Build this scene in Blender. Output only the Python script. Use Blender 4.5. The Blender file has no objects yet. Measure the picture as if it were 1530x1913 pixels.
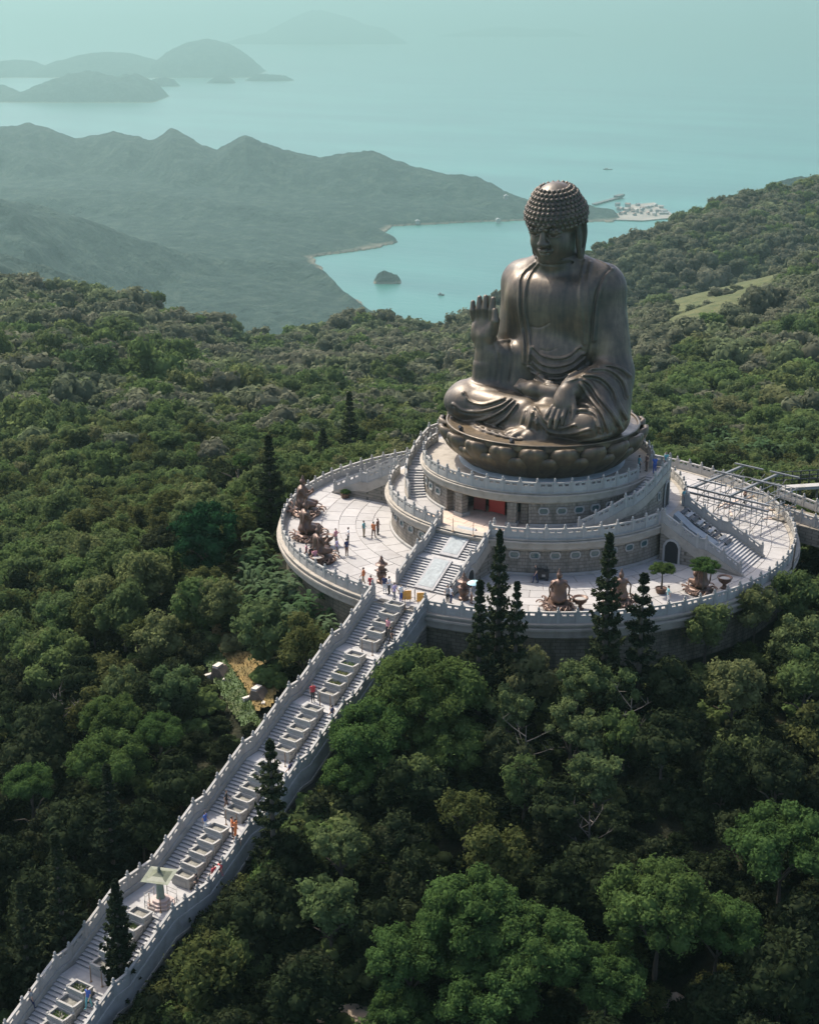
import bpy, math, random
import numpy as np
from mathutils import Matrix, Vector

R = math.radians
rng = random.Random(11)
nrs = np.random.RandomState(5)

# ------------------------------------------------------------------ camera, sky, sun, exposure
# world axes: origin on the altar's axis at plaza level, main stairs run along -Y, Z up, metres
TH = 0.5640                                   # the photographer's bearing, turned from the stair axis
CT, ST = math.cos(TH), math.sin(TH)


def cw(u, v, z=0.0):
    """u metres to the right of and v metres beyond the altar as the photographer stands -> world"""
    return (u * CT - v * ST, u * ST + v * CT, z)


scene = bpy.context.scene
cam_data = bpy.data.cameras.new('camera')
cam = bpy.data.objects.new('camera', cam_data)
scene.collection.objects.link(cam)
scene.camera = cam
cam.location = cw(-12.84, -142.07, 50.37)
cam.rotation_euler = (R(90 - 19.09), 0, TH)
cam_data.sensor_fit = 'VERTICAL'
cam_data.sensor_height = 24.0
cam_data.lens = 24.0 * 2753.0 / 1913.0
cam_data.clip_start = 1.0
cam_data.clip_end = 150000.0

SUN_EL = R(52)
su, sv = -0.66, 0.75                          # the sun stands behind the altar, to the left
_s = cw(su, sv)
SUN_AZ = math.atan2(_s[1], _s[0])
sun_dir = Vector((math.cos(SUN_AZ) * math.cos(SUN_EL), math.sin(SUN_AZ) * math.cos(SUN_EL), math.sin(SUN_EL)))

world = bpy.data.worlds.new('World')
scene.world = world
world.use_nodes = True
nt = world.node_tree
nt.nodes.clear()
sky = nt.nodes.new('ShaderNodeTexSky')
sky.sky_type = 'NISHITA'
sky.sun_disc = False
sky.sun_elevation = SUN_EL
sky.sun_rotation = R(90) - SUN_AZ
sky.altitude = 500
sky.air_density = 0.75
sky.dust_density = 4.5
sky.ozone_density = 1.0
bg = nt.nodes.new('ShaderNodeBackground')
bg.inputs['Strength'].default_value = 0.15
wo = nt.nodes.new('ShaderNodeOutputWorld')
nt.links.new(sky.outputs[0], bg.inputs[0])
nt.links.new(bg.outputs[0], wo.inputs[0])

sl = bpy.data.lights.new('sun', 'SUN')
sl.energy = 2.7
sl.angle = R(0.55)
sl.color = (1.0, 0.93, 0.83)
sun = bpy.data.objects.new('sun', sl)
scene.collection.objects.link(sun)
sun.rotation_euler = (-sun_dir).to_track_quat('-Z', 'Y').to_euler()

scene.view_settings.view_transform = 'Standard'
scene.view_settings.look = 'None'
scene.view_settings.exposure = 1.15
scene.view_settings.gamma = 1.0
scene.view_settings.use_curve_mapping = False
cy = scene.cycles
cy.use_denoising = True
cy.max_bounces = 8
cy.diffuse_bounces = 3
cy.glossy_bounces = 3
cy.transmission_bounces = 3
cy.volume_bounces = 2
cy.transparent_max_bounces = 6
cy.sample_clamp_indirect = 6.0

HAZE = 1.35e-4

# ------------------------------------------------------------------ helpers
COL = scene.collection


def link(o, parent=None):
    COL.objects.link(o)
    if parent is not None:
        o.parent = parent
    return o


def tag(o, label=None, cat=None, group=None, kind=None):
    if label: o['label'] = label
    if cat: o['category'] = cat
    if group: o['group'] = group
    if kind: o['kind'] = kind
    return o


def thing(name, label, cat, loc=(0, 0, 0), rz=0.0, group=None, scale=1.0):
    o = bpy.data.objects.new(name, None)
    o.empty_display_size = 0.5
    COL.objects.link(o)
    o.location = loc
    o.rotation_euler = (0, 0, rz)
    if scale != 1.0: o.scale = (scale,) * 3
    return tag(o, label, cat, group)


def mesh_np(name, V, F, mat=None, smooth=False):
    """mesh from numpy verts and same-sized faces (fast path)"""
    V = np.asarray(V, np.float32); F = np.asarray(F, np.int32)
    me = bpy.data.meshes.new(name)
    me.vertices.add(len(V)); me.vertices.foreach_set('co', V.ravel())
    k = F.shape[1]
    me.loops.add(F.size); me.loops.foreach_set('vertex_index', F.ravel())
    me.polygons.add(len(F))
    me.polygons.foreach_set('loop_start', np.arange(0, F.size, k, dtype=np.int32))
    me.polygons.foreach_set('loop_total', np.full(len(F), k, np.int32))
    if smooth: me.polygons.foreach_set('use_smooth', np.ones(len(F), bool))
    me.update(calc_edges=True)
    for m in (mat if isinstance(mat, (list, tuple)) else [mat]):
        if m is not None: me.materials.append(m)
    return me


def ob(name, me, parent=None, loc=None, rz=None, rot=None, sc=None):
    o = bpy.data.objects.new(name, me)
    link(o, parent)
    if loc is not None: o.location = loc
    if rz is not None: o.rotation_euler = (0, 0, rz)
    if rot is not None: o.rotation_euler = rot
    if sc is not None: o.scale = sc if hasattr(sc, '__len__') else (sc,) * 3
    return o


class MB:
    """collects boxes, prisms, tubes and lathes of ONE part"""
    def __init__(self):
        self.v, self.f = [], []

    def add(self, V, F):
        n = len(self.v)
        self.v += [tuple(p) for p in V]
        self.f += [tuple(i + n for i in f) for f in F]
        return self

    def box(self, c, s, rz=0.0, taper=1.0, M=None):
        V = []
        for dz in (-.5, .5):
            t = taper if dz > 0 else 1.0
            for dx, dy in ((-.5, -.5), (.5, -.5), (.5, .5), (-.5, .5)):
                x, y = dx * s[0] * t, dy * s[1] * t
                x, y = x * math.cos(rz) - y * math.sin(rz), x * math.sin(rz) + y * math.cos(rz)
                p = Vector((x, y, dz * s[2]))
                if M is not None: p = M @ p
                V.append((p[0] + c[0], p[1] + c[1], p[2] + c[2]))
        return self.add(V, [(3, 2, 1, 0), (4, 5, 6, 7), (0, 1, 5, 4), (1, 2, 6, 5), (2, 3, 7, 6), (3, 0, 4, 7)])

    def tube(self, pts, rad, n=8, cap=True):
        pts = [Vector(p) for p in pts]
        if not hasattr(rad, '__len__'): rad = [rad] * len(pts)
        V, F = [], []
        up = Vector((0, 0, 1))
        for i, p in enumerate(pts):
            d = (pts[min(i + 1, len(pts) - 1)] - pts[max(i - 1, 0)])
            d = d.normalized() if d.length > 1e-9 else Vector((0, 0, 1))
            a = d.cross(up)
            if a.length < 0.05: a = d.cross(Vector((0, 1, 0)))
            a.normalize(); b = a.cross(d)
            for k in range(n):
                t = 2 * math.pi * k / n
                V.append(p + (a * math.cos(t) + b * math.sin(t)) * rad[i])
        for i in range(len(pts) - 1):
            for k in range(n):
                F.append((i * n + k, i * n + (k + 1) % n, (i + 1) * n + (k + 1) % n, (i + 1) * n + k))
        if cap:
            F.append(tuple(range(n))[::-1]); F.append(tuple((len(pts) - 1) * n + k for k in range(n)))
        return self.add(V, F)

    def lathe(self, prof, n=24, c=(0, 0, 0), cap=True, a0=0.0, a1=None):
        """prof: [(r, z)] bottom to top; a full turn, or the arc a0..a1"""
        full = a1 is None
        m = n if full else n + 1
        V, F = [], []
        for r, z in prof:
            for k in range(m):
                t = 2 * math.pi * k / n if full else a0 + (a1 - a0) * k / n
                V.append((c[0] + r * math.cos(t), c[1] + r * math.sin(t), c[2] + z))
        for i in range(len(prof) - 1):
            for k in range(n):
                k2 = (k + 1) % m
                F.append((i * m + k, i * m + k2, (i + 1) * m + k2, (i + 1) * m + k))
        if cap and full:
            F.append(tuple(range(m))[::-1]); F.append(tuple((len(prof) - 1) * m + k for k in range(m)))
        return self.add(V, F)

    def ring(self, r0, r1, z0, z1, a0, a1, n=24):
        """solid arc block between two radii; angles in radians from +X"""
        V, F = [], []
        for k in range(n + 1):
            t = a0 + (a1 - a0) * k / n
            c, s = math.cos(t), math.sin(t)
            V += [(r0 * c, r0 * s, z0), (r1 * c, r1 * s, z0), (r1 * c, r1 * s, z1), (r0 * c, r0 * s, z1)]
        for k in range(n):
            a, b = 4 * k, 4 * k + 4
            for i in range(4):
                j = (i + 1) % 4
                F.append((a + j, a + i, b + i, b + j))
        F.append((0, 1, 2, 3)); F.append((4 * n + 3, 4 * n + 2, 4 * n + 1, 4 * n))
        return self.add(V, F)

    def prism(self, poly, axis, lo, hi):
        """polygon in the plane normal to axis ('x','y','z'), extruded lo..hi"""
        def p3(a, b, h):
            return {'x': (h, a, b), 'y': (a, h, b), 'z': (a, b, h)}[axis]
        n = len(poly)
        V = [p3(a, b, lo) for a, b in poly] + [p3(a, b, hi) for a, b in poly]
        F = [tuple(range(n))[::-1], tuple(range(n, 2 * n))]
        F += [(i, (i + 1) % n, n + (i + 1) % n, n + i) for i in range(n)]
        return self.add(V, F)

    def mesh(self, name, mat=None, smooth=False):
        me = bpy.data.meshes.new(name)
        me.from_pydata(self.v, [], self.f)
        import bmesh
        bm = bmesh.new(); bm.from_mesh(me)
        bmesh.ops.recalc_face_normals(bm, faces=bm.faces)
        bm.to_mesh(me); bm.free()
        if smooth:
            me.polygons.foreach_set('use_smooth', [True] * len(me.polygons))
        for m in (mat if isinstance(mat, (list, tuple)) else [mat]):
            if m is not None: me.materials.append(m)
        return me

    def obj(self, name, mat, parent=None, loc=None, rz=None, smooth=False):
        return ob(name, self.mesh(name, mat, smooth), parent, loc, rz)


def copy_tree(o, parent=None):
    c = o.copy(); COL.objects.link(c); c.parent = parent
    for ch in list(o.children): copy_tree(ch, c)
    return c


# ------------------------------------------------------------------ numpy noise
def _hash(ix, iy, iz, seed):
    h = (ix.astype(np.int64) * 374761393 + iy.astype(np.int64) * 668265263 + iz.astype(np.int64) * 2147483647 + seed * 1274126177) & 0x7fffffff
    h = ((h ^ (h >> 13)) * 1274126177) & 0x7fffffff
    return ((h ^ (h >> 16)) & 0xffff) / 65535.0


def vnoise(x, y, seed=0):
    ix, iy = np.floor(x), np.floor(y)
    fx, fy = x - ix, y - iy
    fx = fx * fx * (3 - 2 * fx); fy = fy * fy * (3 - 2 * fy)
    z = np.zeros_like(ix)
    a, b = _hash(ix, iy, z, seed), _hash(ix + 1, iy, z, seed)
    c, d = _hash(ix, iy + 1, z, seed), _hash(ix + 1, iy + 1, z, seed)
    return (a + (b - a) * fx) * (1 - fy) + (c + (d - c) * fx) * fy


def fbm(x, y, oct=4, seed=0, ridged=False):
    s, a, t = 0.0, 1.0, 0.0
    for i in range(oct):
        n = vnoise(x * 2 ** i + 13.7 * i, y * 2 ** i - 7.1 * i, seed + i)
        if ridged: n = 1 - np.abs(2 * n - 1)
        s = s + a * n; t += a; a *= 0.5
    return s / t


# ------------------------------------------------------------------ materials
def mat(name, col, rough=0.7, metal=0.0, var=0.0, vscale=1.0, bump=0.0, bscale=8.0, dark=None, dscale=0.6, damt=0.0, spec=0.5, coords='Object', rand=0.0):
    """colour with grain (var), stains of a second colour (dark), fine relief (bump), object to object change (rand)"""
    m = bpy.data.materials.new(name); m.use_nodes = True
    n, l = m.node_tree.nodes, m.node_tree.links
    b = n['Principled BSDF']
    b.inputs['Roughness'].default_value = rough
    b.inputs['Metallic'].default_value = metal
    b.inputs['Specular IOR Level'].default_value = spec
    b.inputs['Base Color'].default_value = (*col, 1)
    tc = n.new('ShaderNodeTexCoord')
    cur = None
    if var > 0:
        no = n.new('ShaderNodeTexNoise'); no.inputs['Scale'].default_value = vscale; no.inputs['Detail'].default_value = 6
        l.new(tc.outputs[coords], no.inputs['Vector'])
        r = n.new('ShaderNodeMapRange'); r.inputs[1].default_value = .3; r.inputs[2].default_value = .7
        r.inputs[3].default_value = 1 - var; r.inputs[4].default_value = 1 + var
        l.new(no.outputs['Fac'], r.inputs[0])
        mx = n.new('ShaderNodeVectorMath'); mx.operation = 'SCALE'; mx.inputs[0].default_value = col
        l.new(r.outputs[0], mx.inputs['Scale'])
        cur = mx.outputs[0]
    if dark is not None:
        no = n.new('ShaderNodeTexNoise'); no.inputs['Scale'].default_value = dscale; no.inputs['Detail'].default_value = 5; no.inputs['Roughness'].default_value = .65
        l.new(tc.outputs[coords], no.inputs['Vector'])
        r = n.new('ShaderNodeMapRange'); r.inputs[1].default_value = .5; r.inputs[2].default_value = .72; r.inputs[3].default_value = 0; r.inputs[4].default_value = damt
        l.new(no.outputs['Fac'], r.inputs[0])
        mx = n.new('ShaderNodeMix'); mx.data_type = 'RGBA'
        l.new(r.outputs[0], mx.inputs['Factor'])
        if cur is not None: l.new(cur, mx.inputs['A'])
        else: mx.inputs['A'].default_value = (*col, 1)
        mx.inputs['B'].default_value = (*dark, 1)
        cur = mx.outputs['Result']
    if rand > 0:
        oi = n.new('ShaderNodeObjectInfo')
        r = n.new('ShaderNodeMapRange'); r.inputs[3].default_value = 1 - rand; r.inputs[4].default_value = 1 + rand
        l.new(oi.outputs['Random'], r.inputs[0])
        mx = n.new('ShaderNodeVectorMath'); mx.operation = 'SCALE'
        if cur is not None: l.new(cur, mx.inputs[0])
        else: mx.inputs[0].default_value = col
        l.new(r.outputs[0], mx.inputs['Scale']); cur = mx.outputs[0]
    if cur is not None: l.new(cur, b.inputs['Base Color'])
    if bump > 0:
        no = n.new('ShaderNodeTexNoise'); no.inputs['Scale'].default_value = bscale; no.inputs['Detail'].default_value = 4
        l.new(tc.outputs[coords], no.inputs['Vector'])
        bp = n.new('ShaderNodeBump'); bp.inputs['Strength'].default_value = bump; bp.inputs['Distance'].default_value = .05
        l.new(no.outputs['Fac'], bp.inputs['Height']); l.new(bp.outputs[0], b.inputs['Normal'])
    return m


M_stone = mat('pale_stone', (.305, .292, .262), .8, var=.10, vscale=1.5, dark=(.15, .14, .11), dscale=.7, damt=.6, bump=.3, bscale=10, rand=.10)
M_cream = mat('cream_stone', (.31, .275, .222), .8, var=.10, vscale=1.2, dark=(.13, .115, .085), dscale=.9, damt=.6, bump=.2, bscale=9)
M_step = mat('step_stone', (.345, .334, .316), .8, var=.08, vscale=2.0, dark=(.20, .185, .16), dscale=.8, damt=.5, rand=.08)
M_paving = mat('paving_stone', (.318, .302, .28), .85, var=.06, vscale=1.5, dark=(.20, .18, .155), dscale=.5, damt=.45, rand=.12)
M_joint = mat('paving_joint', (.33, .30, .27), .9, var=.1, vscale=2)
M_tan = mat('tan_floor', (.50, .38, .29), .8, var=.1, vscale=1.0, dark=(.3, .22, .17), dscale=.8, damt=.4)
M_grey = mat('grey_slate_floor', (.30, .30, .29), .8, var=.12, vscale=1.0)
M_dark = mat('opening_shade', (.018, .018, .018), .9)  # near-black: interior shade put into the colour of doorways and hall back
M_glass = mat('window_glass', (.05, .09, .09), .15, spec=.6)
M_red = mat('red_lacquer', (.42, .045, .03), .45, var=.15, vscale=.8)
def bronze(name, c_hi, c_mid, c_lo, rough, metal):
    """weathered bronze: rubbed and darkened patches, rain streaks running down, faint casting seams"""
    m = bpy.data.materials.new(name); m.use_nodes = True
    n, l = m.node_tree.nodes, m.node_tree.links
    b = n['Principled BSDF']; b.inputs['Metallic'].default_value = metal; b.inputs['Specular IOR Level'].default_value = .55
    tc = n.new('ShaderNodeTexCoord')
    n1 = n.new('ShaderNodeTexNoise'); n1.inputs['Scale'].default_value = .33; n1.inputs['Detail'].default_value = 7; n1.inputs['Roughness'].default_value = .62
    l.new(tc.outputs['Object'], n1.inputs['Vector'])
    mp = n.new('ShaderNodeMapping'); mp.inputs['Scale'].default_value = (2.4, 2.4, .16)
    l.new(tc.outputs['Object'], mp.inputs['Vector'])
    n2 = n.new('ShaderNodeTexNoise'); n2.inputs['Scale'].default_value = 1.0; n2.inputs['Detail'].default_value = 5
    l.new(mp.outputs[0], n2.inputs['Vector'])
    ad = n.new('ShaderNodeMath'); ad.operation = 'MULTIPLY_ADD'; ad.inputs[1].default_value = .34
    l.new(n2.outputs['Fac'], ad.inputs[0])
    hf = n.new('ShaderNodeMath'); hf.operation = 'MULTIPLY'; hf.inputs[1].default_value = .72
    l.new(n1.outputs['Fac'], hf.inputs[0]); l.new(hf.outputs[0], ad.inputs[2])
    r = n.new('ShaderNodeValToRGB'); e = r.color_ramp.elements
    e[0].position = .38; e[0].color = (*c_lo, 1); e[1].position = .68; e[1].color = (*c_hi, 1)
    k = e.new(.52); k.color = (*c_mid, 1)
    l.new(ad.outputs[0], r.inputs['Fac']); l.new(r.outputs[0], b.inputs['Base Color'])
    mr = n.new('ShaderNodeMapRange'); mr.inputs[1].default_value = .35; mr.inputs[2].default_value = .7; mr.inputs[3].default_value = rough + .12; mr.inputs[4].default_value = rough - .08
    l.new(ad.outputs[0], mr.inputs[0]); l.new(mr.outputs[0], b.inputs['Roughness'])
    br = n.new('ShaderNodeTexBrick'); br.inputs['Scale'].default_value = 1.0; br.inputs['Mortar Size'].default_value = .012; br.inputs['Brick Width'].default_value = 2.6; br.inputs['Row Height'].default_value = 1.9
    mp2 = n.new('ShaderNodeMapping'); mp2.inputs['Rotation'].default_value = (R(90), 0, 0)
    l.new(tc.outputs['Object'], mp2.inputs['Vector']); l.new(mp2.outputs[0], br.inputs['Vector'])
    n3 = n.new('ShaderNodeTexNoise'); n3.inputs['Scale'].default_value = 2.2; n3.inputs['Detail'].default_value = 5
    l.new(tc.outputs['Object'], n3.inputs['Vector'])
    sb = n.new('ShaderNodeMath'); sb.operation = 'MULTIPLY_ADD'; sb.inputs[1].default_value = -.5
    l.new(br.outputs['Fac'], sb.inputs[0]); l.new(n3.outputs['Fac'], sb.inputs[2])
    bp = n.new('ShaderNodeBump'); bp.inputs['Strength'].default_value = .22; bp.inputs['Distance'].default_value = .06
    l.new(sb.outputs[0], bp.inputs['Height']); l.new(bp.outputs[0], b.inputs['Normal'])
    return m


def wall_mat(name, c1, c2, mortar, stain):
    """coursed rough granite round a drum: blocks too small to pick apart, moss and rain stains"""
    m = bpy.data.materials.new(name); m.use_nodes = True
    n, l = m.node_tree.nodes, m.node_tree.links
    b = n['Principled BSDF']; b.inputs['Roughness'].default_value = .92; b.inputs['Specular IOR Level'].default_value = .2
    g = n.new('ShaderNodeNewGeometry'); sx = n.new('ShaderNodeSeparateXYZ'); l.new(g.outputs['Position'], sx.inputs[0])
    at = n.new('ShaderNodeMath'); at.operation = 'ARCTAN2'; l.new(sx.outputs['Y'], at.inputs[0]); l.new(sx.outputs['X'], at.inputs[1])
    mu = n.new('ShaderNodeMath'); mu.operation = 'MULTIPLY'; mu.inputs[1].default_value = 18.0; l.new(at.outputs[0], mu.inputs[0])
    cx = n.new('ShaderNodeCombineXYZ'); l.new(mu.outputs[0], cx.inputs['X']); l.new(sx.outputs['Z'], cx.inputs['Y'])
    br = n.new('ShaderNodeTexBrick'); br.inputs['Scale'].default_value = 1.0; br.inputs['Brick Width'].default_value = .62; br.inputs['Row Height'].default_value = .33
    br.inputs['Mortar Size'].default_value = .022; br.inputs['Bias'].default_value = 0; br.offset = .5
    br.inputs['Color1'].default_value = (*c1, 1); br.inputs['Color2'].default_value = (*c2, 1); br.inputs['Mortar'].default_value = (*mortar, 1)
    l.new(cx.outputs[0], br.inputs['Vector'])
    no = n.new('ShaderNodeTexNoise'); no.inputs['Scale'].default_value = 1.0; no.inputs['Detail'].default_value = 6; no.inputs['Roughness'].default_value = .65
    mp = n.new('ShaderNodeMapping'); mp.inputs['Scale'].default_value = (1.1, .28, 1); l.new(cx.outputs[0], mp.inputs['Vector']); l.new(mp.outputs[0], no.inputs['Vector'])
    mr = n.new('ShaderNodeMapRange'); mr.inputs[1].default_value = .46; mr.inputs[2].default_value = .66; mr.inputs[4].default_value = .8; l.new(no.outputs['Fac'], mr.inputs[0])
    mx = n.new('ShaderNodeMix'); mx.data_type = 'RGBA'; l.new(mr.outputs[0], mx.inputs['Factor']); l.new(br.outputs['Color'], mx.inputs['A']); mx.inputs['B'].default_value = (*stain, 1)
    l.new(mx.outputs['Result'], b.inputs['Base Color'])
    n2 = n.new('ShaderNodeTexNoise'); n2.inputs['Scale'].default_value = 6; n2.inputs['Detail'].default_value = 4; l.new(g.outputs['Position'], n2.inputs['Vector'])
    sb = n.new('ShaderNodeMath'); sb.operation = 'SUBTRACT'; l.new(n2.outputs['Fac'], sb.inputs[0]); l.new(br.outputs['Fac'], sb.inputs[1])
    bp = n.new('ShaderNodeBump'); bp.inputs['Strength'].default_value = .6; bp.inputs['Distance'].default_value = .05; l.new(sb.outputs[0], bp.inputs['Height']); l.new(bp.outputs[0], b.inputs['Normal'])
    return m


M_wall = wall_mat('rough_granite', (.20, .175, .14), (.27, .235, .19), (.10, .09, .07), (.09, .085, .065))
M_drum = wall_mat('mossy_shade_granite', (.16, .14, .10), (.22, .185, .13), (.07, .065, .045), (.05, .055, .035))  # coloured darker than the other granite to hold the drum wall's shade
M_bronze = bronze('statue_bronze', (.158, .116, .070), (.084, .062, .040), (.040, .034, .026), .46, .3)
M_gold = bronze('lotus_bronze', (.18, .128, .070), (.098, .072, .044), (.044, .037, .029), .44, .35)
M_copper = mat('offering_bronze', (.115, .066, .044), .48, metal=.35, var=.25, vscale=1.5, dark=(.06, .04, .03), dscale=1.2, damt=.6)
M_copperlite = mat('rubbed_bronze', (.22, .14, .10), .45, metal=.3, var=.3, vscale=2.5)
M_teal = mat('teal_tinted_drum', (.40, .44, .42), .5, var=.2, vscale=.8)  # faint teal tint: light reflected off the glass rail put into the colour
M_carved = mat('carved_ramp', (.26, .285, .275), .7, var=.18, vscale=3.0, bump=1.0, bscale=3)
M_wood = mat('weathered_wood', (.20, .13, .08), .8, var=.3, vscale=3)
M_orange = mat('orange_board', (.62, .30, .05), .5, var=.12, vscale=4)
M_steel = mat('galvanised_tube', (.24, .24, .23), .45, metal=.5, var=.15, vscale=3)
M_black = mat('black_plastic', (.02, .02, .022), .5)
M_soil = mat('planter_soil', (.17, .16, .13), .95, var=.4, vscale=6)
# ------------------------------------------------------------------ sculpting: signed distance fields to one skin (surface nets)
class Clay:
    def __init__(self, lo, hi, h):
        self.lo = np.array(lo, np.float32); self.h = h
        self.n = np.ceil((np.array(hi) - lo) / h).astype(int) + 1
        self.F = np.full(self.n, 1.0, np.float32)
        self.ax = [self.lo[i] + h * np.arange(self.n[i], dtype=np.float32) for i in range(3)]

    def win(self, lo, hi):
        a = np.clip(np.floor((np.array(lo) - self.lo) / self.h).astype(int), 0, self.n)
        b = np.clip(np.ceil((np.array(hi) - self.lo) / self.h).astype(int) + 1, 0, self.n)
        sl = tuple(slice(a[i], b[i]) for i in range(3))
        X = self.ax[0][sl[0]][:, None, None]; Y = self.ax[1][sl[1]][None, :, None]; Z = self.ax[2][sl[2]][None, None, :]
        return sl, X, Y, Z

    def mix(self, sl, d, k, op):
        A = self.F[sl]
        if A.size == 0: return
        if op == '+':
            if k > 0:
                h = np.clip(k - np.abs(A - d), 0, None) / k
                self.F[sl] = np.minimum(A, d) - h * h * k * .25
            else: self.F[sl] = np.minimum(A, d)
        elif op == '-':
            d = -d
            if k > 0:
                h = np.clip(k - np.abs(A - d), 0, None) / k
                self.F[sl] = np.maximum(A, d) + h * h * k * .25
            else: self.F[sl] = np.maximum(A, d)

    def ell(self, c, r, k=.3, op='+', M=None):
        """ellipsoid; M 3x3 turns its axes"""
        c = np.array(c, np.float32); r = np.array(r, np.float32)
        e = r if M is None else np.sqrt(((np.array(M) * r) ** 2).sum(1))
        pad = k + .5
        sl, X, Y, Z = self.win(c - e - pad, c + e + pad)
        x, y, z = X - c[0], Y - c[1], Z - c[2]
        if M is not None:
            M = np.array(M, np.float32)
            x, y, z = (M[0, 0] * x + M[1, 0] * y + M[2, 0] * z, M[0, 1] * x + M[1, 1] * y + M[2, 1] * z, M[0, 2] * x + M[1, 2] * y + M[2, 2] * z)
        k0 = np.sqrt((x / r[0]) ** 2 + (y / r[1]) ** 2 + (z / r[2]) ** 2)
        k1 = np.sqrt((x / r[0] ** 2) ** 2 + (y / r[1] ** 2) ** 2 + (z / r[2] ** 2) ** 2)
        self.mix(sl, k0 * (k0 - 1) / np.maximum(k1, 1e-5), k, op)

    def cone(self, p, q, r1, r2, k=.3, op='+', flat=None):
        """round-ended tapered limb"""
        p = np.array(p, np.float32); q = np.array(q, np.float32)
        m = max(r1, r2) + k + .5
        sl, X, Y, Z = self.win(np.minimum(p, q) - m, np.maximum(p, q) + m)
        d = q - p; L2 = float(d @ d) + 1e-9
        t = np.clip(((X - p[0]) * d[0] + (Y - p[1]) * d[1] + (Z - p[2]) * d[2]) / L2, 0, 1)
        D = np.sqrt((X - p[0] - t * d[0]) ** 2 + (Y - p[1] - t * d[1]) ** 2 + (Z - p[2] - t * d[2]) ** 2) - (r1 + (r2 - r1) * t)
        self.mix(sl, D, k, op)

    def path(self, pts, r, k=.15, op='+'):
        """a fold, groove or limb along a polyline, radius per point; unioned with itself first"""
        pts = np.array(pts, np.float32)
        if not hasattr(r, '__len__'): r = [r] * len(pts)
        m = max(r) + k + .35
        sl, X, Y, Z = self.win(pts.min(0) - m, pts.max(0) + m)
        D = None
        for i in range(len(pts) - 1):
            p, q = pts[i], pts[i + 1]; d = q - p; L2 = float(d @ d) + 1e-9
            t = np.clip(((X - p[0]) * d[0] + (Y - p[1]) * d[1] + (Z - p[2]) * d[2]) / L2, 0, 1)
            e = np.sqrt((X - p[0] - t * d[0]) ** 2 + (Y - p[1] - t * d[1]) ** 2 + (Z - p[2] - t * d[2]) ** 2) - (r[i] + (r[i + 1] - r[i]) * t)
            D = e if D is None else np.minimum(D, e)
        self.mix(sl, D, k, op)

    def at(self, P):
        P = np.atleast_2d(np.array(P, np.float32))
        g = (P - self.lo) / self.h
        g = np.clip(g, 0, np.array(self.n) - 1.001)
        i = g.astype(int); f = g - i
        out = 0
        for a in (0, 1):
            for b in (0, 1):
                for c in (0, 1):
                    w = (f[:, 0] if a else 1 - f[:, 0]) * (f[:, 1] if b else 1 - f[:, 1]) * (f[:, 2] if c else 1 - f[:, 2])
                    out = out + w * self.F[i[:, 0] + a, i[:, 1] + b, i[:, 2] + c]
        return out

    def drop(self, P, d, far=14.0, step=.06):
        """first skin met from each point along d"""
        P = np.atleast_2d(np.array(P, np.float32)); d = np.array(d, np.float32); d = d / np.linalg.norm(d)
        t = np.zeros(len(P)); done = np.zeros(len(P), bool)
        for _ in range(int(far / step)):
            v = self.at(P + d * t[:, None])
            done |= v < 0
            if done.all(): break
            t = np.where(done, t, t + np.clip(np.abs(v) * .8, step * .5, .5))
        return P + d * t[:, None]

    def drop_rays(self, P, D, far=45.0, step=.05):
        t = np.zeros(len(P)); done = np.zeros(len(P), bool)
        hi = self.lo + self.h * (self.n - 1)
        for _ in range(900):
            Q = P + D * t[:, None]
            inside = ((Q > self.lo) & (Q < hi)).all(1)
            v = np.where(inside, self.at(Q), .4)
            done |= v < 0
            if (done | (t > far)).all(): break
            t = np.where(done, t, t + np.clip(np.abs(v) * .8, step * .5, .4))
        out = P + D * t[:, None]
        out[~done] = np.nan
        return out

    def skin(self, relax=1):
        F = self.F; h = self.h
        n = np.array(F.shape)
        s = F < 0
        c = np.zeros(n - 1, np.int8)
        for a in (0, 1):
            for b in (0, 1):
                for e in (0, 1):
                    c += s[a:n[0] - 1 + a, b:n[1] - 1 + b, e:n[2] - 1 + e]
        act = (c > 0) & (c < 8)
        idx = np.argwhere(act)
        vid = np.full(act.shape, -1, np.int32); vid[act] = np.arange(len(idx))
        P = np.zeros((len(idx), 3)); N = np.zeros(len(idx))
        cor = [(a, b, e) for a in (0, 1) for b in (0, 1) for e in (0, 1)]
        val = {k: F[idx[:, 0] + k[0], idx[:, 1] + k[1], idx[:, 2] + k[2]] for k in cor}
        for k in cor:
            for ax_ in range(3):
                if k[ax_] == 0:
                    k2 = list(k); k2[ax_] = 1; k2 = tuple(k2)
                    va, vb = val[k], val[k2]
                    cr = (va < 0) != (vb < 0)
                    t = np.where(cr, va / np.where(cr, va - vb, 1), 0)
                    q = np.tile(np.array(k, float), (len(idx), 1)); q[:, ax_] = t
                    P += q * cr[:, None]; N += cr
        V = (idx + P / N[:, None]) * h + self.lo
        Q = []
        for ax_ in range(3):
            o1, o2 = [i for i in range(3) if i != ax_]
            sl0 = [slice(1, n[i] - 1) for i in range(3)]; sl1 = list(sl0)
            sl0[ax_] = slice(0, n[ax_] - 1); sl1[ax_] = slice(1, n[ax_])
            A, B = s[tuple(sl0)], s[tuple(sl1)]
            e = np.argwhere(A != B)
            flip = A[tuple(e.T)]
            base = e.copy(); base[:, o1] += 1; base[:, o2] += 1
            def vv(d1, d2):
                b_ = base.copy(); b_[:, o1] -= d1; b_[:, o2] -= d2
                return vid[tuple(b_.T)]
            q = np.stack([vv(0, 0), vv(1, 0), vv(1, 1), vv(0, 1)], 1)
            if ax_ == 1: flip = ~flip
            q = np.where(flip[:, None], q, q[:, ::-1])
            Q.append(q)
        Q = np.concatenate(Q)
        Q = Q[(Q >= 0).all(1)]
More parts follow.
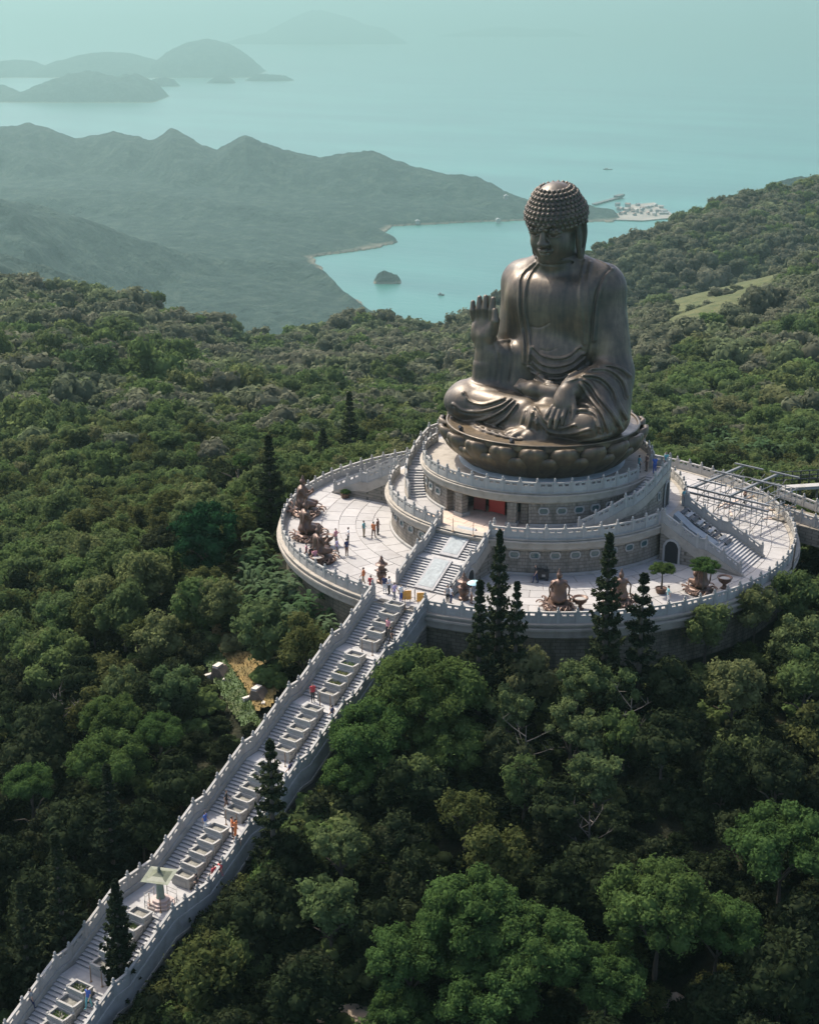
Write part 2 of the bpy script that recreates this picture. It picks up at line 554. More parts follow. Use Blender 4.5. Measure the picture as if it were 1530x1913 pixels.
        for _ in range(relax):
            acc = np.zeros_like(V); cnt = np.zeros(len(V))
            for i in range(4):
                j = Q[:, (i + 1) % 4]
                np.add.at(acc, Q[:, i], V[j]); np.add.at(cnt, Q[:, i], 1)
                np.add.at(acc, j, V[Q[:, i]]); np.add.at(cnt, j, 1)
            V = V * .5 + .5 * acc / np.maximum(cnt, 1)[:, None]
        return V, Q


def rot3(rx=0, ry=0, rz=0):
    return np.array(Matrix.Rotation(rz, 3, 'Z') @ Matrix.Rotation(ry, 3, 'Y') @ Matrix.Rotation(rx, 3, 'X'))


def arc_pts(pts, n=14):
    """a smooth curve through a few points (Catmull-Rom)"""
    P = [np.array(p, float) for p in pts]
    P = [2 * P[0] - P[1]] + P + [2 * P[-1] - P[-2]]
    out = []
    m = len(P) - 3
    for i in range(m):
        a, b, c, d = P[i:i + 4]
        for j in range(max(2, n // m)):
            t = j / max(2, n // m)
            out.append(.5 * (2 * b + (c - a) * t + (2 * a - 5 * b + 4 * c - d) * t * t + (3 * b - a - 3 * c + d) * t ** 3))
    out.append(P[-2])
    return np.array(out)


def ico(sub=1):
    import bmesh
    bm = bmesh.new(); bmesh.ops.create_icosphere(bm, subdivisions=sub, radius=1.0)
    v = [tuple(x.co) for x in bm.verts]; f = [tuple(x.index for x in p.verts) for p in bm.faces]
    bm.free(); return v, f


# ------------------------------------------------------------------ land, sea, far hills and islands
SEA = -520.0
CAMZ = 50.37
PIT = 19.09


def uv_of(x, y):
    return x * CT + y * ST, -x * ST + y * CT


def drop_at(py):
    """fall per metre of distance along the line of sight through picture height py"""
    return np.tan(R(PIT) + np.arctan((np.asarray(py, float) - 956.5) / 2753.0))


def sstep(a, b, x):
    t = np.clip((x - a) / (b - a), 0, 1)
    return t * t * (3 - 2 * t)


CR1 = np.array([(-900, 470, 640), (-300, 490, 620), (0, 520, 600), (130, 540, 590), (230, 547, 590), (330, 582, 600), (420, 617, 620), (480, 634, 640), (560, 627, 700), (640, 603, 760), (700, 596, 780),
                (760, 612, 780), (830, 614, 760), (880, 606, 740), (1000, 610, 700), (1100, 605, 690), (1175, 582, 680), (1270, 552, 690), (1350, 532, 700), (1450, 503, 720), (1530, 474, 730), (1800, 430, 760), (2400, 410, 800)], float)
CR2 = np.array([(300, 800, 1000), (700, 690, 1000), (820, 622, 980), (880, 598, 980), (940, 552, 990), (1020, 505, 1010), (1100, 468, 1040), (1180, 432, 1060), (1250, 404, 1080), (1340, 368, 1100),
                (1430, 348, 1120), (1530, 330, 1130), (1800, 290, 1150), (2400, 270, 1200)], float)


def near_hill(x, y):
    r = np.hypot(x, y)
    return -5.0 - .32 * np.clip(r - 27, 0, 63) - .15 * np.clip(r - 90, 0, None)


def ground(x, y):
    """height of the ground (metres, plaza = 0)"""
    x = np.asarray(x, float); y = np.asarray(y, float)
    u, v = uv_of(x, y)
    d = np.maximum(v + 142.07, 5.0)
    col = 765 + 2753 * (u + 12.84) / (d * 1.012)
    yc = np.interp(col, CR1[:, 0], CR1[:, 1]); dc = np.interp(col, CR1[:, 0], CR1[:, 2])
    y0 = 850 + 70 * np.clip((765 - col) / 765, -1, 1.6) ** 2
    t = (1 / np.minimum(d, dc) - 1 / dc) / (1 / 215.0 - 1 / dc)
    zf = CAMZ - np.minimum(d, dc) * drop_at(yc + (y0 - yc) * np.clip(t, 0, 1.4)) - 6.0 - .48 * np.maximum(d - dc, 0)
    y2 = np.interp(col, CR2[:, 0], CR2[:, 1]); d2 = np.interp(col, CR2[:, 0], CR2[:, 2])
    zf2 = CAMZ - d2 * drop_at(y2) - 6.0 - np.where(d < d2, .13 * np.clip(d2 - d, 0, 150) + .42 * np.clip(d2 - d - 150, 0, None), .5 * (d - d2))
    bump = (fbm(u / 95.0 + 3, v / 95.0, 3, 21) - .5) * 20 * sstep(210, 420, d)
    bump2 = (fbm(u / 70.0 + 9, v / 120.0, 4, 5, True) - .5) * 26 * sstep(560, 800, d)
    near = near_hill(x, y) + (fbm(u / 22.0, v / 22.0, 3, 8) - .5) * 2.0 * sstep(30, 45, np.hypot(x, y))
    w = sstep(185, 265, d)
    edge = 1 - np.exp(-((d - dc) / 50.0) ** 2)
    z = np.maximum(near * (1 - w) + (zf + bump * edge) * w, np.where(d > 450, zf2 + bump2 * (1 - np.exp(-((d - d2) / 60.0) ** 2)), -999))
    far_ = d > 380
    z = z + np.where(far_, 5.2 * grassy(x, y) * (d < dc + 30), 0)
    return np.maximum(z, SEA - 8)


def grassy(x, y):
    """bare grassy crest of the nearer hill on the right"""
    u, v = uv_of(np.asarray(x, float), np.asarray(y, float))
    d = np.maximum(v + 142.07, 5.0)
    col = 765 + 2753 * (u + 12.84) / (d * 1.012)
    dc = np.interp(col, CR1[:, 0], CR1[:, 2])
    n = fbm(u / 30.0, v / 30.0, 3, 31)
    return np.clip(sstep(1215, 1265, col) * (1 - sstep(1410, 1480, col)) * np.exp(-((d - dc + 75) / 125.0) ** 2) * sstep(.20, .34, n) * 1.5 + sstep(1420, 1480, col) * (1 - sstep(1620, 1680, col)) * np.exp(-((d - dc + 20) / 60.0) ** 2) * sstep(.30, .42, n) * 1.4, 0, 1)


def fan_mesh(name, dist, az0, az1, na, zfun, material):
    """a sheet of land between two bearings, finer where it is nearer"""
    az = np.linspace(az0, az1, na)
    D, A = np.meshgrid(dist, az, indexing='ij')
    u = -12.84 + D * np.tan(A); v = -142.07 + D
    x = u * CT - v * ST; y = u * ST + v * CT
    z = zfun(x, y, u, v, D, A)
    V = np.stack([x.ravel(), y.ravel(), z.ravel()], 1)
    n, m = len(dist), na
    i = np.arange(n * m).reshape(n, m)
    F = np.stack([i[:-1, :-1].ravel(), i[:-1, 1:].ravel(), i[1:, 1:].ravel(), i[1:, :-1].ravel()], 1)
    return mesh_np(name, V, F, material, True), (x, y)


def land_mat(name, c1, c2, c3, sc, bump):
    m = bpy.data.materials.new(name); m.use_nodes = True
    n, l = m.node_tree.nodes, m.node_tree.links
    b = n['Principled BSDF']; b.inputs['Roughness'].default_value = .95; b.inputs['Specular IOR Level'].default_value = .1
    g = n.new('ShaderNodeNewGeometry')
    no = n.new('ShaderNodeTexNoise'); no.inputs['Scale'].default_value = sc; no.inputs['Detail'].default_value = 8; no.inputs['Roughness'].default_value = .7
    l.new(g.outputs['Position'], no.inputs['Vector'])
    r = n.new('ShaderNodeValToRGB'); e = r.color_ramp.elements
    e[0].position = .40; e[0].color = (*c1, 1); e[1].position = .62; e[1].color = (*c3, 1)
    k = e.new(.52); k.color = (*c2, 1)
    l.new(no.outputs['Fac'], r.inputs['Fac'])
    at = n.new('ShaderNodeAttribute'); at.attribute_name = 'grass'
    mx = n.new('ShaderNodeMix'); mx.data_type = 'RGBA'
    l.new(at.outputs['Fac'], mx.inputs['Factor']); l.new(r.outputs[0], mx.inputs['A'])
    no3 = n.new('ShaderNodeTexNoise'); no3.inputs['Scale'].default_value = .25; no3.inputs['Detail'].default_value = 6
    l.new(g.outputs['Position'], no3.inputs['Vector'])
    r3 = n.new('ShaderNodeValToRGB'); r3.color_ramp.elements[0].color = (.050, .066, .026, 1); r3.color_ramp.elements[1].color = (.105, .105, .046, 1)
    r3.color_ramp.elements[0].position = .35; r3.color_ramp.elements[1].position = .68
    l.new(no3.outputs['Fac'], r3.inputs['Fac']); l.new(r3.outputs[0], mx.inputs['B'])
    sz = n.new('ShaderNodeSeparateXYZ'); l.new(g.outputs['Position'], sz.inputs[0])
    sh = n.new('ShaderNodeMapRange'); sh.inputs[1].default_value = SEA + 2.5; sh.inputs[2].default_value = SEA + 6.0; sh.inputs[3].default_value = .85; sh.inputs[4].default_value = 0.0
    l.new(sz.outputs['Z'], sh.inputs[0])
    ms = n.new('ShaderNodeMix'); ms.data_type = 'RGBA'; ms.inputs['B'].default_value = (.26, .22, .16, 1)
    l.new(sh.outputs[0], ms.inputs['Factor']); l.new(mx.outputs['Result'], ms.inputs['A'])
    l.new(ms.outputs['Result'], b.inputs['Base Color'])
    no2 = n.new('ShaderNodeTexNoise'); no2.inputs['Scale'].default_value = sc * 2.2; no2.inputs['Detail'].default_value = 5; no2.inputs['Roughness'].default_value = .65
    l.new(g.outputs['Position'], no2.inputs['Vector'])
    bp = n.new('ShaderNodeBump'); bp.inputs['Strength'].default_value = 1.0; bp.inputs['Distance'].default_value = bump
    l.new(no2.outputs['Fac'], bp.inputs['Height']); l.new(bp.outputs[0], b.inputs['Normal'])
    return m


M_floor = land_mat('forest_floor', (.010, .011, .007), (.018, .019, .010), (.034, .032, .018), .35, .4)
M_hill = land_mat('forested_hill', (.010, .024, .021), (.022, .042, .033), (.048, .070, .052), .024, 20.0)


def near_z(x, y, u, v, D, A):
    return ground(x, y)


dist = np.concatenate([np.linspace(30, 320, 150), np.geomspace(322, 1700, 190)])
me, (gx, gy) = fan_mesh('hillside', dist, R(-24), R(24), 330, near_z, M_floor)
at = me.attributes.new('grass', 'FLOAT', 'POINT')
at.data.foreach_set('value', np.clip(grassy(gx, gy), 0, 1).ravel().astype(np.float32))
tag(ob('hillside', me), kind='structure')

# far ranges: crest lines (picture column, picture height of the crest, metres away), front and back falls
RANGES = [
    (np.array([(-900, 262, 5600), (-300, 250, 5500), (0, 238, 5400), (40, 236, 5400), (80, 229, 5400), (120, 240, 5350), (160, 259, 5300), (230, 244, 5250), (300, 262, 5150), (335, 248, 5100), (370, 262, 5050), (415, 279, 5000), (445, 262, 4950), (470, 252, 4950), (500, 266, 4900), (540, 280, 4850),
               (600, 293, 4750), (660, 284, 4700), (700, 282, 4650), (750, 305, 4600), (830, 324, 4500), (890, 329, 4450), (920, 345, 4400), (950, 361, 4350), (990, 376, 4300), (1050, 381, 4250), (1100, 384, 4230), (1140, 391, 4200), (1152, 405, 4150), (1165, 440, 4100), (1400, 560, 4100), (2600, 600, 4100)], float), .24, .3),
    (np.array([(-900, 330, 4300), (-100, 345, 4250), (100, 352, 4200), (250, 356, 4150), (400, 372, 4050), (520, 392, 3950), (640, 410, 3850), (700, 424, 3780), (735, 440, 3740), (760, 470, 3700), (900, 620, 3700), (2600, 700, 3700)], float), .26, .35),
    (np.array([(-900, 330, 2900), (-300, 345, 2900), (0, 366, 2950), (90, 384, 3000), (180, 412, 3050), (260, 442, 3100), (340, 470, 3150), (420, 483, 3200), (500, 484, 3200), (560, 490, 3200), (610, 508, 3120), (640, 541, 2980), (690, 579, 2800), (760, 600, 2680), (800, 618, 2600), (900, 700, 2500), (2600, 900, 2500)], float), .30, .42),
    (np.array([(-900, 420, 1750), (-200, 440, 1750), (0, 470, 1800), (120, 510, 1850), (260, 560, 1900), (400, 620, 1950), (520, 680, 2000), (700, 760, 2000), (2600, 900, 2000)], float), .35, .42),
    (np.array([(-900, 900, 2500), (1300, 560, 2600), (1360, 420, 2700), (1420, 345, 2750), (1480, 328, 2800), (1530, 322, 2850), (1700, 300, 2900), (2600, 280, 3000)], float), .3, .4),
]


def far_z(x, y, u, v, D, A):
    col = 765 + 2753 * np.tan(A) / 1.003
    z = np.full(D.shape, -620.0)
    n1 = fbm(u / 480.0, v / 620.0, 5, 41, True) - .58
    n2 = fbm(u / 130.0, v / 170.0, 4, 47) - .5
    n3 = fbm(u / 26.0, v / 26.0, 2, 53) - .5
    for cr, sf, sb in RANGES:
        yc = np.interp(col, cr[:, 0], cr[:, 1]); dc = np.interp(col, cr[:, 0], cr[:, 2])
        zc = CAMZ - dc * drop_at(yc)
        e = np.where(D < dc, (dc - D) * sf, (D - dc) * sb)
        hgt = np.clip(zc - SEA, 0, 200)
        keep = 1 - np.exp(-((D - dc) / 130.0) ** 2)
        zz = zc - e * (.75 + .5 * np.clip(e / 200, 0, 1)) + keep * (n1 * np.minimum(190, hgt * 1.15) + n2 * 48)
        z = np.maximum(z, zz)
    # the low land left of the bay's shoreline
    ysea = 956.5 + 2753 * np.tan(np.arctan((CAMZ - SEA) / D) - R(PIT))
    shore = np.interp(ysea, [300, 318, 365, 392, 395, 412, 417, 424, 436, 450, 468, 482, 492, 512, 545, 580, 600, 640], [-9000, 560, 700, 900, 1145, 985, 870, 742, 730, 715, 690, 600, 592, 622, 645, 692, 760, 900])
    inl = (shore - col) * D / 2753 + (fbm(u / 160.0, v / 160.0, 3, 61) - .5) * 90
    z = np.maximum(z, np.where(inl > 0, SEA + 2 + 34 * (1 - np.exp(-inl / 220.0)) + n2 * 14 * np.clip(inl / 200, 0, 1), -640))
    z = np.where(inl > 60, np.maximum(z, SEA + 3 + n2 * 3), z)
    z = z + n3 * 9 * np.clip((z - SEA) / 30, 0, 1)
    return np.where(z < SEA + 1, SEA - 30 - 0 * z, z)


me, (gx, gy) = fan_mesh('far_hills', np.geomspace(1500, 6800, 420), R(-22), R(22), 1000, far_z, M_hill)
tag(ob('far_hills', me), kind='structure')

m = bpy.data.materials.new('sea_water'); m.use_nodes = True
n, l = m.node_tree.nodes, m.node_tree.links
b = n['Principled BSDF']; b.inputs['Base Color'].default_value = (.030, .150, .135, 1); b.inputs['Roughness'].default_value = .28; b.inputs['IOR'].default_value = 1.33
g = n.new('ShaderNodeNewGeometry')
mp = n.new('ShaderNodeMapping'); mp.inputs['Scale'].default_value = (.004, .012, .01); mp.inputs['Rotation'].default_value = (0, 0, TH)
l.new(g.outputs['Position'], mp.inputs['Vector'])
no = n.new('ShaderNodeTexNoise'); no.inputs['Scale'].default_value = 1.0; no.inputs['Detail'].default_value = 10; no.inputs['Roughness'].default_value = .7
l.new(mp.outputs[0], no.inputs['Vector'])
no2 = n.new('ShaderNodeTexNoise'); no2.inputs['Scale'].default_value = .22; no2.inputs['Detail'].default_value = 6
l.new(mp.outputs[0], no2.inputs['Vector'])
rp_ = n.new('ShaderNodeValToRGB'); rp_.color_ramp.elements[0].position = .38; rp_.color_ramp.elements[0].color = (.024, .125, .104, 1); rp_.color_ramp.elements[1].position = .64; rp_.color_ramp.elements[1].color = (.045, .190, .150, 1)
l.new(no2.outputs['Fac'], rp_.inputs['Fac']); l.new(rp_.outputs[0], b.inputs['Base Color'])
bp = n.new('ShaderNodeBump'); bp.inputs['Strength'].default_value = .5; bp.inputs['Distance'].default_value = 5.0
l.new(no.outputs['Fac'], bp.inputs['Height']); l.new(bp.outputs[0], b.inputs['Normal'])
S = 75000.0
c = cw(0, 30000)
sea = ob('sea', mesh_np('sea', [(-S, -S, 0), (S, -S, 0), (S, S, 0), (-S, S, 0)], [(0, 1, 2, 3)], m), None, (c[0], c[1], SEA))
tag(sea, kind='structure')


def island(label, prof, base_y, depth_ratio=.7, seed=0, name='island'):
    """prof: picture columns and heights of its outline; base_y: picture height of its shore"""
    d = (CAMZ - SEA) / drop_at(base_y)
    xs = np.array([p[0] for p in prof], float); ys = np.array([p[1] for p in prof], float)
    px = d / 2753.0 * 1.003
    w = (xs[-1] - xs[0]) * px; cx = ((xs[0] + xs[-1]) / 2 - 765) * px
    dep = w * depth_ratio
    nx, ny = 110, 44
    X, Y = np.meshgrid(np.linspace(-.5, .5, nx), np.linspace(-.5, .5, ny), indexing='ij')
    top = np.interp(X[:, 0] * (xs[-1] - xs[0]) + (xs[0] + xs[-1]) / 2, xs, base_y - ys) * px
    h = top[:, None] * np.sqrt(np.clip(1 - (2 * np.abs(Y) + .25 * (fbm(X * 6 + seed, Y * 6, 3, seed) - .5)) ** 2, 0, 1)) ** 1.3
    h = h * np.clip((.5 - np.abs(Y)) / .06, 0, 1) * np.clip((.5 - np.abs(X)) / .02, 0, 1)
    ramp = np.exp(-(Y / .1) ** 2)
    h = h * (1 + (1 - ramp) * .5 * (fbm(X * 9 + seed, Y * 7, 4, seed + 3, True) - .6)) + (fbm(X * 60, Y * 40, 2, seed + 9) - .5) * 7 * np.clip(h / 30, 0, 1)
    U = -12.84 + cx + X * w; Vv = -142.07 + d + dep * .5 + Y * dep
    V = np.stack([(U * CT - Vv * ST).ravel(), (U * ST + Vv * CT).ravel(), (SEA - 3 + h).ravel()], 1)
    i = np.arange(nx * ny).reshape(nx, ny)
    F = np.stack([i[:-1, :-1].ravel(), i[1:, :-1].ravel(), i[1:, 1:].ravel(), i[:-1, 1:].ravel()], 1)
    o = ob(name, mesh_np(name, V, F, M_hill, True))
    return tag(o, kind='structure')


island('', [(425, 82), (470, 70), (500, 66), (540, 46), (575, 30), (605, 25), (640, 34), (680, 50), (720, 58), (762, 82)], 83, .5, 3)
island('', [(-260, 150), (-160, 120), (-60, 130), (10, 122), (40, 125), (70, 137), (110, 122), (180, 107), (240, 112), (285, 125), (320, 100), (350, 88), (385, 84), (425, 92), (455, 110), (484, 137)], 146, .45, 5)
island('', [(-120, 190), (-60, 160), (0, 168), (30, 182), (60, 172), (110, 155), (150, 145), (185, 141), (215, 152), (250, 148), (285, 160), (306, 188)], 192, .5, 8)
island('', [(287, 161), (305, 149), (325, 146), (340, 150), (351, 161)], 162, .6, 11)
island('', [(400, 155), (415, 145), (430, 142), (445, 148), (453, 155)], 156, .6, 12)
island('', [(468, 151), (490, 140), (515, 141), (540, 143), (557, 151)], 152, .6, 13)
island('', [(820, 68), (880, 58), (930, 53), (1000, 57), (1040, 55), (1090, 68)], 69, .4, 14)
island('', [(-60, 46), (0, 28), (60, 22), (110, 30), (160, 46)], 47, .4, 15)
island('', [(190, 46), (220, 30), (245, 24), (270, 32), (300, 46)], 47, .4, 16)
island('', [(697, 528), (705, 514), (716, 508), (730, 512), (742, 516), (750, 528)], 531, .8, 17, 'islet')
# ------------------------------------------------------------------ foliage
def leaf_mat(name, ramp, trans=.25, rough=.75, zone=0.0):
    """leaf colours: a ramp picked per tree, mottled leaf by leaf; light passes a little"""
    m = bpy.data.materials.new(name); m.use_nodes = True
    n, l = m.node_tree.nodes, m.node_tree.links
    n.clear()
    out = n.new('ShaderNodeOutputMaterial')
    oi = n.new('ShaderNodeObjectInfo')
    rp = n.new('ShaderNodeValToRGB')
    e = rp.color_ramp.elements
    e[0].position = 0; e[0].color = (*ramp[0], 1); e[1].position = 1; e[1].color = (*ramp[-1], 1)
    for i, c_ in enumerate(ramp[1:-1]):
        k = e.new((i + 1) / (len(ramp) - 1)); k.color = (*c_, 1)
    if zone > 0:
        no = n.new('ShaderNodeTexNoise'); no.inputs['Scale'].default_value = .022; no.inputs['Detail'].default_value = 3
        l.new(oi.outputs['Location'], no.inputs['Vector'])
        mr = n.new('ShaderNodeMapRange'); mr.inputs[1].default_value = .36; mr.inputs[2].default_value = .64
        l.new(no.outputs['Fac'], mr.inputs[0])
        mi = n.new('ShaderNodeMix'); mi.inputs['Factor'].default_value = zone
        l.new(oi.outputs['Random'], mi.inputs['A']); l.new(mr.outputs[0], mi.inputs['B'])
        l.new(mi.outputs['Result'], rp.inputs['Fac'])
    else: l.new(oi.outputs['Random'], rp.inputs['Fac'])
    tc = n.new('ShaderNodeTexCoord')
    n2 = n.new('ShaderNodeTexNoise'); n2.inputs['Scale'].default_value = 1.3; n2.inputs['Detail'].default_value = 5; n2.inputs['Roughness'].default_value = .7
    l.new(tc.outputs['Object'], n2.inputs['Vector'])
    mr2 = n.new('ShaderNodeMapRange'); mr2.inputs[1].default_value = .3; mr2.inputs[2].default_value = .7; mr2.inputs[3].default_value = .55; mr2.inputs[4].default_value = 1.45
    l.new(n2.outputs['Fac'], mr2.inputs[0])
    sc = n.new('ShaderNodeVectorMath'); sc.operation = 'SCALE'
    l.new(rp.outputs[0], sc.inputs[0]); l.new(mr2.outputs[0], sc.inputs['Scale'])
    d = n.new('ShaderNodeBsdfDiffuse'); d.inputs['Roughness'].default_value = .5
    t = n.new('ShaderNodeBsdfTranslucent')
    l.new(sc.outputs[0], d.inputs['Color']); l.new(sc.outputs[0], t.inputs['Color'])
    mx = n.new('ShaderNodeMixShader'); mx.inputs[0].default_value = trans
    l.new(d.outputs[0], mx.inputs[1]); l.new(t.outputs[0], mx.inputs[2]); l.new(mx.outputs[0], out.inputs['Surface'])
    return m


L_far = leaf_mat('dull_leaves', [(.086, .108, .062), (.120, .136, .080), (.150, .150, .100), (.140, .168, .084), (.120, .168, .064)], .45, zone=.55)
L_mid = leaf_mat('mixed_leaves', [(.062, .084, .036), (.090, .124, .044), (.100, .152, .048), (.138, .162, .060), (.148, .146, .072)], .42, zone=.3)
L_green = leaf_mat('fresh_leaves', [(.056, .100, .030), (.070, .122, .035), (.080, .118, .035)], .38)
L_dark = leaf_mat('dark_leaves', [(.014, .020, .010), (.022, .032, .014), (.032, .042, .019), (.044, .048, .024)], .2, zone=.2)  # kept darker than other leaves to carry the foreground's vignette-like shading
L_pine = leaf_mat('pine_needles', [(.020, .028, .015), (.030, .040, .019), (.036, .046, .022)], .1)
L_pale = leaf_mat('pale_leaves', [(.095, .135, .050), (.115, .145, .056), (.080, .125, .048)], .35)
L_olive = leaf_mat('olive_leaves', [(.078, .092, .030), (.096, .102, .036), (.068, .090, .028)], .35)
L_banana = leaf_mat('broad_leaves', [(.055, .100, .040), (.075, .120, .050), (.095, .135, .066)], .3)
M_bark = mat('bark', (.075, .058, .042), .9, var=.3, vscale=3)
M_palebark = mat('pale_bark', (.22, .19, .15), .9, var=.3, vscale=3)


def quads(cen, nor, size, rs, aspect=1.7, up=.0):
    """leaf-sized faces at cen facing nor"""
    k = len(cen)
    a = rs.normal(size=(k, 3)); a[:, 2] += up
    t = a - (a * nor).sum(1)[:, None] * nor
    t /= np.linalg.norm(t, axis=1)[:, None] + 1e-9
    b = np.cross(nor, t)
    s = (size * rs.uniform(.65, 1.35, k))[:, None]
    t = t * s * aspect * .5; b = b * s * .5
    tip = nor * s * .22
    V = np.stack([cen - t - tip, cen - b, cen + t - tip, cen + b], 1).reshape(-1, 3)
    F = np.arange(k * 4).reshape(k, 4)
    return V, F


ICO_V, ICO_F = ico(1)
ICO_V = np.array(ICO_V); ICO_F = np.array(ICO_F)


def crown(seed, lobes, per, leaf, flat=.75, spread=.72, lobe=.36, core=.78, low=-.25, cone=0.0, aspect=1.7, jit=.5):
    """a crown about 1 m in radius, centred a little above its foot: lobes of leaves with gaps between"""
    rs = np.random.RandomState(seed)
    VV, FF, n = [], [], 0
    TV, TF, tn = [], [], 0
    for i in range(lobes):
        while True:
            p = rs.uniform(-1, 1, 3)
            if p @ p < 1 and p[2] > low: break
        p = p / (np.linalg.norm(p) + 1e-6) * (spread * rs.uniform(.35, 1.0) if i > lobes * .3 else spread)
        if p[2] < low: p[2] = low
        z = p[2]
        if cone: p[:2] *= 1 - cone * (z + .4)
        p[2] *= flat
        r = lobe * rs.uniform(.62, 1.25)
        d = rs.normal(size=(per, 3)); d[:, 2] += .35
        d /= np.linalg.norm(d, axis=1)[:, None]
        rad = r * rs.uniform(.72, 1.12, per) * (1 + .25 * np.sin(d[:, 0] * 5 + i) * np.sin(d[:, 1] * 6 + 2 * i))
        c = p + d * rad[:, None] * np.array([1, 1, .82])
        nn = d + rs.normal(size=(per, 3)) * jit
        nn /= np.linalg.norm(nn, axis=1)[:, None]
        V, F = quads(c, nn, np.full(per, leaf), rs, aspect)
        VV.append(V); FF.append(F + n); n += len(V)
        if core > 0:
            cv = ICO_V * r * core * np.array([1, 1, .8]) + p
            TV.append(cv); TF.append(ICO_F + tn); tn += len(cv)
    V = np.concatenate(VV); F = np.concatenate(FF)
    if core > 0:
        T = np.concatenate(TF) + len(V)
        V = np.concatenate([V] + TV)
        F = np.concatenate([F, np.stack([T[:, 0], T[:, 1], T[:, 2], T[:, 2]], 1)])
    return V, F


def tree_mesh(name, V, F, m):
    """faces whose 4th corner repeats the 3rd are triangles"""
    tri = F[:, 2] == F[:, 3]
    me = bpy.data.meshes.new(name)
    me.vertices.add(len(V)); me.vertices.foreach_set('co', V.astype(np.float32).ravel())
    q, t = F[~tri], F[tri][:, :3]
    li = np.concatenate([q.ravel(), t.ravel()]).astype(np.int32)
    me.loops.add(len(li)); me.loops.foreach_set('vertex_index', li)
    tot = np.concatenate([np.full(len(q), 4), np.full(len(t), 3)]).astype(np.int32)
    me.polygons.add(len(tot))
    me.polygons.foreach_set('loop_start', np.concatenate([[0], np.cumsum(tot)[:-1]]).astype(np.int32)); me.polygons.foreach_set('loop_total', tot)
    me.update(calc_edges=True)
    me.materials.append(m)
    return me


CROWNS = {}
def crowns(kind, variants, m, **k):
    CROWNS[kind] = [tree_mesh('crown', *crown(100 * len(CROWNS) + i, **k), m) for i in range(variants)]


crowns('fluffy', 3, L_green, lobes=74, per=190, leaf=.040, flat=.72, lobe=.205, spread=.84, low=-.2)
crowns('broad', 4, L_mid, lobes=36, per=84, leaf=.082, flat=.9, lobe=.31, low=-.7)
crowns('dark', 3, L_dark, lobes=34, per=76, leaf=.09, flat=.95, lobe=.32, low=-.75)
crowns('pale', 3, L_pale, lobes=30, per=80, leaf=.08, flat=1.0, lobe=.27, spread=.8, low=-.7)
crowns('olive', 2, L_olive, lobes=32, per=80, leaf=.075, flat=.9, lobe=.29, core=.55, low=-.6)
crowns('round', 1, mat('x', (0, 0, 0)) and leaf_mat('deep_green_leaves', [(.014, .046, .018), (.018, .055, .021)], .15), lobes=60, per=110, leaf=.06, flat=1.0, lobe=.22, spread=.82, low=-.7)
crowns('far', 5, L_far, lobes=18, per=34, leaf=.17, flat=.72, lobe=.36, aspect=1.3, jit=.28, core=.92)
crowns('farmid', 4, L_mid, lobes=18, per=40, leaf=.15, flat=.75, lobe=.34, aspect=1.3, jit=.3, core=.92)


def trunk_mesh(seed, m, lean=.1, limbs=4):
    """trunk foot at 0, 1 m tall to the middle of the crown, limbs reaching into it"""
    rs = np.random.RandomState(seed)
    b = MB()
    top = np.array([rs.uniform(-lean, lean), rs.uniform(-lean, lean), .8])
    b.tube([(0, 0, -.15), top * .35 + np.array([.02, 0, 0]), top], [.05, .036, .02], 6)
    for i in range(limbs):
        t = rs.uniform(.35, .85); a = 2 * math.pi * (i + rs.uniform(0, .6)) / limbs
        p = top * t
        e = p + np.array([math.cos(a) * .42, math.sin(a) * .42, rs.uniform(.15, .4)])
        b.tube([p, (p + e) / 2 + np.array([0, 0, .05]), e], [.022, .015, .007], 5)
    return b.mesh('trunk', m)


TRUNKS = [trunk_mesh(i, M_bark if i < 3 else M_palebark) for i in range(5)]


def pine_mesh(seed, tiers=18, taper=.9, gap=1.0):
    """a Norfolk pine of height 1: whorls of frond-like branches turned up at the tips"""
    rs = np.random.RandomState(seed)
    VV, FF, n = [], [], 0
    for t in range(tiers):
        f = t / (tiers - 1)
        f = 1 - (1 - f) ** 1.45
        z = .12 + .87 * f
        L = (.21 * (1 - f) ** taper * (1 - .25 * max(0, .12 - f) / .12) + .008) * rs.uniform(.7, 1.15)
        m_ = 9 if f < .75 else 6
        a0 = rs.uniform(0, 6.28)
        for j in range(m_):
            a = a0 + 2 * math.pi * j / m_ + rs.uniform(-.15, .15)
            l_ = L * rs.uniform(.6, 1.2)
            k = 15
            s = np.linspace(.12, 1, k)
            droop = -.10 * np.sin(s * 2.6) * l_ / .17 * .35 + .35 * l_ * s ** 2 * .6
            cx = np.cos(a) * s * l_; cy_ = np.sin(a) * s * l_
            c0 = np.stack([cx, cy_, z + droop], 1)
            for side in (-1, 0, 1):
                off = side * .022 * (1 - s * .6)
                c_ = c0 + np.stack([-np.sin(a) * off, np.cos(a) * off, -np.abs(off) * .5], 1) + rs.normal(size=(k, 3)) * .006
                nn = np.stack([rs.normal(size=k) * .5, rs.normal(size=k) * .5, np.ones(k)], 1)
                nn /= np.linalg.norm(nn, axis=1)[:, None]
                V, F = quads(c_, nn, np.full(k, .031 * (1 - .5 * f)), rs, 1.9)
                VV.append(V); FF.append(F + n); n += len(V)
    return tree_mesh('crown', np.concatenate(VV), np.concatenate(FF), L_pine)


PINES = [pine_mesh(1, 15, .72), pine_mesh(2, 14, .95), pine_mesh(3, 11, .66)]
PTRUNK = MB().tube([(0, 0, -.1), (0, 0, .5), (0, 0, .99)], [.016, .011, .002], 7).mesh('trunk', M_bark)


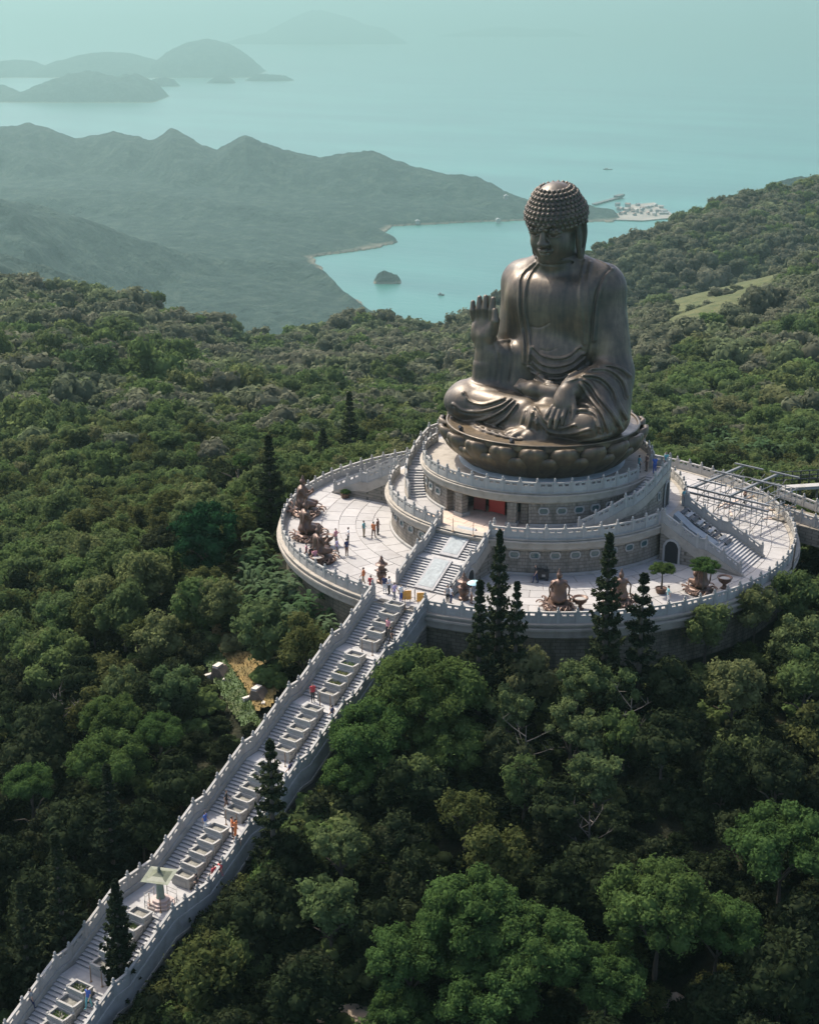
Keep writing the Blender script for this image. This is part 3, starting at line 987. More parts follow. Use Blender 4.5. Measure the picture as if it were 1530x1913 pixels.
def plant_mesh(seed, nleaf=46, m=None):
    """a clump of long arching blades"""
    rs = np.random.RandomState(seed)
    V, F = [], []
    for i in range(nleaf):
        a = rs.uniform(0, 6.28); el = rs.uniform(.25, 1.2); ln = rs.uniform(.55, 1.0)
        base = np.array([rs.normal() * .25, rs.normal() * .25, rs.uniform(.0, .75)])
        d = np.array([math.cos(a), math.sin(a), 0]); sd = np.array([-math.sin(a), math.cos(a), 0])
        n0 = len(V)
        for k in range(5):
            s = k / 4
            p = base + d * ln * .6 * s * math.cos(el * .6) + np.array([0, 0, ln * (.55 * s * math.sin(el) - .42 * s * s)])
            w = .085 * math.sin(math.pi * min(.98, s * .85 + .12))
            V += [p - sd * w + np.array([0, 0, .02]), p + sd * w + np.array([0, 0, .02])]
        for k in range(4):
            F.append((n0 + 2 * k, n0 + 2 * k + 1, n0 + 2 * k + 3, n0 + 2 * k + 2))
    return tree_mesh('fronds', np.array(V), np.array(F), m)


PLANTS = [plant_mesh(i, 60, L_banana) for i in range(3)]

# ------------------------------------------------------------------ where each tree stands
CAMV = np.array(cam.location)
_p = R(PIT)


def project(x, y, z):
    u, v = uv_of(np.asarray(x, float), np.asarray(y, float))
    dx, dy, dz = u + 12.84, v + 142.07, np.asarray(z, float) - CAMZ
    fw = dy * math.cos(_p) - dz * math.sin(_p); up = dy * math.sin(_p) + dz * math.cos(_p)
    return 765 + 2753 * dx / fw, 956.5 - 2753 * up / fw, fw


def along_ray(px, py, hc):
    """where a thing whose middle is hc above the ground stands, seen at (px, py): x, y, ground, distance"""
    dd = np.linspace(55, 420, 1500)
    dirx = (px - 765) / 2753; up = (956.5 - py) / 2753
    fy = math.cos(_p) + up * math.sin(_p); fz = -math.sin(_p) + up * math.cos(_p)
    u = -12.84 + dd * dirx; v = -142.07 + dd * fy; z = CAMZ + dd * fz
    x = u * CT - v * ST; y = u * ST + v * CT
    g = ground(x, y) + hc
    i = int(np.argmax(z < g)) if (z < g).any() else len(dd) - 1
    return float(x[i]), float(y[i]), float(g[i] - hc), float(dd[i])


TREE_NO = [0]


def place_tree(kind, x, y, z, r, hc, label, group=None, squash=1.0, trunk=None, name='broadleaf_tree', rs=rng):
    """hc: height of the crown's middle above the ground"""
    t = thing(name, label, 'tree', (x, y, z), rs.uniform(0, 6.28), group)
    me = rs.choice(CROWNS[kind])
    ob('crown', me, t, (0, 0, hc), rs.uniform(0, 6.28), sc=(r, r * rs.uniform(.9, 1.1), r * squash))
    k = TRUNKS[trunk if trunk is not None else rs.randrange(3)]
    ob('trunk', k, t, (0, 0, 0), rs.uniform(0, 6.28), sc=(max(hc * .8, r * .7), max(hc * .8, r * .7), hc * 1.05))
    TREE_NO[0] += 1
    return t


def pine(px, py_top, py_bot, width, label, variant=0, dist=None, rim=None, group='Norfolk pines round the altar'):
    """top and foot seen at py_top and py_bot"""
    x, y, z, d = along_ray(px, py_bot, 0.0) if dist is None else (None,) * 4
    if rim is not None:
        # stands `rim` metres from the altar's axis, on the photographer's side
        for dist in np.arange(150, 80, -.1):
            up = (956.5 - py_top) / 2753; u = -12.84 + dist * (px - 765) / 2753 / (math.cos(_p) + up * math.sin(_p)) ; v = -142.07 + dist
            if v < 0 and math.hypot(u, v) > rim: break
        dist = dist / (math.cos(_p) + (956.5 - py_top) / 2753 * math.sin(_p))
    if dist is not None:
        up = (956.5 - py_top) / 2753; u = -12.84 + dist * (px - 765) / 2753; v = -142.07 + dist * (math.cos(_p) + up * math.sin(_p))
        x = u * CT - v * ST; y = u * ST + v * CT; z = float(ground(x, y)); d = dist
    h = 1.0
    for h in np.arange(2, 40, .1):
        if project(x, y, z + h)[1] < py_top: break
    w = width * d / 2753 / .34 / h
    t = thing('norfolk_pine', label, 'pine tree', (x, y, z), rng.uniform(0, 6.28), group)
    ob('crown', PINES[variant], t, (0, 0, 0), rng.uniform(0, 6.28), sc=(h * w, h * w, h))
    ob('trunk', PTRUNK, t, (0, 0, 0), 0, sc=(h * 1.3, h * 1.3, h))
    TREE_NO[0] += 1
    return t
# ------------------------------------------------------------------ the round altar: three terraces, their walls, windows, rails and stairs
def pol(r, deg, z=0.0):
    """angle from the main stair's direction, positive to the right as one looks from the stairs' foot ... +X"""
    a = R(deg)
    return (r * math.sin(a), -r * math.cos(a), z)


def ang(deg):
    return R(deg) - math.pi / 2            # the same angle measured from +X


Z2, Z3 = 3.63, 6.98


def panel_mesh(L, k=0.0, m=None):
    """rail panel of length L along +X, rising k per metre: slab, two slots under a handrail"""
    b = MB()
    def blk(x0, x1, z0, z1, t):
        V = []
        for x in (x0, x1):
            for y in (-t / 2, t / 2):
                V += [(x, y, z0 + k * x), (x, y, z1 + k * x)]
        b.add(V, [(0, 1, 3, 2), (4, 6, 7, 5), (0, 4, 5, 1), (2, 3, 7, 6), (1, 5, 7, 3), (0, 2, 6, 4)])
    blk(.1, L - .1, .0, .66, .15)
    blk(.08, L - .08, .88, 1.04, .21)
    for x in (.1, L / 2 - .11, L - .32): blk(x, x + .22, .66, .88, .15)
    blk(.22, L - .22, .14, .52, .19)
    return b.mesh('panel', m or M_stone)


POST = MB().box((0, 0, .56), (.22, .22, 1.12)).box((0, 0, 1.15), (.26, .26, .06)).lathe([(.07, 1.18), (.105, 1.24), (.11, 1.34), (.08, 1.44), (.02, 1.5)], 8).mesh('post', M_stone)


def rail(name, label, pts, group=None, cat='balustrade', skip=()):
    """posts at pts, a panel between each two"""
    t = thing(name, label, cat, (0, 0, 0), 0, group)
    cache = {}
    for i, p in enumerate(pts):
        d = pts[min(i + 1, len(pts) - 1)]; e = pts[max(i - 1, 0)]
        ob('post', POST, t, p, math.atan2(d[1] - e[1], d[0] - e[0]))
    for i in range(len(pts) - 1):
        if i in skip: continue
        a, c = pts[i], pts[i + 1]
        L = math.hypot(c[0] - a[0], c[1] - a[1]); k = (c[2] - a[2]) / L
        key = (round(L, 2), round(k, 2))
        if key not in cache: cache[key] = panel_mesh(L, k)
        ob('panel', cache[key], t, a, math.atan2(c[1] - a[1], c[0] - a[0]))
    return t


def arc_pts_rail(r, a0, a1, z, sp):
    n = max(1, round(abs(R(a1 - a0)) * r / sp))
    return [pol(r, a0 + (a1 - a0) * i / n, z) for i in range(n + 1)]


# ---- lowest terrace: drum, cornice, paved plaza
low = thing('round_terrace', 'lowest round stone terrace with paved plaza and mossy drum wall darkened in colour as shade', 'terrace')
MB().lathe([(25.75, -16), (25.45, -6), (25.35, -1.45)], 160, cap=False).obj('wall', M_drum, low, smooth=True)
MB().lathe([(25.3, -1.5), (25.85, -1.46), (26.05, -1.25), (26.05, -.62), (26.32, -.56), (26.32, -.36), (25.98, -.32), (25.98, -.14), (26.22, -.10), (26.22, .03), (25.3, .03), (25.3, -.05)], 160, cap=False).obj('cornice', M_cream, low)
MB().lathe([(25.6, -.06), (.5, -.06)], 96, cap=False).obj('joints', M_joint, low)
NR, NS = 6, 48
r0, r1 = 14.86, 25.28
for i in range(NR):
    a, c = r0 + (r1 - r0) * i / NR, r0 + (r1 - r0) * (i + 1) / NR
    w = math.pi / NS
    g1 = .035
    sm = MB().ring(a + .03, c - .03, -.06, .012, -w + g1 / a, w - g1 / a, 2).mesh('paving_stone', M_paving)
    for j in range(NS):
        dz = rng.uniform(-.006, .006)
        ob('paving_stone', sm, low, (0, 0, dz), 2 * math.pi * (j + .5 * (i % 2)) / NS)
RL = 25.75
g = 6.1            # half the gap at the stair head, degrees
rail('stone_balustrade', 'carved stone rail round the rim of the lowest plaza', arc_pts_rail(RL, g, 360 - g, .03, 1.66))

# ---- middle terrace
OCT = [(.52, .14), (.36, .36), (-.36, .36), (-.52, .14), (-.52, -.14), (-.36, -.36), (.36, -.36), (.52, -.14)]


def octwin():
    b = MB()
    o = [(x * 1.0, z * 1.0) for x, z in OCT]; i_ = [(x * .74, z * .70) for x, z in OCT]
    V = [(x, 0, z) for x, z in o] + [(x, 0, z) for x, z in i_] + [(x, -.11, z) for x, z in o] + [(x, -.11, z) for x, z in i_]
    F = []
    for k in range(8):
        j = (k + 1) % 8
        F += [(16 + k, 16 + j, 24 + j, 24 + k), (k, j, 16 + j, 16 + k), (8 + j, 8 + k, 24 + k, 24 + j)]
    return b.add(V, F).mesh('window', M_stone)


OW = octwin()
OPANE = MB().prism([(x * .78, z * .74) for x, z in OCT], 'y', -.03, .02).mesh('pane', M_glass)


def windows(parent, r, z, angs, s=1.0):
    for a in angs:
        w = ob('window', OW, parent, pol(r, a, z), R(a), sc=s)
        ob('pane', OPANE, w)


mid = thing('middle_terrace', 'middle round terrace of grey granite with small eight-sided windows', 'terrace')
MB().lathe([(14.66, -.02), (14.66, 2.6)], 128, cap=False).obj('wall', M_wall, mid, smooth=True)
MB().lathe([(14.6, -.01), (14.86, -.01), (14.86, .2), (14.68, .26)], 128, cap=False).obj('skirting', M_stone, mid)
MB().lathe([(14.6, 2.56), (15.0, 2.58), (15.16, 2.78), (15.16, 3.3), (15.36, 3.34), (15.36, 3.48), (15.06, 3.52), (15.06, 3.6), (15.2, 3.62), (15.2, Z2 + .03), (14.4, Z2 + .03), (14.4, Z2 - .05)], 128, cap=False).obj('cornice', M_cream, mid)
MB().lathe([(14.7, Z2 - .05), (.5, Z2 - .05)], 96, cap=False).obj('deck', M_joint, mid)
for i in range(2):
    a, c = 11.3 + i * 1.56, 11.3 + (i + 1) * 1.56
    w = math.pi / 40
    sm = MB().ring(a + .02, c - .02, -.05, .012, -w + .02 / a, w - .02 / a, 2)
    m1, m2 = sm.mesh('paving_stone', M_paving), None
    m2 = m1.copy(); m2.materials.clear(); m2.materials.append(M_tan)
    for j in range(40):
        d_ = (360.0 * j / 40 + 4.5 * (i % 2)) % 360
        tan_ = abs(((d_ + 180) % 360) - 180) < 27
        ob('paving_stone', m2 if tan_ else m1, mid, (0, 0, Z2 + rng.uniform(-.004, .004)), ang(d_))
windows(mid, 14.68, 2.02, [20 + 7.35 * i for i in range(8)] + [-20 - 7.35 * i for i in range(8)] + [115 + 12 * i for i in range(5)], 1.0)
g2 = 11.0
rail('stone_balustrade', 'carved stone rail on the middle terrace right of the front steps', arc_pts_rail(14.85, g2, 78, Z2 + .03, 1.66), 'rails of the middle terrace')
rail('stone_balustrade', 'carved stone rail on the middle terrace left of the front steps', arc_pts_rail(14.85, -g2, -78, Z2 + .03, 1.66), 'rails of the middle terrace')
rail('stone_balustrade', 'carved stone rail round the back of the middle terrace', arc_pts_rail(14.85, 102, 258, Z2 + .03, 1.66), 'rails of the middle terrace')

# ---- upper terrace with the entrance hall
upr = thing('upper_terrace', 'upper round terrace with the dark pillared entrance hall under the statue', 'terrace')
MB().lathe([(11.28, Z2 - .02), (11.28, 6.0)], 100, a0=ang(24.4), a1=ang(360 - 22.6)).obj('wall', M_wall, upr, smooth=True)
for s_, a in ((1, 24.4), (-1, -22.6)):
    p = pol(11.28, a); b = MB().box((p[0] * .82, p[1] * .82, (Z2 + 6) / 2), (.25, 4.2, 6 - Z2), R(a)).obj('side_wall', M_wall, upr)
MB().lathe([(11.2, Z2), (11.45, Z2), (11.45, Z2 + .2), (11.3, Z2 + .26)], 100, a0=ang(24.4), a1=ang(360 - 22.6)).obj('skirting', M_stone, upr)
MB().lathe([(10.5, 5.98), (11.5, 5.98), (11.62, 6.14), (11.62, 6.66), (11.8, 6.7), (11.8, 6.84), (11.52, 6.88), (11.52, 6.95), (11.66, 6.97), (11.66, Z3 + .02), (6.5, Z3 + .02)], 128, cap=False).obj('cornice', M_cream, upr)
MB().lathe([(11.4, 5.99), (.5, 5.99)], 96, cap=False).obj('ceiling', M_wall, upr)
MB().box((0, -6.9, (Z2 + 6) / 2), (9.4, .3, 6 - Z2 - .02)).obj('back_wall', M_dark, upr)  # wall coloured black for the hall's unlit depth
MB().box((0, -9.3, Z2 - .015), (9.0, 4.5, .03)).obj('hall_floor', M_tan, upr)
for a in (-12.6, 15.9):
    p = pol(11.1, a)
    f = MB().box((0, 0, 1.15), (.85, .85, 2.4)).obj('pillar', M_wall, upr, (p[0], p[1], Z2), R(a))
    MB().box((0, 0, .17), (1.15, 1.15, .34)).obj('plinth', M_stone, f)
for a in (-20.0, 21.5):
    p = pol(10.4, a)
    MB().box((0, 0, 1.2), (.7, .5, 2.4)).obj('pillar', M_wall, upr, (p[0], p[1], Z2), R(a))
scr = tag(MB().box((0, 0, 1.02), (1.7, .10, 1.9)).box((-.85, 0, 1.02), (.08, .16, 2.04)).box((.85, 0, 1.02), (.08, .16, 2.04)).box((0, 0, 2.0), (1.78, .16, .08)).obj('folding_screen', M_red, None, (.25, -8.6, Z2), R(-5)), 'bright red standing screen inside the dark entrance hall', 'screen')
tag(MB().box((0, 0, 1.02), (1.1, .10, 1.75)).box((-.55, 0, 1.0), (.08, .16, 1.9)).box((.55, 0, 1.0), (.08, .16, 1.9)).box((0, 0, 1.9), (1.18, .16, .08)).obj('folding_screen', mat('dark_red', (.16, .03, .025), .5), None, (-1.5, -8.9, Z2), R(12)), 'dull red screen left of the brighter one in the hall', 'screen')
windows(upr, 11.3, 5.2, [31 + 8.6 * i for i in range(8)] + [-30 - 8.6 * i for i in range(3)] + [120 + 14 * i for i in range(8)], 1.0)
rail('stone_balustrade', 'carved stone rail round the top terrace below the lotus throne', arc_pts_rail(11.42, -87, 85, Z3 + .02, 1.62), 'rails of the top terrace')
rail('stone_balustrade', 'carved stone rail at the back of the top terrace', arc_pts_rail(11.42, 104, 256, Z3 + .02, 1.62), 'rails of the top terrace')


# ---- doors
def arch_pts(w, h):
    return [(-w / 2, 0), (-w / 2, h * .72), (-w * .34, h * .92), (-w * .15, h), (w * .15, h), (w * .34, h * .92), (w / 2, h * .72), (w / 2, 0)]


def door(parent, p, rz, w, h, m=None):
    """arched doorway facing local -Y"""
    o, i_ = arch_pts(w, h), arch_pts(w * .78, h * .92)
    V = [(x, 0, z) for x, z in o] + [(x, 0, z) for x, z in i_] + [(x, -.12, z) for x, z in o] + [(x, -.12, z) for x, z in i_]
    F = []
    for k in range(7):
        j = k + 1
        F += [(16 + k, 16 + j, 24 + j, 24 + k), (k, 16 + k, 16 + j, j), (8 + j, 24 + j, 24 + k, 8 + k)]
    d = MB().add(V, F).obj('doorway', M_stone, parent, p, rz)
    MB().prism([(x * 1.01, z) for x, z in i_], 'y', -.04, .05).obj('door', m or M_dark, d)
    return d


# ---- stairs of separate blocks between side walls
def side_wall(parent, line, y0, y1, zfoot, axis, band=.85):
    """wall beside a flight: rough stone up to a pale band that follows the slope. line: (along, z) of the slope"""
    up_ = [(a, z + .12) for a, z in line]; lo_ = [(a, max(z - band, zfoot(a))) for a, z in line]
    if axis == 'x':      # runs along X: polygon in x,z, thickness in y
        MB().prism(up_ + lo_[::-1], 'y', y0, y1).obj('string_band', M_cream, parent)
        fo = [(a, zfoot(a) - .02) for a, z in line]
        MB().prism(lo_ + fo[::-1], 'y', y0 + .06, y1 - .06).obj('side_wall', M_wall, parent)
    else:
        MB().prism(up_ + lo_[::-1], 'x', y0, y1).obj('string_band', M_cream, parent)
        fo = [(a, zfoot(a) - .02) for a, z in line]
        MB().prism(lo_ + fo[::-1], 'x', y0 + .06, y1 - .06).obj('side_wall', M_wall, parent)


# front steps from the plaza to the middle terrace, with two carved ramps
fr = thing('front_steps', 'wide pale steps with two carved central ramps up to the hall', 'stairs')
s_top, s_bot = 14.75, 21.6
fl = []
n1 = 12
run = .285; rise = Z2 / 24
s = s_bot; z = 0
st = MB().box((0, -.015, -.03), (1.62, run + .06, .06)).box((0, .05, -.12), (1.60, run - .02, .12)).mesh('step', M_step)  # tread overhang added so that it throws shade on the riser
line = [(-s_bot, 0)]
for f_ in range(2):
    sa, za = s, z
    for i in range(n1):
        z += rise
        for x in (-1.86, 1.86): ob('step', st, fr, (x, -(s - run / 2), z))
        s -= run
    line.append((-s, z))
    # carved slab between the two lanes
    L = math.hypot(sa - s, z - za); pit_ = math.atan2(z - za, sa - s)
    Mx = Matrix.Rotation(pit_, 3, 'X')
    c_ = (0, -(sa + s) / 2, (za + z) / 2 + .06)
    MB().box(c_, (2.0, L, .3), M=Mx).obj('ramp_border', M_step, fr)
    b = MB().box((0, 0, .16), (1.5, L - .5, .06), M=Mx)
    cs = b.obj('carved_slab', M_carved, fr, c_)
    if f_ == 0:
        MB().box((0, -(s - .46), z - .12), (5.3, .92, .24)).obj('landing', M_step, fr); s -= .92; line.append((-s, z))
top_y = s
MB().prism([(-s_bot + .1, -.05), (-s_bot + .1, .02), (line[1][0], line[1][1] - .2), (line[2][0], line[2][1] - .2), (line[3][0], Z2 - .25), (-13.5, Z2 - .25), (-13.5, -.05)], 'x', -2.66, 2.66).obj('base', M_wall, fr)
MB().box((0, -(14.6 + top_y) / 2, Z2 - .08), (5.3, max(.1, top_y - 14.3), .2)).obj('landing', M_step, fr)
for sx in (-1, 1):
    side_wall(fr, [(-s_bot - .25, .12)] + line[0:1] + line[1:], min(sx * 2.68, sx * 3.0), max(sx * 2.68, sx * 3.0), lambda a: 0.0, 'y', .9)
def slope_rail(line, x, sp=1.62, up=.12):
    pts = []
    for (a, za), (c, zc) in zip(line[:-1], line[1:]):
        n_ = max(1, round(abs(c - a) / sp))
        pts += [(x, a + (c - a) * i / n_, za + (zc - za) * i / n_ + up) for i in range(n_)]
    pts.append((x, line[-1][0], line[-1][1] + up))
    return pts
rail('stair_balustrade', 'sloping carved stone rail left of the front steps', slope_rail(line, -2.84), 'rails of the front steps')
rail('stair_balustrade', 'sloping carved stone rail right of the front steps', slope_rail(line, 2.84), 'rails of the front steps')
door(fr, (3.0, -18.4, 0), R(90), 1.3, 1.7)

# side flights from the plaza to the middle terrace, one to each hand
for sx, lab in ((1, 'straight side stair in shade going down right to the plaza'), (-1, 'straight side stair with zigzag stone rail going down left to the plaza')):
    t = thing('side_stairs', lab, 'stairs', (0, 0, 0), 0, 'side stairs of the middle terrace')
    st = MB().box((0, 0, -.1), (.36, 5.5, .2)).mesh('step', M_step)
    x = 22.9; z = 0; line = [(sx * x, 0)]
    for f_ in range(2):
        for i in range(12):
            z += rise
            ob('step', st, t, (sx * (x - .15), 0, z)); x -= .285
        line.append((sx * x, z))
        if f_ == 0:
            MB().box((sx * (x - .45), 0, z - .1), (.92, 5.5, .2)).obj('landing', M_step, t); x -= .9; line.append((sx * x, z))
    line.append((sx * 14.9, Z2))
    MB().box((sx * (x + 14.4) / 2, 0, Z2 - .09), (abs(x - 14.4), 5.5, .2)).obj('landing', M_step, t)
    MB().prism([(sx * 22.7, -.03)] + [(a, z_ - .22) for a, z_ in line[1:]] + [(sx * 14.9, -.03)], 'y', -2.72, 2.72).obj('base', M_wall, t)
    for sy in (-1, 1):
        side_wall(t, [(line[0][0] + sx * .3, .08)] + line[1:], min(sy * 2.76, sy * 3.1), max(sy * 2.76, sy * 3.1), lambda a: 0.0, 'x', .9)
        ls = [(p[1] * sx, p[0], p[2]) for p in []]
        pts = []
        for (a, za), (c_, zc) in zip(line[:-1], line[1:]):
            n_ = max(1, round(abs(c_ - a) / 1.62))
            pts += [(a + (c_ - a) * i / n_, sy * 2.93, za + (zc - za) * i / n_ + .12) for i in range(n_)]
        pts.append((line[-1][0], sy * 2.93, Z2 + .12))
        rail('stair_balustrade', 'sloping stone rail on the %s side of the %s side stair' % ('near' if sy < 0 else 'far', 'right' if sx > 0 else 'left'), pts, 'rails of the side stairs')
    if sx > 0:
        door(t, (16.15, -3.11, 0), 0, 1.75, 2.35, M_dark)

# curved flights up the wall of the top terrace
for sx in (1, -1):
    t = thing('curved_stairs', 'curved stair climbing the upper wall on the %s' % ('right with a sloping stone rail' if sx > 0 else 'left in dappled shade'), 'stairs', (0, 0, 0), 0, 'curved stairs to the top terrace')
    ri, ro = 11.4, 13.05
    a0, a1 = 45.0, 93.0
    ns = 22; zz = Z2; aa = a0; rs_ = (Z3 - Z2) / ns
    da = (a1 - a0 - 5.0) / ns
    pl = [(a0, Z2)]
    for i in range(ns):
        zz += rs_
        lo_, hi_ = ang(sx * aa), ang(sx * (aa + da * 1.15))
        MB().ring(ri, ro, zz - .4, zz, min(lo_, hi_), max(lo_, hi_), 2).obj('step', M_step, t)
        aa += da
        if i == 10:
            pl.append((aa, zz))
            lo_, hi_ = ang(sx * aa), ang(sx * (aa + 5.1))
            MB().ring(ri, ro, zz - .4, zz, min(lo_, hi_), max(lo_, hi_), 3).obj('landing', M_step, t); aa += 5.0
            pl.append((aa, zz))
    pl.append((a1, Z3)); pl.append((107.0, Z3))
    lo_, hi_ = ang(sx * a1), ang(sx * 107.0)
    MB().ring(ri, ro + .3, Z3 - .5, Z3, min(lo_, hi_), max(lo_, hi_), 6).obj('landing', M_step, t)
    # outer wall: rough stone below, pale band following the steps
    def zline(a): return float(np.interp(a, [p[0] for p in pl], [p[1] for p in pl]))
    n_ = 34
    for nm, mt, r_a, r_b in (('string_band', M_cream, ro, ro + .3), ('side_wall', M_wall, ro + .03, ro + .25)):
        V, F = [], []
        for i in range(n_ + 1):
            a = a0 + (107.0 - a0) * i / n_; zt = zline(a)
            hi2, lo2 = (zt + .12, max(Z2 - .02, zt - .75)) if nm == 'string_band' else (max(Z2 - .02, zt - .75), Z2 - .03)
            for r_ in (r_a, r_b):
                V += [pol(r_, sx * a, lo2), pol(r_, sx * a, hi2)]
        for i in range(n_):
            k = 4 * i
            F += [(k, k + 1, k + 5, k + 4), (k + 2, k + 6, k + 7, k + 3), (k + 1, k + 3, k + 7, k + 5), (k, k + 4, k + 6, k + 2)]
        F += [(0, 2, 3, 1), (4 * n_, 4 * n_ + 1, 4 * n_ + 3, 4 * n_ + 2)]
        MB().add(V, F).obj(nm, mt, t)
    p0_, p1_ = pol(ri, sx * 107), pol(ro + .3, sx * 107)
    MB().box(((p0_[0] + p1_[0]) / 2, (p0_[1] + p1_[1]) / 2, (Z2 + Z3) / 2), (ro + .3 - ri, .2, Z3 - Z2), ang(sx * 107)).obj('end_wall', M_wall, t)
    pts = []
    for (a, za), (c_, zc) in zip(pl[:-1], pl[1:]):
        n2_ = max(1, round(R(c_ - a) * 13.2 / 1.6))
        pts += [pol(13.2, sx * (a + (c_ - a) * i / n2_), za + (zc - za) * i / n2_ + .12) for i in range(n2_)]
    pts.append(pol(13.2, sx * 107, Z3 + .12)); pts.append(pol(11.6, sx * 107, Z3 + .12))
    rail('stair_balustrade', 'curving stone rail of the stair to the top terrace on the %s' % ('right' if sx > 0 else 'left'), pts, 'rails of the curved stairs')
    door(t, pol(13.36, sx * 98.5, Z2), R(sx * 98.5), 1.7, 2.75)
    w = ob('window', OW, t, pol(13.32, sx * 89, Z2 + 1.7), R(sx * 89), sc=(.55, 1, 1.25)); ob('pane', OPANE, w)

# ---- the long main staircase
MS = thing('main_staircase', 'long straight pale stone staircase climbing from the lower left to the plaza', 'staircase')
S0, FA, FD, LL, LB = 25.82, 4.9355, 2.4108, 1.3522, 3.9897
prof = [(S0, 0.0)]
flights = []
s, z = S0, 0.0
for k in range(8):
    flights.append((s, z)); s += FA; z -= FD; prof.append((s, z))
    L = LB if k == 4 else LL
    MB().box((0, -(s + L / 2), z - .1), (5.0, L + .02, .2)).obj('landing', M_step, MS)
    s += L; prof.append((s, z))
st = MB().box((0, -.015, -.03), (1.56, FA / 16 + .06, .06)).box((0, .05, -.115), (1.54, FA / 16 - .02, .11)).mesh('step', M_step)  # treads overhang set-back risers, shaped to darken them with shade
for s, z in flights:
    for i in range(1, 17):
        for x in (-1.72, 1.72):
            ob('step', st, MS, (x, -(s + (i - .5) * FA / 16), z - (i - 1) * FD / 16 - FD / 16 + .0))
yz = [(-a, z_) for a, z_ in prof]
MB().prism([(a, z_ - .25) for a, z_ in yz] + [(a, z_ - 3.2) for a, z_ in yz[::-1]], 'x', -2.6, 2.6).obj('base', M_wall, MS)
MB().box((0, -25.3, -.07), (5.3, 1.6, .2)).obj('landing', M_step, MS)
for sx in (-1, 1):
    a_, b_ = min(sx * 2.55, sx * 2.95), max(sx * 2.55, sx * 2.95)
    MB().prism([(a, z_ + .42) for a, z_ in yz] + [(a, z_ - .9) for a, z_ in yz[::-1]], 'x', a_, b_).obj('string_band', M_stone, MS)
    MB().prism([(a, z_ - .9) for a, z_ in yz] + [(a, z_ - 1.15) for a, z_ in yz[::-1]], 'x', a_ - .08, b_ + .08).obj('string_moulding', M_cream, MS)
    MB().prism([(a, z_ - 1.15) for a, z_ in yz] + [(a, min(z_ - 1.2, -7.5 - max(0, -a - 27) * .29 - 1.5)) for a, z_ in yz[::-1]], 'x', a_ + .05, b_ - .05).obj('side_wall', M_wall, MS)
    pts = []
    for (a, za), (c_, zc) in zip(prof[:-1], prof[1:]):
        n_ = max(1, round((c_ - a) / 1.5))
        pts += [(sx * 2.75, -(a + (c_ - a) * i / n_), za + (zc - za) * i / n_ + .42) for i in range(n_)]
    pts.append((sx * 2.75, -prof[-1][0], prof[-1][1] + .42))
    rail('stair_balustrade', 'long stepped stone rail on the %s side of the main staircase' % ('right' if sx > 0 else 'left'), pts, 'rails of the main staircase')

# stone troughs stepping down the middle of the flights
def trough_mesh():
    b = MB()
    L, W, H, t_ = .98, 1.5, 1.15, .10
    for y in (-L / 2 + t_ / 2, L / 2 - t_ / 2): b.box((0, y, -H / 2 + .0), (W, t_, H))
    for x in (-W / 2 + t_ / 2, W / 2 - t_ / 2): b.box((x, 0, -H / 2 - .004), (t_ - .01, L - 2 * t_ + .004, H - .01))
    b.box((0, -L / 2 - .02, -.06), (W + .08, .08, .12)); b.box((0, L / 2 - .01, -.061), (W + .081, .06, .12))
    for x in (-W / 2 - .03, W / 2 + .03): b.box((x, 0, -.059), (.08, L + .05, .12)); b.box((x * .985, 0, -.6), (.07, L * .6, .46)); b.box((x, -L / 2 + .06, -.55), (.14, .14, 1.2))
    b.box((0, -L / 2 - .02, -.62), (W * .7, .05, .5))
    return b.mesh('trough', M_stone)


TROUGH = trough_mesh()
SOIL = MB().box((0, 0, -.3), (1.28, .72, .1)).mesh('soil', M_soil)
rs2 = np.random.RandomState(3)
def tuft(seed):
    r_ = np.random.RandomState(seed)
    c_ = r_.uniform(-1, 1, (70, 3)) * np.array([.58, .28, .10]) + np.array([0, 0, -.16])
    nn = r_.normal(size=(70, 3)) + np.array([0, 0, .8]); nn /= np.linalg.norm(nn, axis=1)[:, None]
    V, F = quads(c_, nn, np.full(70, .13), r_)
    return tree_mesh('planting', V, F, L_mid)
TUFTS = [tuft(i) for i in range(3)]
ordn = ['first', 'second', 'third', 'fourth', 'fifth']
fln = ['top flight below the plaza', 'second flight down', 'third flight down', 'flight behind the stair pine', 'flight just above the lantern', 'flight below the lantern', 'lowest whole flight', 'bottom edge flight']
for k, (s, z) in enumerate(flights):
    for i in range(5):
        sc_ = s + (i + .5) * FA / 5; zt = z - i * FD / 5 + .42
        t = thing('planter', '%s stone planter from the top of the %s' % (ordn[i], fln[k]), 'planter', (0, -sc_, zt), 0, 'stone planters down the middle of the staircase')
        ob('trough', TROUGH, t); ob('soil', SOIL, t)
        if rs2.uniform() < .2: ob('planting', TUFTS[rs2.randint(3)], t, None, math.pi * rs2.randint(2))
# ------------------------------------------------------------------ the great seated bronze: x its left, -y its front, z up from the lotus plate
BX, BY, BZ = .45 * CT, .45 * ST, 10.9


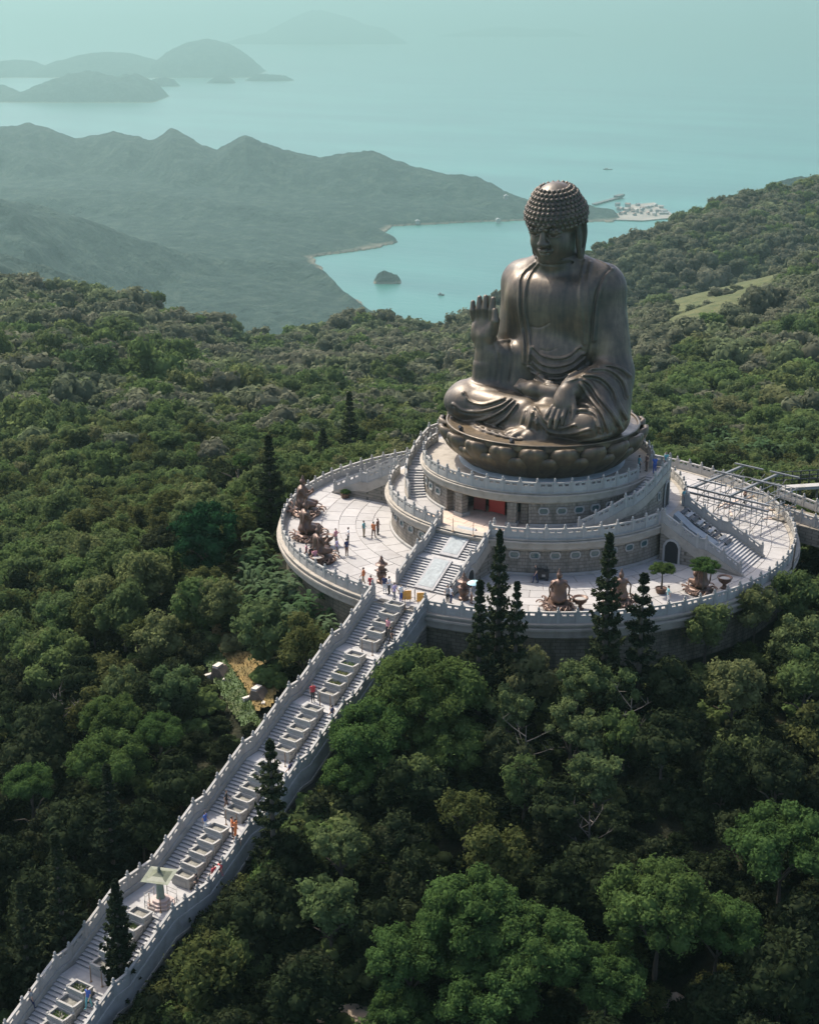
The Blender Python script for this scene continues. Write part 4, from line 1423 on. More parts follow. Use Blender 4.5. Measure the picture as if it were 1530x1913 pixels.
def build_buddha():
    C = Clay((-10.6, -8.2, -.25), (10.6, 6.8, 24.0), .08)
    # hips, trunk, chest, shoulders, neck
    C.ell((0, 2.6, 2.4), (6.6, 3.9, 3.4), 0)
    C.ell((0, 2.5, 6.6), (4.9, 3.2, 4.8), 1.2)
    C.ell((0, 2.6, 11.0), (5.1, 3.2, 4.2), 1.2)
    C.ell((0, .25, 6.2), (3.3, 1.5, 2.4), 1.4)
    C.ell((0, .9, 11.4), (4.0, 1.35, 3.0), 1.2)
    C.cone((-3.6, 1.5, 13.2), (-4.0, 1.4, 8.4), 1.35, 1.2, 1.0)
    C.cone((3.9, 1.5, 13.2), (4.4, 1.4, 8.0), 1.4, 1.2, 1.0)
    for s in (-1, 1):
        C.ell((s * 1.7, .45, 12.0), (2.3, .8, 1.6), 1.3)
        C.cone((s * .8, 2.5, 15.5), (s * (4.0 if s < 0 else 4.6), 2.9, 13.9 + .25 * s), 1.35, 1.45, 1.0)
        C.ell((s * (4.35 if s < 0 else 5.0), 2.8, 13.2 + .15 * s), (1.75, 1.9, 2.0), 1.0)
    C.cone((0, 2.3, 14.6), (0, 1.5, 17.4), 2.0, 1.85, .5)
    # upper arms
    C.cone((-4.45, 2.8, 12.9), (-4.95, 1.9, 6.2), 1.6, 1.5, .8)
    C.cone((5.1, 2.8, 12.9), (6.7, 1.9, 5.6), 1.75, 1.75, .8)
    # right forearm, upright, in its hanging sleeve
    C.cone((-5.6, .8, 4.6), (-5.85, -1.15, 7.5), 1.35, .98, .6)
    C.path(arc_pts([(-5.95, -1.3, 7.2), (-5.95, -1.5, 5.2), (-6.0, -1.6, 3.2)]), [1.05] * 7 + [1.15] * 8, .5)
    for i in range(5):
        x = -5.3 + .75 * i
        C.cone((x, -1.2 + .35 * i, 6.5 - .05 * i), (x - .05, -1.2 + .22 * i, 2.6), 1.1, 1.35, .6)
    C.ell((-5.2, -.6, 3.0), (2.1, 2.0, 1.3), .7)
    # left forearm, down to the knee, and the sleeve over it
    C.cone((6.9, 1.7, 5.4), (4.75, -2.9, 4.75), 1.7, 1.15, .7)
    C.cone((7.0, 1.0, 4.2), (7.6, -.6, 1.6), 1.9, 1.9, .8)
    C.cone((6.3, -.6, 4.4), (7.0, -2.6, 2.4), 1.6, 1.7, .8)
    # crossed legs
    C.cone((-3.4, 2.0, 2.1), (-7.5, -2.0, 1.75), 2.3, 1.85, .6)
    C.ell((-7.3, -2.4, 1.6), (2.3, 2.6, 1.75), .5)
    C.cone((-6.8, -3.0, 1.45), (.2, -3.9, 1.7), 1.7, 1.5, 1.1)
    C.cone((-4.6, -3.0, 1.3), (.6, -4.3, .7), 1.5, 1.2, 1.1)
    C.cone((3.4, 2.0, 2.1), (7.3, -2.2, 1.75), 2.4, 1.9, .6)
    C.ell((6.9, -3.2, 1.55), (2.4, 2.6, 1.8), .5)
    C.cone((7.0, -3.6, 1.6), (2.0, -4.9, 1.5), 1.75, 1.4, .5)
    C.ell((0, -1.2, 1.2), (5.5, 3.6, 1.6), .9)
    C.cone((5.5, -1.0, 3.1), (2.2, -3.4, 2.5), 1.3, 1.0, .6)
    # upturned right foot lying on the left shin
    C.cone((2.7, -2.6, 3.6), (.2, -3.0, 3.9), .95, .75, .25)
    C.cone((.4, -3.0, 3.9), (-.9, -2.8, 3.9), .85, .62, .3)
    C.cone((3.6, -2.2, 3.3), (.2, -1.6, 4.5), .8, .5, .25)
    for i in range(5):
        C.cone((-.7, -3.35 + i * .28, 3.75 + .12 * i), (-1.45, -3.3 + i * .26, 3.95 + .12 * i), .22, .17, .06)
    # chin-to-crown, bowed a little
    A = R(11.5)
    H = np.array((.08, 1.25, 19.35)); M = rot3(A)

    def hp(x, y, z): return H + M @ np.array((x, y, z), float)
    def he(c, r, k=.3, op='+', m=None): C.ell(hp(*c), r, k, op, M if m is None else M @ m)
    def hc(p, q, r1, r2, k=.2, op='+'): C.cone(hp(*p), hp(*q), r1, r2, k, op)
    def hpath(pts, r, k=.1, op='+'): C.path([hp(*p) for p in arc_pts(pts, 12)], r, k, op)
    he((0, .35, .9), (2.4, 2.65, 2.5), .3)
    he((0, -.2, -.9), (1.98, 2.2, 2.85), .5)
    he((0, -1.05, -2.85), (1.2, 1.2, 1.05), .7)
    for s in (-1, 1):
        he((s * 1.0, -1.4, -1.4), (.95, .9, 1.2), .7)
    hc((0, -2.5, .45), (0, -2.9, -1.05), .2, .36, .25)
    he((0, -2.75, -1.15), (.62, .5, .33), .2)
    for s in (-1, 1):
        hpath([(0.12 * s, -2.62, .35), (.8 * s, -2.55, .72), (1.6 * s, -2.05, .5), (2.1 * s, -1.3, .1)], [.2] * 4 + [.17] * 4 + [.12] * 5, .25)
        he((s * 1.02, -2.18, -.02), (.78, .48, .42), .12)
        hpath([(.38 * s, -2.62, -.14), (1.0 * s, -2.78, -.3), (1.75 * s, -2.25, -.16)], .07, .08, '-')
        hpath([(.4 * s, -2.45, -.32), (1.0 * s, -2.62, -.52), (1.7 * s, -2.2, -.35)], .09, .12)
    hpath([(-.72, -2.45, -1.88), (-.3, -2.82, -1.8), (0, -2.82, -1.86), (.3, -2.82, -1.8), (.72, -2.45, -1.88)], [.13] * 3 + [.2] * 7 + [.13] * 3, .1)
    hpath([(-.6, -2.42, -2.1), (0, -2.78, -2.2), (.6, -2.42, -2.1)], [.13] * 3 + [.22] * 7 + [.13] * 3, .1)
    hpath([(-.8, -2.5, -1.98), (0, -2.98, -2.0), (.8, -2.5, -1.98)], .045, .05, '-')
    he((0, -2.5, .62), (.2, .25, .2), .08)
    for s in (-1, 1):
        hpath([(2.45 * s, .1, .5), (2.72 * s, .55, .35), (2.72 * s, .75, -.9), (2.62 * s, .4, -2.2), (2.5 * s, .1, -3.2), (2.42 * s, -.1, -2.6), (2.45 * s, -.25, -1.2), (2.45 * s, -.1, .2)], .26, .12)
        he((s * 2.45, .25, -1.4), (.26, .6, 1.9), .15)
        hpath([(2.66 * s, .25, -.1), (2.72 * s, .35, -1.2), (2.62 * s, .15, -2.2)], .14, .08, '-')
    # three neck rings
    for z, y in ((15.55, -.25), (16.15, -.3)):
        C.path([(2.05 * math.sin(t), 1.95 - 2.12 * math.cos(t), z + .25 * (1 - math.cos(t))) for t in np.linspace(-1.5, 1.5, 11)], .1, .12, '-')
    # hair
    he((0, .3, .95), (2.92, 3.06, 2.1), .12)
    he((0, .35, 2.5), (2.15, 2.2, 1.25), .55)
    he((0, .35, 3.35), (1.15, 1.15, .55), .15)

    eye = np.array(cam.location) - np.array((BX, BY, BZ))
    ax_r = np.array((CT, ST, 0)); pit = R(19.09)
    ax_f = np.array((-ST * math.cos(pit), CT * math.cos(pit), -math.sin(pit))); ax_u = np.cross(ax_r, ax_f)

    def fold(pts, r=.17, off=.02, k=.16, op='+', n=20):
        """a fold laid on the skin along the line of sight of the reference drawing"""
        c = arc_pts([(p[0], p[1], 0) for p in pts], n)
        u = (800 + c[:, 0] / 3.298 - 765) / 2753; v = (956.5 - 320 - c[:, 1] / 3.298) / 2753
        D = ax_f + u[:, None] * ax_r + v[:, None] * ax_u
        D /= np.linalg.norm(D, axis=1)[:, None]
        P = C.drop_rays(eye + D * 120, D, 45)
        ok = np.isfinite(P[:, 0])
        P = P[ok]; D = D[ok]
        if len(P) < 3: return
        j = np.linalg.norm(np.diff(P, axis=0), axis=1)
        P = P + D * off
        st = 0
        for i in list(np.where(j > 1.1)[0] + 1) + [len(P)]:
            if i - st >= 3: C.path(P[st:i], r if not hasattr(r, '__len__') else r[0], k, op)
            st = i

    def crease(pts, r=.16, dy=9, up=True, g=.1):
        fold(pts, r * 1.2, -.05, .12)
        fold([(p[0], p[1] + dy * 1.5) for p in pts], g * 1.7, -.02, .07, '-')
    # belly swags
    crease([(640, 1085), (700, 1135), (790, 1155), (870, 1138), (935, 1085)], .14)
    crease([(630, 1125), (690, 1185), (780, 1205), (880, 1182), (955, 1125)], .17)
    crease([(622, 1165), (690, 1225), (790, 1245), (890, 1215), (968, 1155)], .17)
    crease([(618, 1205), (690, 1262), (790, 1280), (890, 1250), (985, 1190)], .17)
    crease([(640, 1242), (720, 1292), (820, 1305), (910, 1282)], .15)
    fold([(622, 955), (690, 962), (745, 935)], .06, 0, .08, '-')
    fold([(690, 1098), (740, 1108), (790, 1090)], .05, 0, .08, '-')
    # collar of the robe on its right side, seams of the other
    for dx in (0, 52):
        fold([(705 - dx, 540 + dx * .5), (625 - dx, 640), (596 - dx * .7, 740), (592 - dx * .6, 850), (606 - dx * .7, 930), (624 - dx * .7, 1040), (620 - dx * .6, 1180)], .15, -.02, .14)
        fold([(712 - dx, 546 + dx * .5), (636 - dx, 642), (607 - dx * .7, 742), (603 - dx * .6, 850), (617 - dx * .7, 930), (635 - dx * .7, 1040), (630 - dx * .6, 1175)], .09, 0, .08, '-')
    fold([(965, 545), (945, 640), (935, 760), (945, 900), (960, 1060)], .1, -.02, .2)
    fold([(1000, 560), (985, 660), (985, 790), (985, 920), (990, 1060)], .1, -.02, .2)
    fold([(1125, 602), (1070, 655), (1030, 780), (1014, 900), (1002, 1040), (970, 1190)], .13, 0, .12, '-')
    fold([(1140, 602), (1088, 655), (1048, 780), (1032, 900), (1020, 1040)], .14, -.02, .2)
    fold([(1035, 545), (1090, 570), (1135, 604)], .1, -.02, .12)
    # sleeve of the left arm: long folds from the wrist over forearm and thigh
    for q, r in (([(1245, 1262), (1190, 1218), (1120, 1198), (1050, 1205)], .14), ([(1228, 1385), (1195, 1285), (1110, 1222), (1010, 1222)], .16),
                 ([(1218, 1520), (1165, 1420), (1130, 1335), (1060, 1272), (965, 1262)], .22), ([(1190, 1590), (1130, 1490), (1055, 1398), (1000, 1315), (940, 1280)], .2),
                 ([(1105, 1600), (1072, 1500), (1015, 1425), (970, 1360), (935, 1310)], .2), ([(1062, 1610), (1036, 1505), (990, 1448), (935, 1432)], .16)):
        fold(q, r * 1.15, -.07, .14)
        fold([(p[0] - 15, p[1] + 12) for p in q], r * .95, -.02, .08, '-')
    # left knee
    for q in ([(655, 1455), (715, 1540), (800, 1582), (900, 1565)], [(640, 1490), (690, 1565), (770, 1610), (880, 1615), (990, 1590)], [(650, 1540), (720, 1615), (830, 1655), (980, 1655), (1120, 1620)], [(880, 1480), (960, 1470), (1020, 1500), (1050, 1580)]):
        crease(q, .15)
    # folds hanging between the legs
    for q in ([(640, 1490), (622, 1560), (602, 1632)], [(664, 1530), (672, 1600), (684, 1660)], [(590, 1480), (575, 1550), (555, 1620)]):
        fold(q, .13, -.02, .18, n=12); fold([(p[0] + 13, p[1]) for p in q], .09, 0, .1, '-', n=12)
    # right knee
    for q in ([(215, 1365), (250, 1415), (340, 1438), (465, 1402)], [(150, 1435), (220, 1475), (330, 1478), (440, 1448), (505, 1408)], [(130, 1488), (220, 1535), (340, 1528), (450, 1482), (525, 1420)], [(145, 1538), (240, 1585), (360, 1578), (470, 1530), (545, 1440)]):
        crease(q, .15)
    # raised arm's sleeve
    for q in ([(410, 1075), (430, 1180), (420, 1290)], [(500, 1040), (520, 1160), (505, 1290)]):
        fold(q, .09, .02, .3, '-', n=10)
    C.path(arc_pts([(-4.9, -1.3, 7.35), (-4.3, -.8, 7.6), (-3.9, .1, 7.5)], 8), .26, .2)
    # right sleeve mouth lip spreading on the thigh
    C.path(arc_pts([(-7.6, -1.2, 3.35), (-6.9, -2.6, 3.3), (-5.4, -3.2, 3.2), (-3.6, -3.0, 3.1), (-2.0, -2.6, 3.0)], 14), .24, .3)
    # ---- robe spilling over the plate, in front
    for i in range(11):
        a = R(-100 + i * 7.4 + (2 if i % 2 else 0))
        r1 = 7.3 + .35 * math.sin(i * 2.3)
        C.path(arc_pts([(.9 + .22 * i - 1.1, -4.6, 1.6), (.6 + 2.0 * math.cos(a) + .8, -5.6, .75), (.5 + r1 * math.cos(a) * .62, r1 * math.sin(a) * .94, .08)], 10), [.24] * 5 + [.3] * 6, .16)
    C.ell((1.2, -5.3, .2), (2.4, 1.5, .55), .6)
    for j in range(9):
        x0 = -7.6 + j * .95
        y0 = -math.sqrt(max(0, 7.75 ** 2 - x0 * x0))
        C.path(arc_pts([(x0, y0 + .9, .06), (x0 + .7, y0 + .12, .12), (x0 + 1.5, y0 + .35, .05), (x0 + .5, y0 + 1.0, .06)], 10), .13, .12)
    C.ell((0, .2, -.12), (8.3, 7.6, .42), .25)
    # ---- raised right hand: palm to the front, thumb towards the body
    C.ell((-6.0, -1.55, 8.95), (1.42, .52, 1.5), .25)
    C.ell((-5.2, -1.9, 8.5), (.6, .45, 1.05), .25)
    C.ell((-6.8, -1.85, 8.4), (.52, .42, 1.05), .25)
    C.cone((-5.9, -1.3, 7.2), (-5.98, -1.5, 8.2), .85, .95, .4)
    for bx, tx, zt, r in ((-7.12, -7.28, 11.5, .33), (-6.46, -6.52, 12.0, .37), (-5.80, -5.84, 12.15, .38), (-5.12, -5.0, 12.05, .36)):
        zb = 9.75
        C.cone((bx, -1.55, zb), ((bx + tx) / 2, -1.75, (zb + zt) / 2), r * 1.06, r, .08)
        C.cone(((bx + tx) / 2, -1.75, (zb + zt) / 2), (tx, -1.62, zt - .1), r, r * .7, .05)
    C.cone((-4.9, -1.75, 8.7), (-4.5, -2.0, 9.9), .52, .44, .15)
    C.cone((-4.5, -2.0, 9.9), (-4.62, -1.9, 10.9), .42, .28, .08)
    # ---- left hand hanging over the shin, palm outward
    C.cone((4.75, -2.9, 4.75), (4.5, -3.9, 4.35), .95, .95, .35)
    C.ell((4.5, -4.7, 3.75), (1.0, .62, 1.25), .35, '+', rot3(R(-30), 0, R(14)))
    for bx, by, bz, tx, ty, tz, r in ((5.0, -5.15, 3.05, 5.05, -5.95, 1.75, .25), (4.55, -5.4, 2.85, 4.45, -6.25, 1.3, .27), (4.05, -5.4, 2.9, 3.8, -6.25, 1.35, .27), (3.65, -5.2, 3.1, 3.15, -6.0, 1.7, .24)):
        mx, my, mz = (bx + tx) / 2, (by + ty) / 2 - .12, (bz + tz) / 2
        C.cone((bx, by, bz), (mx, my, mz), r * 1.08, r, .06)
        C.cone((mx, my, mz), (tx, ty + .1, tz), r, r * .72, .04)
    C.cone((5.25, -4.4, 3.95), (5.85, -5.0, 3.05), .36, .3, .12)
    C.cone((5.85, -5.0, 3.05), (5.9, -5.4, 2.3), .3, .2, .05)
    V, Q = C.skin(1)
    root = thing('buddha_statue', 'huge bronze seated Buddha with right hand raised on the lotus throne', 'statue', (BX, BY, BZ))
    body = ob('robed_body', mesh_np('robed_body', V, Q, M_bronze, True), root)
    # snail-shell curls in rows round the hair
    E1 = [((0, .3, .95), (2.78, 2.98, 2.1)), ((0, .35, 2.55), (2.02, 2.1, 1.25))]
    b = MB()
    ico_v, ico_f = ico(1)
    CV, CF = [], []
    cen = np.array((0, .33, .9))
    rows = [(-.35, 1), (-.05, 1), (.24, 1), (.5, 1), (.74, 0), (.95, 0), (1.13, 0)]
    for ri, (el, low) in enumerate([(R(x), y) for x, y in ((-36, 2), (-28, 2), (-20, 2), (-12, 1), (-3, 0), (6, 0), (15, 0), (24, 0), (33, 0), (42, 0), (51, 0), (60, 0))]):
        n = int(2 * math.pi * 2.9 * math.cos(el) / .47)
        for k in range(n):
            t = 2 * math.pi * (k + .5 * (ri % 2)) / n
            d = np.array((math.cos(el) * math.cos(t), math.cos(el) * math.sin(t), math.sin(el)))
            if low == 2 and d[1] < .35: continue          # hairline: lower rows only behind
            if low == 1 and d[1] < -.45 and False: continue
            o = hp(*cen); dd = M @ d
            p = C.drop([o + dd * 4.2], -dd, 5)[0]
            CV.append(np.array(ico_v) * .235 + p + dd * .04); CF.append(np.array(ico_f) + len(ico_v) * (len(CV) - 1))
    cu = ob('hair_curls', mesh_np('hair_curls', np.concatenate(CV), np.concatenate(CF), M_bronze, True), root)
    cu['kind'] = 'stuff'
    return root


def build_lotus():
    t = thing('lotus_throne', 'round bronze lotus throne of bulging petals under the seated Buddha', 'throne', (BX, BY, 0))
    MB().lathe([(7.6, 7.6), (8.6, 8.7), (9.3, 9.9), (9.6, 10.45), (9.62, 10.85), (9.3, 10.9), (8.9, 10.86), (.1, 10.86)], 96).obj('plate', M_gold, t, smooth=False)
    MB().lathe([(9.45, 10.88), (9.62, 10.86), (9.66, 11.0), (9.52, 11.06), (9.42, 11.0)], 96, cap=False).obj('rim', M_gold, t, smooth=True)
    # one petal: a broad swollen tongue with a cleft lip, rising from the foot and curling out under the plate
    nu, nv = 16, 16
    n_pet = 20
    V, F = [], []
    for side in (0, 1):
        for j in range(nv + 1):
            v = j / nv
            for i in range(nu + 1):
                u = -1 + 2 * i / nu
                w = R(180 / n_pet) * 1.04 * (1 - max(0, v - .82) ** 2 * 4)
                lip = max(0, v - .6) / .4
                bulge = (1 - abs(u) ** 2.6) * (.14 + .86 * v ** 1.5) * (1 - .16 * math.exp(-(u / .13) ** 2) * lip)
                r = 7.75 + 2.05 * v ** .8 + bulge * 1.35 - .70 * lip ** 3
                z = 7.32 + 3.12 * v ** 1.05 + .42 * (1 - abs(u) ** 2.2) * lip - .06 * math.exp(-(u / .14) ** 2) * lip
                if side: r -= .28 * (1 - abs(u) ** 6) + .05
                a = w * u
                V.append((r * math.sin(a), -r * math.cos(a), z))
    m = (nu + 1) * (nv + 1)
    for s in (0, 1):
        for j in range(nv):
            for i in range(nu):
                q = [s * m + j * (nu + 1) + i, s * m + j * (nu + 1) + i + 1, s * m + (j + 1) * (nu + 1) + i + 1, s * m + (j + 1) * (nu + 1) + i]
                F.append(q if not s else q[::-1])
    for i in range(nu):
        a, b_ = nv * (nu + 1) + i, nv * (nu + 1) + i + 1
        F.append((a, b_, m + b_, m + a)); F.append((i + 1, i, m + i, m + i + 1))
    for j in range(nv):
        a, b_ = j * (nu + 1), (j + 1) * (nu + 1)
        F.append((a, b_, m + b_, m + a)); F.append((b_ + nu, a + nu, m + a + nu, m + b_ + nu))
    pm = MB().add(V, F).mesh('petal', M_gold, True)
    V2 = [(x * .96, y * .96, 7.28 + (z - 7.32) * .72) for x, y, z in V]
    pm2 = MB().add(V2, F).mesh('under_petal', M_gold, True)
    for k in range(n_pet):
        ob('petal', pm, t, rz=2 * math.pi * k / n_pet + R(4))
        ob('under_petal', pm2, t, rz=2 * math.pi * (k + .5) / n_pet + R(4))
    # pale stone drum the throne stands on, teal reflected light in its colour
    d = tag(MB().lathe([(8.3, 6.9), (8.3, 7.12), (7.9, 7.2), (7.55, 7.3), (7.5, 8.05), (7.3, 8.1)], 96, c=(BX, BY, 0)).obj('stone_drum', M_teal), 'low pale stone drum with painted teal light beneath the lotus throne', 'drum')
    # small spotlights on the rim
    lm = MB().box((0, 0, .18), (.3, .35, .36)).tube([(0, 0, .3), (0, -.3, .5)], .17, 8).mesh('spotlight', M_black)
    for k, (a, lab) in enumerate(((R(-33), 'black floodlight on the front left rim of the throne'), (R(9), 'black floodlight on the throne rim below the robe folds'))):
        o = ob('floodlight', lm, None, (BX + 9.1 * math.sin(a), BY - 9.1 * math.cos(a), 10.88))
        tag(o, lab, 'floodlight', 'floodlights on the throne rim')
    return t


build_buddha()
build_lotus()
# ------------------------------------------------------------------ the trees one can pick out
def inpoly(px, py, poly):
    c = False; j = len(poly) - 1
    for i in range(len(poly)):
        xi, yi = poly[i]; xj, yj = poly[j]
        if (yi > py) != (yj > py) and px < (xj - xi) * (py - yi) / (yj - yi) + xi: c = not c
        j = i
    return c


STAIR_VIEW = [(690, 1090), (640, 1180), (560, 1280), (475, 1385), (385, 1500), (280, 1605), (205, 1655), (125, 1790), (20, 1925), (200, 1925), (330, 1742), (425, 1655), (500, 1560), (600, 1450), (640, 1400), (648, 1340), (700, 1272), (760, 1200), (805, 1140)]
ALTAR_VIEW = [(525, 1000), (540, 1062), (600, 1125), (690, 1190), (800, 1195), (1000, 1180), (1260, 1165), (1360, 1130), (1440, 1085), (1495, 1040), (1525, 960), (1400, 800), (1000, 300), (780, 780), (600, 880)]
PATH_VIEW = [(390, 1165), (452, 1165), (520, 1300), (470, 1335), (400, 1250), (350, 1220), (350, 1185)]
DRY_VIEW = [(392, 1172), (425, 1150), (452, 1160), (470, 1215), (505, 1262), (522, 1300), (505, 1330), (478, 1340), (455, 1290), (430, 1250), (405, 1215)]
TAKEN = []            # (x, y, r) of crowns already standing


def spot(px, py, rpx, kind, hc, label, group=None, squash=1.0, trunk=None):
    x, y, z, d = along_ray(px, py, hc)
    r = rpx * d / 2753
    TAKEN.append((x, y, r))
    return place_tree(kind, x, y, z, r, hc, label, group, squash, trunk)


# Norfolk pines
pine(1139, 998, 1262, 78, 'tallest dark Norfolk pine rising before the right plaza and the slate wall', 0, rim=30)
pine(1203, 1072, 1300, 92, 'spreading Norfolk pine with layered boughs right of the tallest pine', 2, rim=32)
pine(934, 992, 1215, 62, 'Norfolk pine in front of the wall right of the front steps', 0, rim=29)
pine(897, 1085, 1300, 78, 'dark Norfolk pine standing before the plaza rail near the blue parasol', 1, rim=33)
pine(966, 1088, 1290, 66, 'small open Norfolk pine left of the kneeling figure seen from behind', 2, rim=30.5)
pine(508, 815, 1010, 74, 'dark Norfolk pine left of the plaza beyond the offering statues', 1)
pine(655, 733, 905, 56, 'Norfolk pine rising behind the back rail of the plaza', 1)
pine(606, 800, 915, 44, 'slim Norfolk pine between two larger pines behind the plaza', 0)
pine(514, 1384, 1660, 84, 'Norfolk pine growing up in front of the main stair flight', 2)
pine(234, 1645, 1900, 72, 'dense black-green pine hiding part of the lowest stair flights', 0)
pine(216, 1430, 1660, 82, 'dark pine in shade left of the lantern landing', 1)
pine(128, 1560, 1840, 88, 'dark pine in shade at the left foot of the stairs', 1)
pine(60, 1650, 1880, 80, 'black-green pine in deep shade near the bottom left corner', 1)
G = 'bright feathery trees below the altar'
for a in (
    (795, 1300, 112, 'fluffy', 5.5, 'broad bright green feathery tree beside the right stair rail'),
    (700, 1385, 92, 'fluffy', 4.5, 'bright feathery tree overhanging the middle stair flight'),
    (838, 1395, 78, 'fluffy', 3.6, 'rounded bright feathery crown below the broad one by the stairs'),
    (655, 1455, 62, 'fluffy', 3.0, 'small bright feathery crown right of the stair landing with pine'),
    (880, 1715, 110, 'fluffy', 6.5, 'bright feathery tree topmost of the clump at the bottom edge'),
    (770, 1800, 92, 'fluffy', 5.0, 'bright feathery tree at the left end of the bottom clump'),
    (1000, 1775, 104, 'fluffy', 6.0, 'bright feathery tree in the middle of the bottom clump'),
    (905, 1860, 100, 'fluffy', 4.5, 'bright feathery crown cut by the bottom edge'),
    (1230, 1700, 116, 'fluffy', 7.0, 'large bright feathery tree right of the bottom clump'),
    (1340, 1735, 84, 'fluffy', 5.0, 'feathery crown joined to the right side of the large bottom tree'),
    (1130, 1830, 84, 'fluffy', 4.5, 'dim feathery crown between the two bright bottom trees'),
    (745, 1905, 70, 'fluffy', 3.0, 'bright feathery sapling beside the sandy path at the bottom'),
    (1460, 1585, 105, 'fluffy', 6.0, 'bright tree at the right edge above the bottom corner'),
    (212, 1345, 62, 'fluffy', 5.0, 'light green feathery crown left of the stairs, upper of two'),
    (205, 1432, 78, 'fluffy', 5.0, 'light green feathery crown left of the stairs, lower of two'),
    (58, 1468, 50, 'fluffy', 5.0, 'light green feathery crown by the left edge'),
    (300, 1375, 50, 'fluffy', 4.0, 'light green feathery crown nearest the stair rail'),
    (385, 1000, 70, 'round', 6.0, 'dense round deep green tree left of the altar'),
    (268, 1075, 60, 'broad', 5.0, 'green tree with clumped crown left of the round one'),
    (230, 1140, 66, 'broad', 5.0, 'spreading tree below and left of the round deep green one'),
    (565, 1200, 62, 'olive', 4.5, 'olive umbrella-shaped tree beside the upper stair flight'),
    (1078, 1272, 52, 'pale', 5.0, 'pale green tree just below the plaza rail under the tallest pine'),
    (952, 1325, 46, 'pale', 5.0, 'pale wispy tree right of the broad feathery one'),
    (1070, 1362, 58, 'pale', 5.0, 'pale green tree with dark gaps in the middle of the slope'),
    (1115, 1450, 58, 'pale', 4.5, 'pale green loose tree halfway down the slope'),
    (868, 1520, 58, 'olive', 4.5, 'yellowish olive tree below the bright feathery crowns'),
    (930, 1600, 72, 'olive', 4.5, 'larger olive tree standing above the bottom clump'),
    (620, 1690, 70, 'pale', 4.5, 'blue-green wispy tree right of the lower stairs'),
    (640, 1575, 56, 'pale', 4.5, 'small pale tree in the dark gap right of the stairs'),
    (395, 1815, 88, 'olive', 4.0, 'olive bushy tree right of the lowest stair flight'),
    (1240, 1390, 62, 'dark', 5.0, 'dark rounded tree in the middle of the right slope'),
    (1372, 1275, 62, 'broad', 5.0, 'dark green tree on the slope right of the pines'),
    (1320, 1165, 52, 'broad', 4.0, 'green tree touching the plaza rail on the right'),
    (1410, 1135, 52, 'broad', 4.0, 'leafy tree hiding the plaza rim on the far right'),
    (1480, 1110, 52, 'broad', 4.5, 'leafy tree at the right edge beside the plaza rim'),
    (1505, 1260, 62, 'broad', 5.0, 'dark green tree at the right edge below the plaza'),
    (1450, 1440, 60, 'dark', 5.0, 'dim brownish tree on the right slope'),
    (715, 825, 34, 'fluffy', 4.5, 'round light green tree behind the plaza left of the throne'),
    (452, 862, 20, 'fluffy', 7.0, 'small round-topped light green tree standing alone above the scrub'),
    (450, 975, 40, 'olive', 4.0, 'yellow green tree between the round tree and the dark pine'),
    (300, 985, 34, 'olive', 4.0, 'yellow brown bush left of the round deep green tree'),
):
    spot(*a[:6], group=G if a[3] == 'fluffy' else None)
PLW = ['leftmost of its upper end', 'close under the cornice', 'middle low row', 'low row toward the stairs', 'lower left end', 'last before the olive tree', 'under the lit wall end', 'inner middle', 'topmost beside the dark pine', 'upper middle', 'below the wall end', 'right of the wall end', 'outer middle', 'front row middle', 'front row right', 'upper left', 'lower left middle', 'rightmost beside the stairs']
# broad-leaved clumps at the foot of the drum on the left
for i, (px, py, rp) in enumerate(((470, 1035, 26), (525, 1075, 26), (520, 1140, 28), (560, 1165, 28), (480, 1140, 24), (600, 1185, 24), (560, 1115, 24), (490, 1090, 26), (480, 1010, 30), (505, 1060, 32), (540, 1100, 36), (580, 1130, 34), (500, 1115, 34), (545, 1155, 34), (610, 1160, 28), (470, 1070, 30), (455, 1120, 26), (590, 1175, 24))):
    x, y, z, d = along_ray(px, py, 2.6)
    sc_ = rp * d / 2753 * 1.3
    t = thing('broadleaf_plant', 'large-leaved plant by the curved wall, %s' % PLW[i], 'plant', (x, y, z + .8), rng.uniform(0, 6), 'large-leaved thicket beside the curved wall')
    ob('fronds', PLANTS[i % 3], t, (0, 0, 0), rng.uniform(0, 6), sc=(sc_ * 1.2, sc_ * 1.2, sc_ * 1.5))
    TAKEN.append((x, y, sc_ * .8))

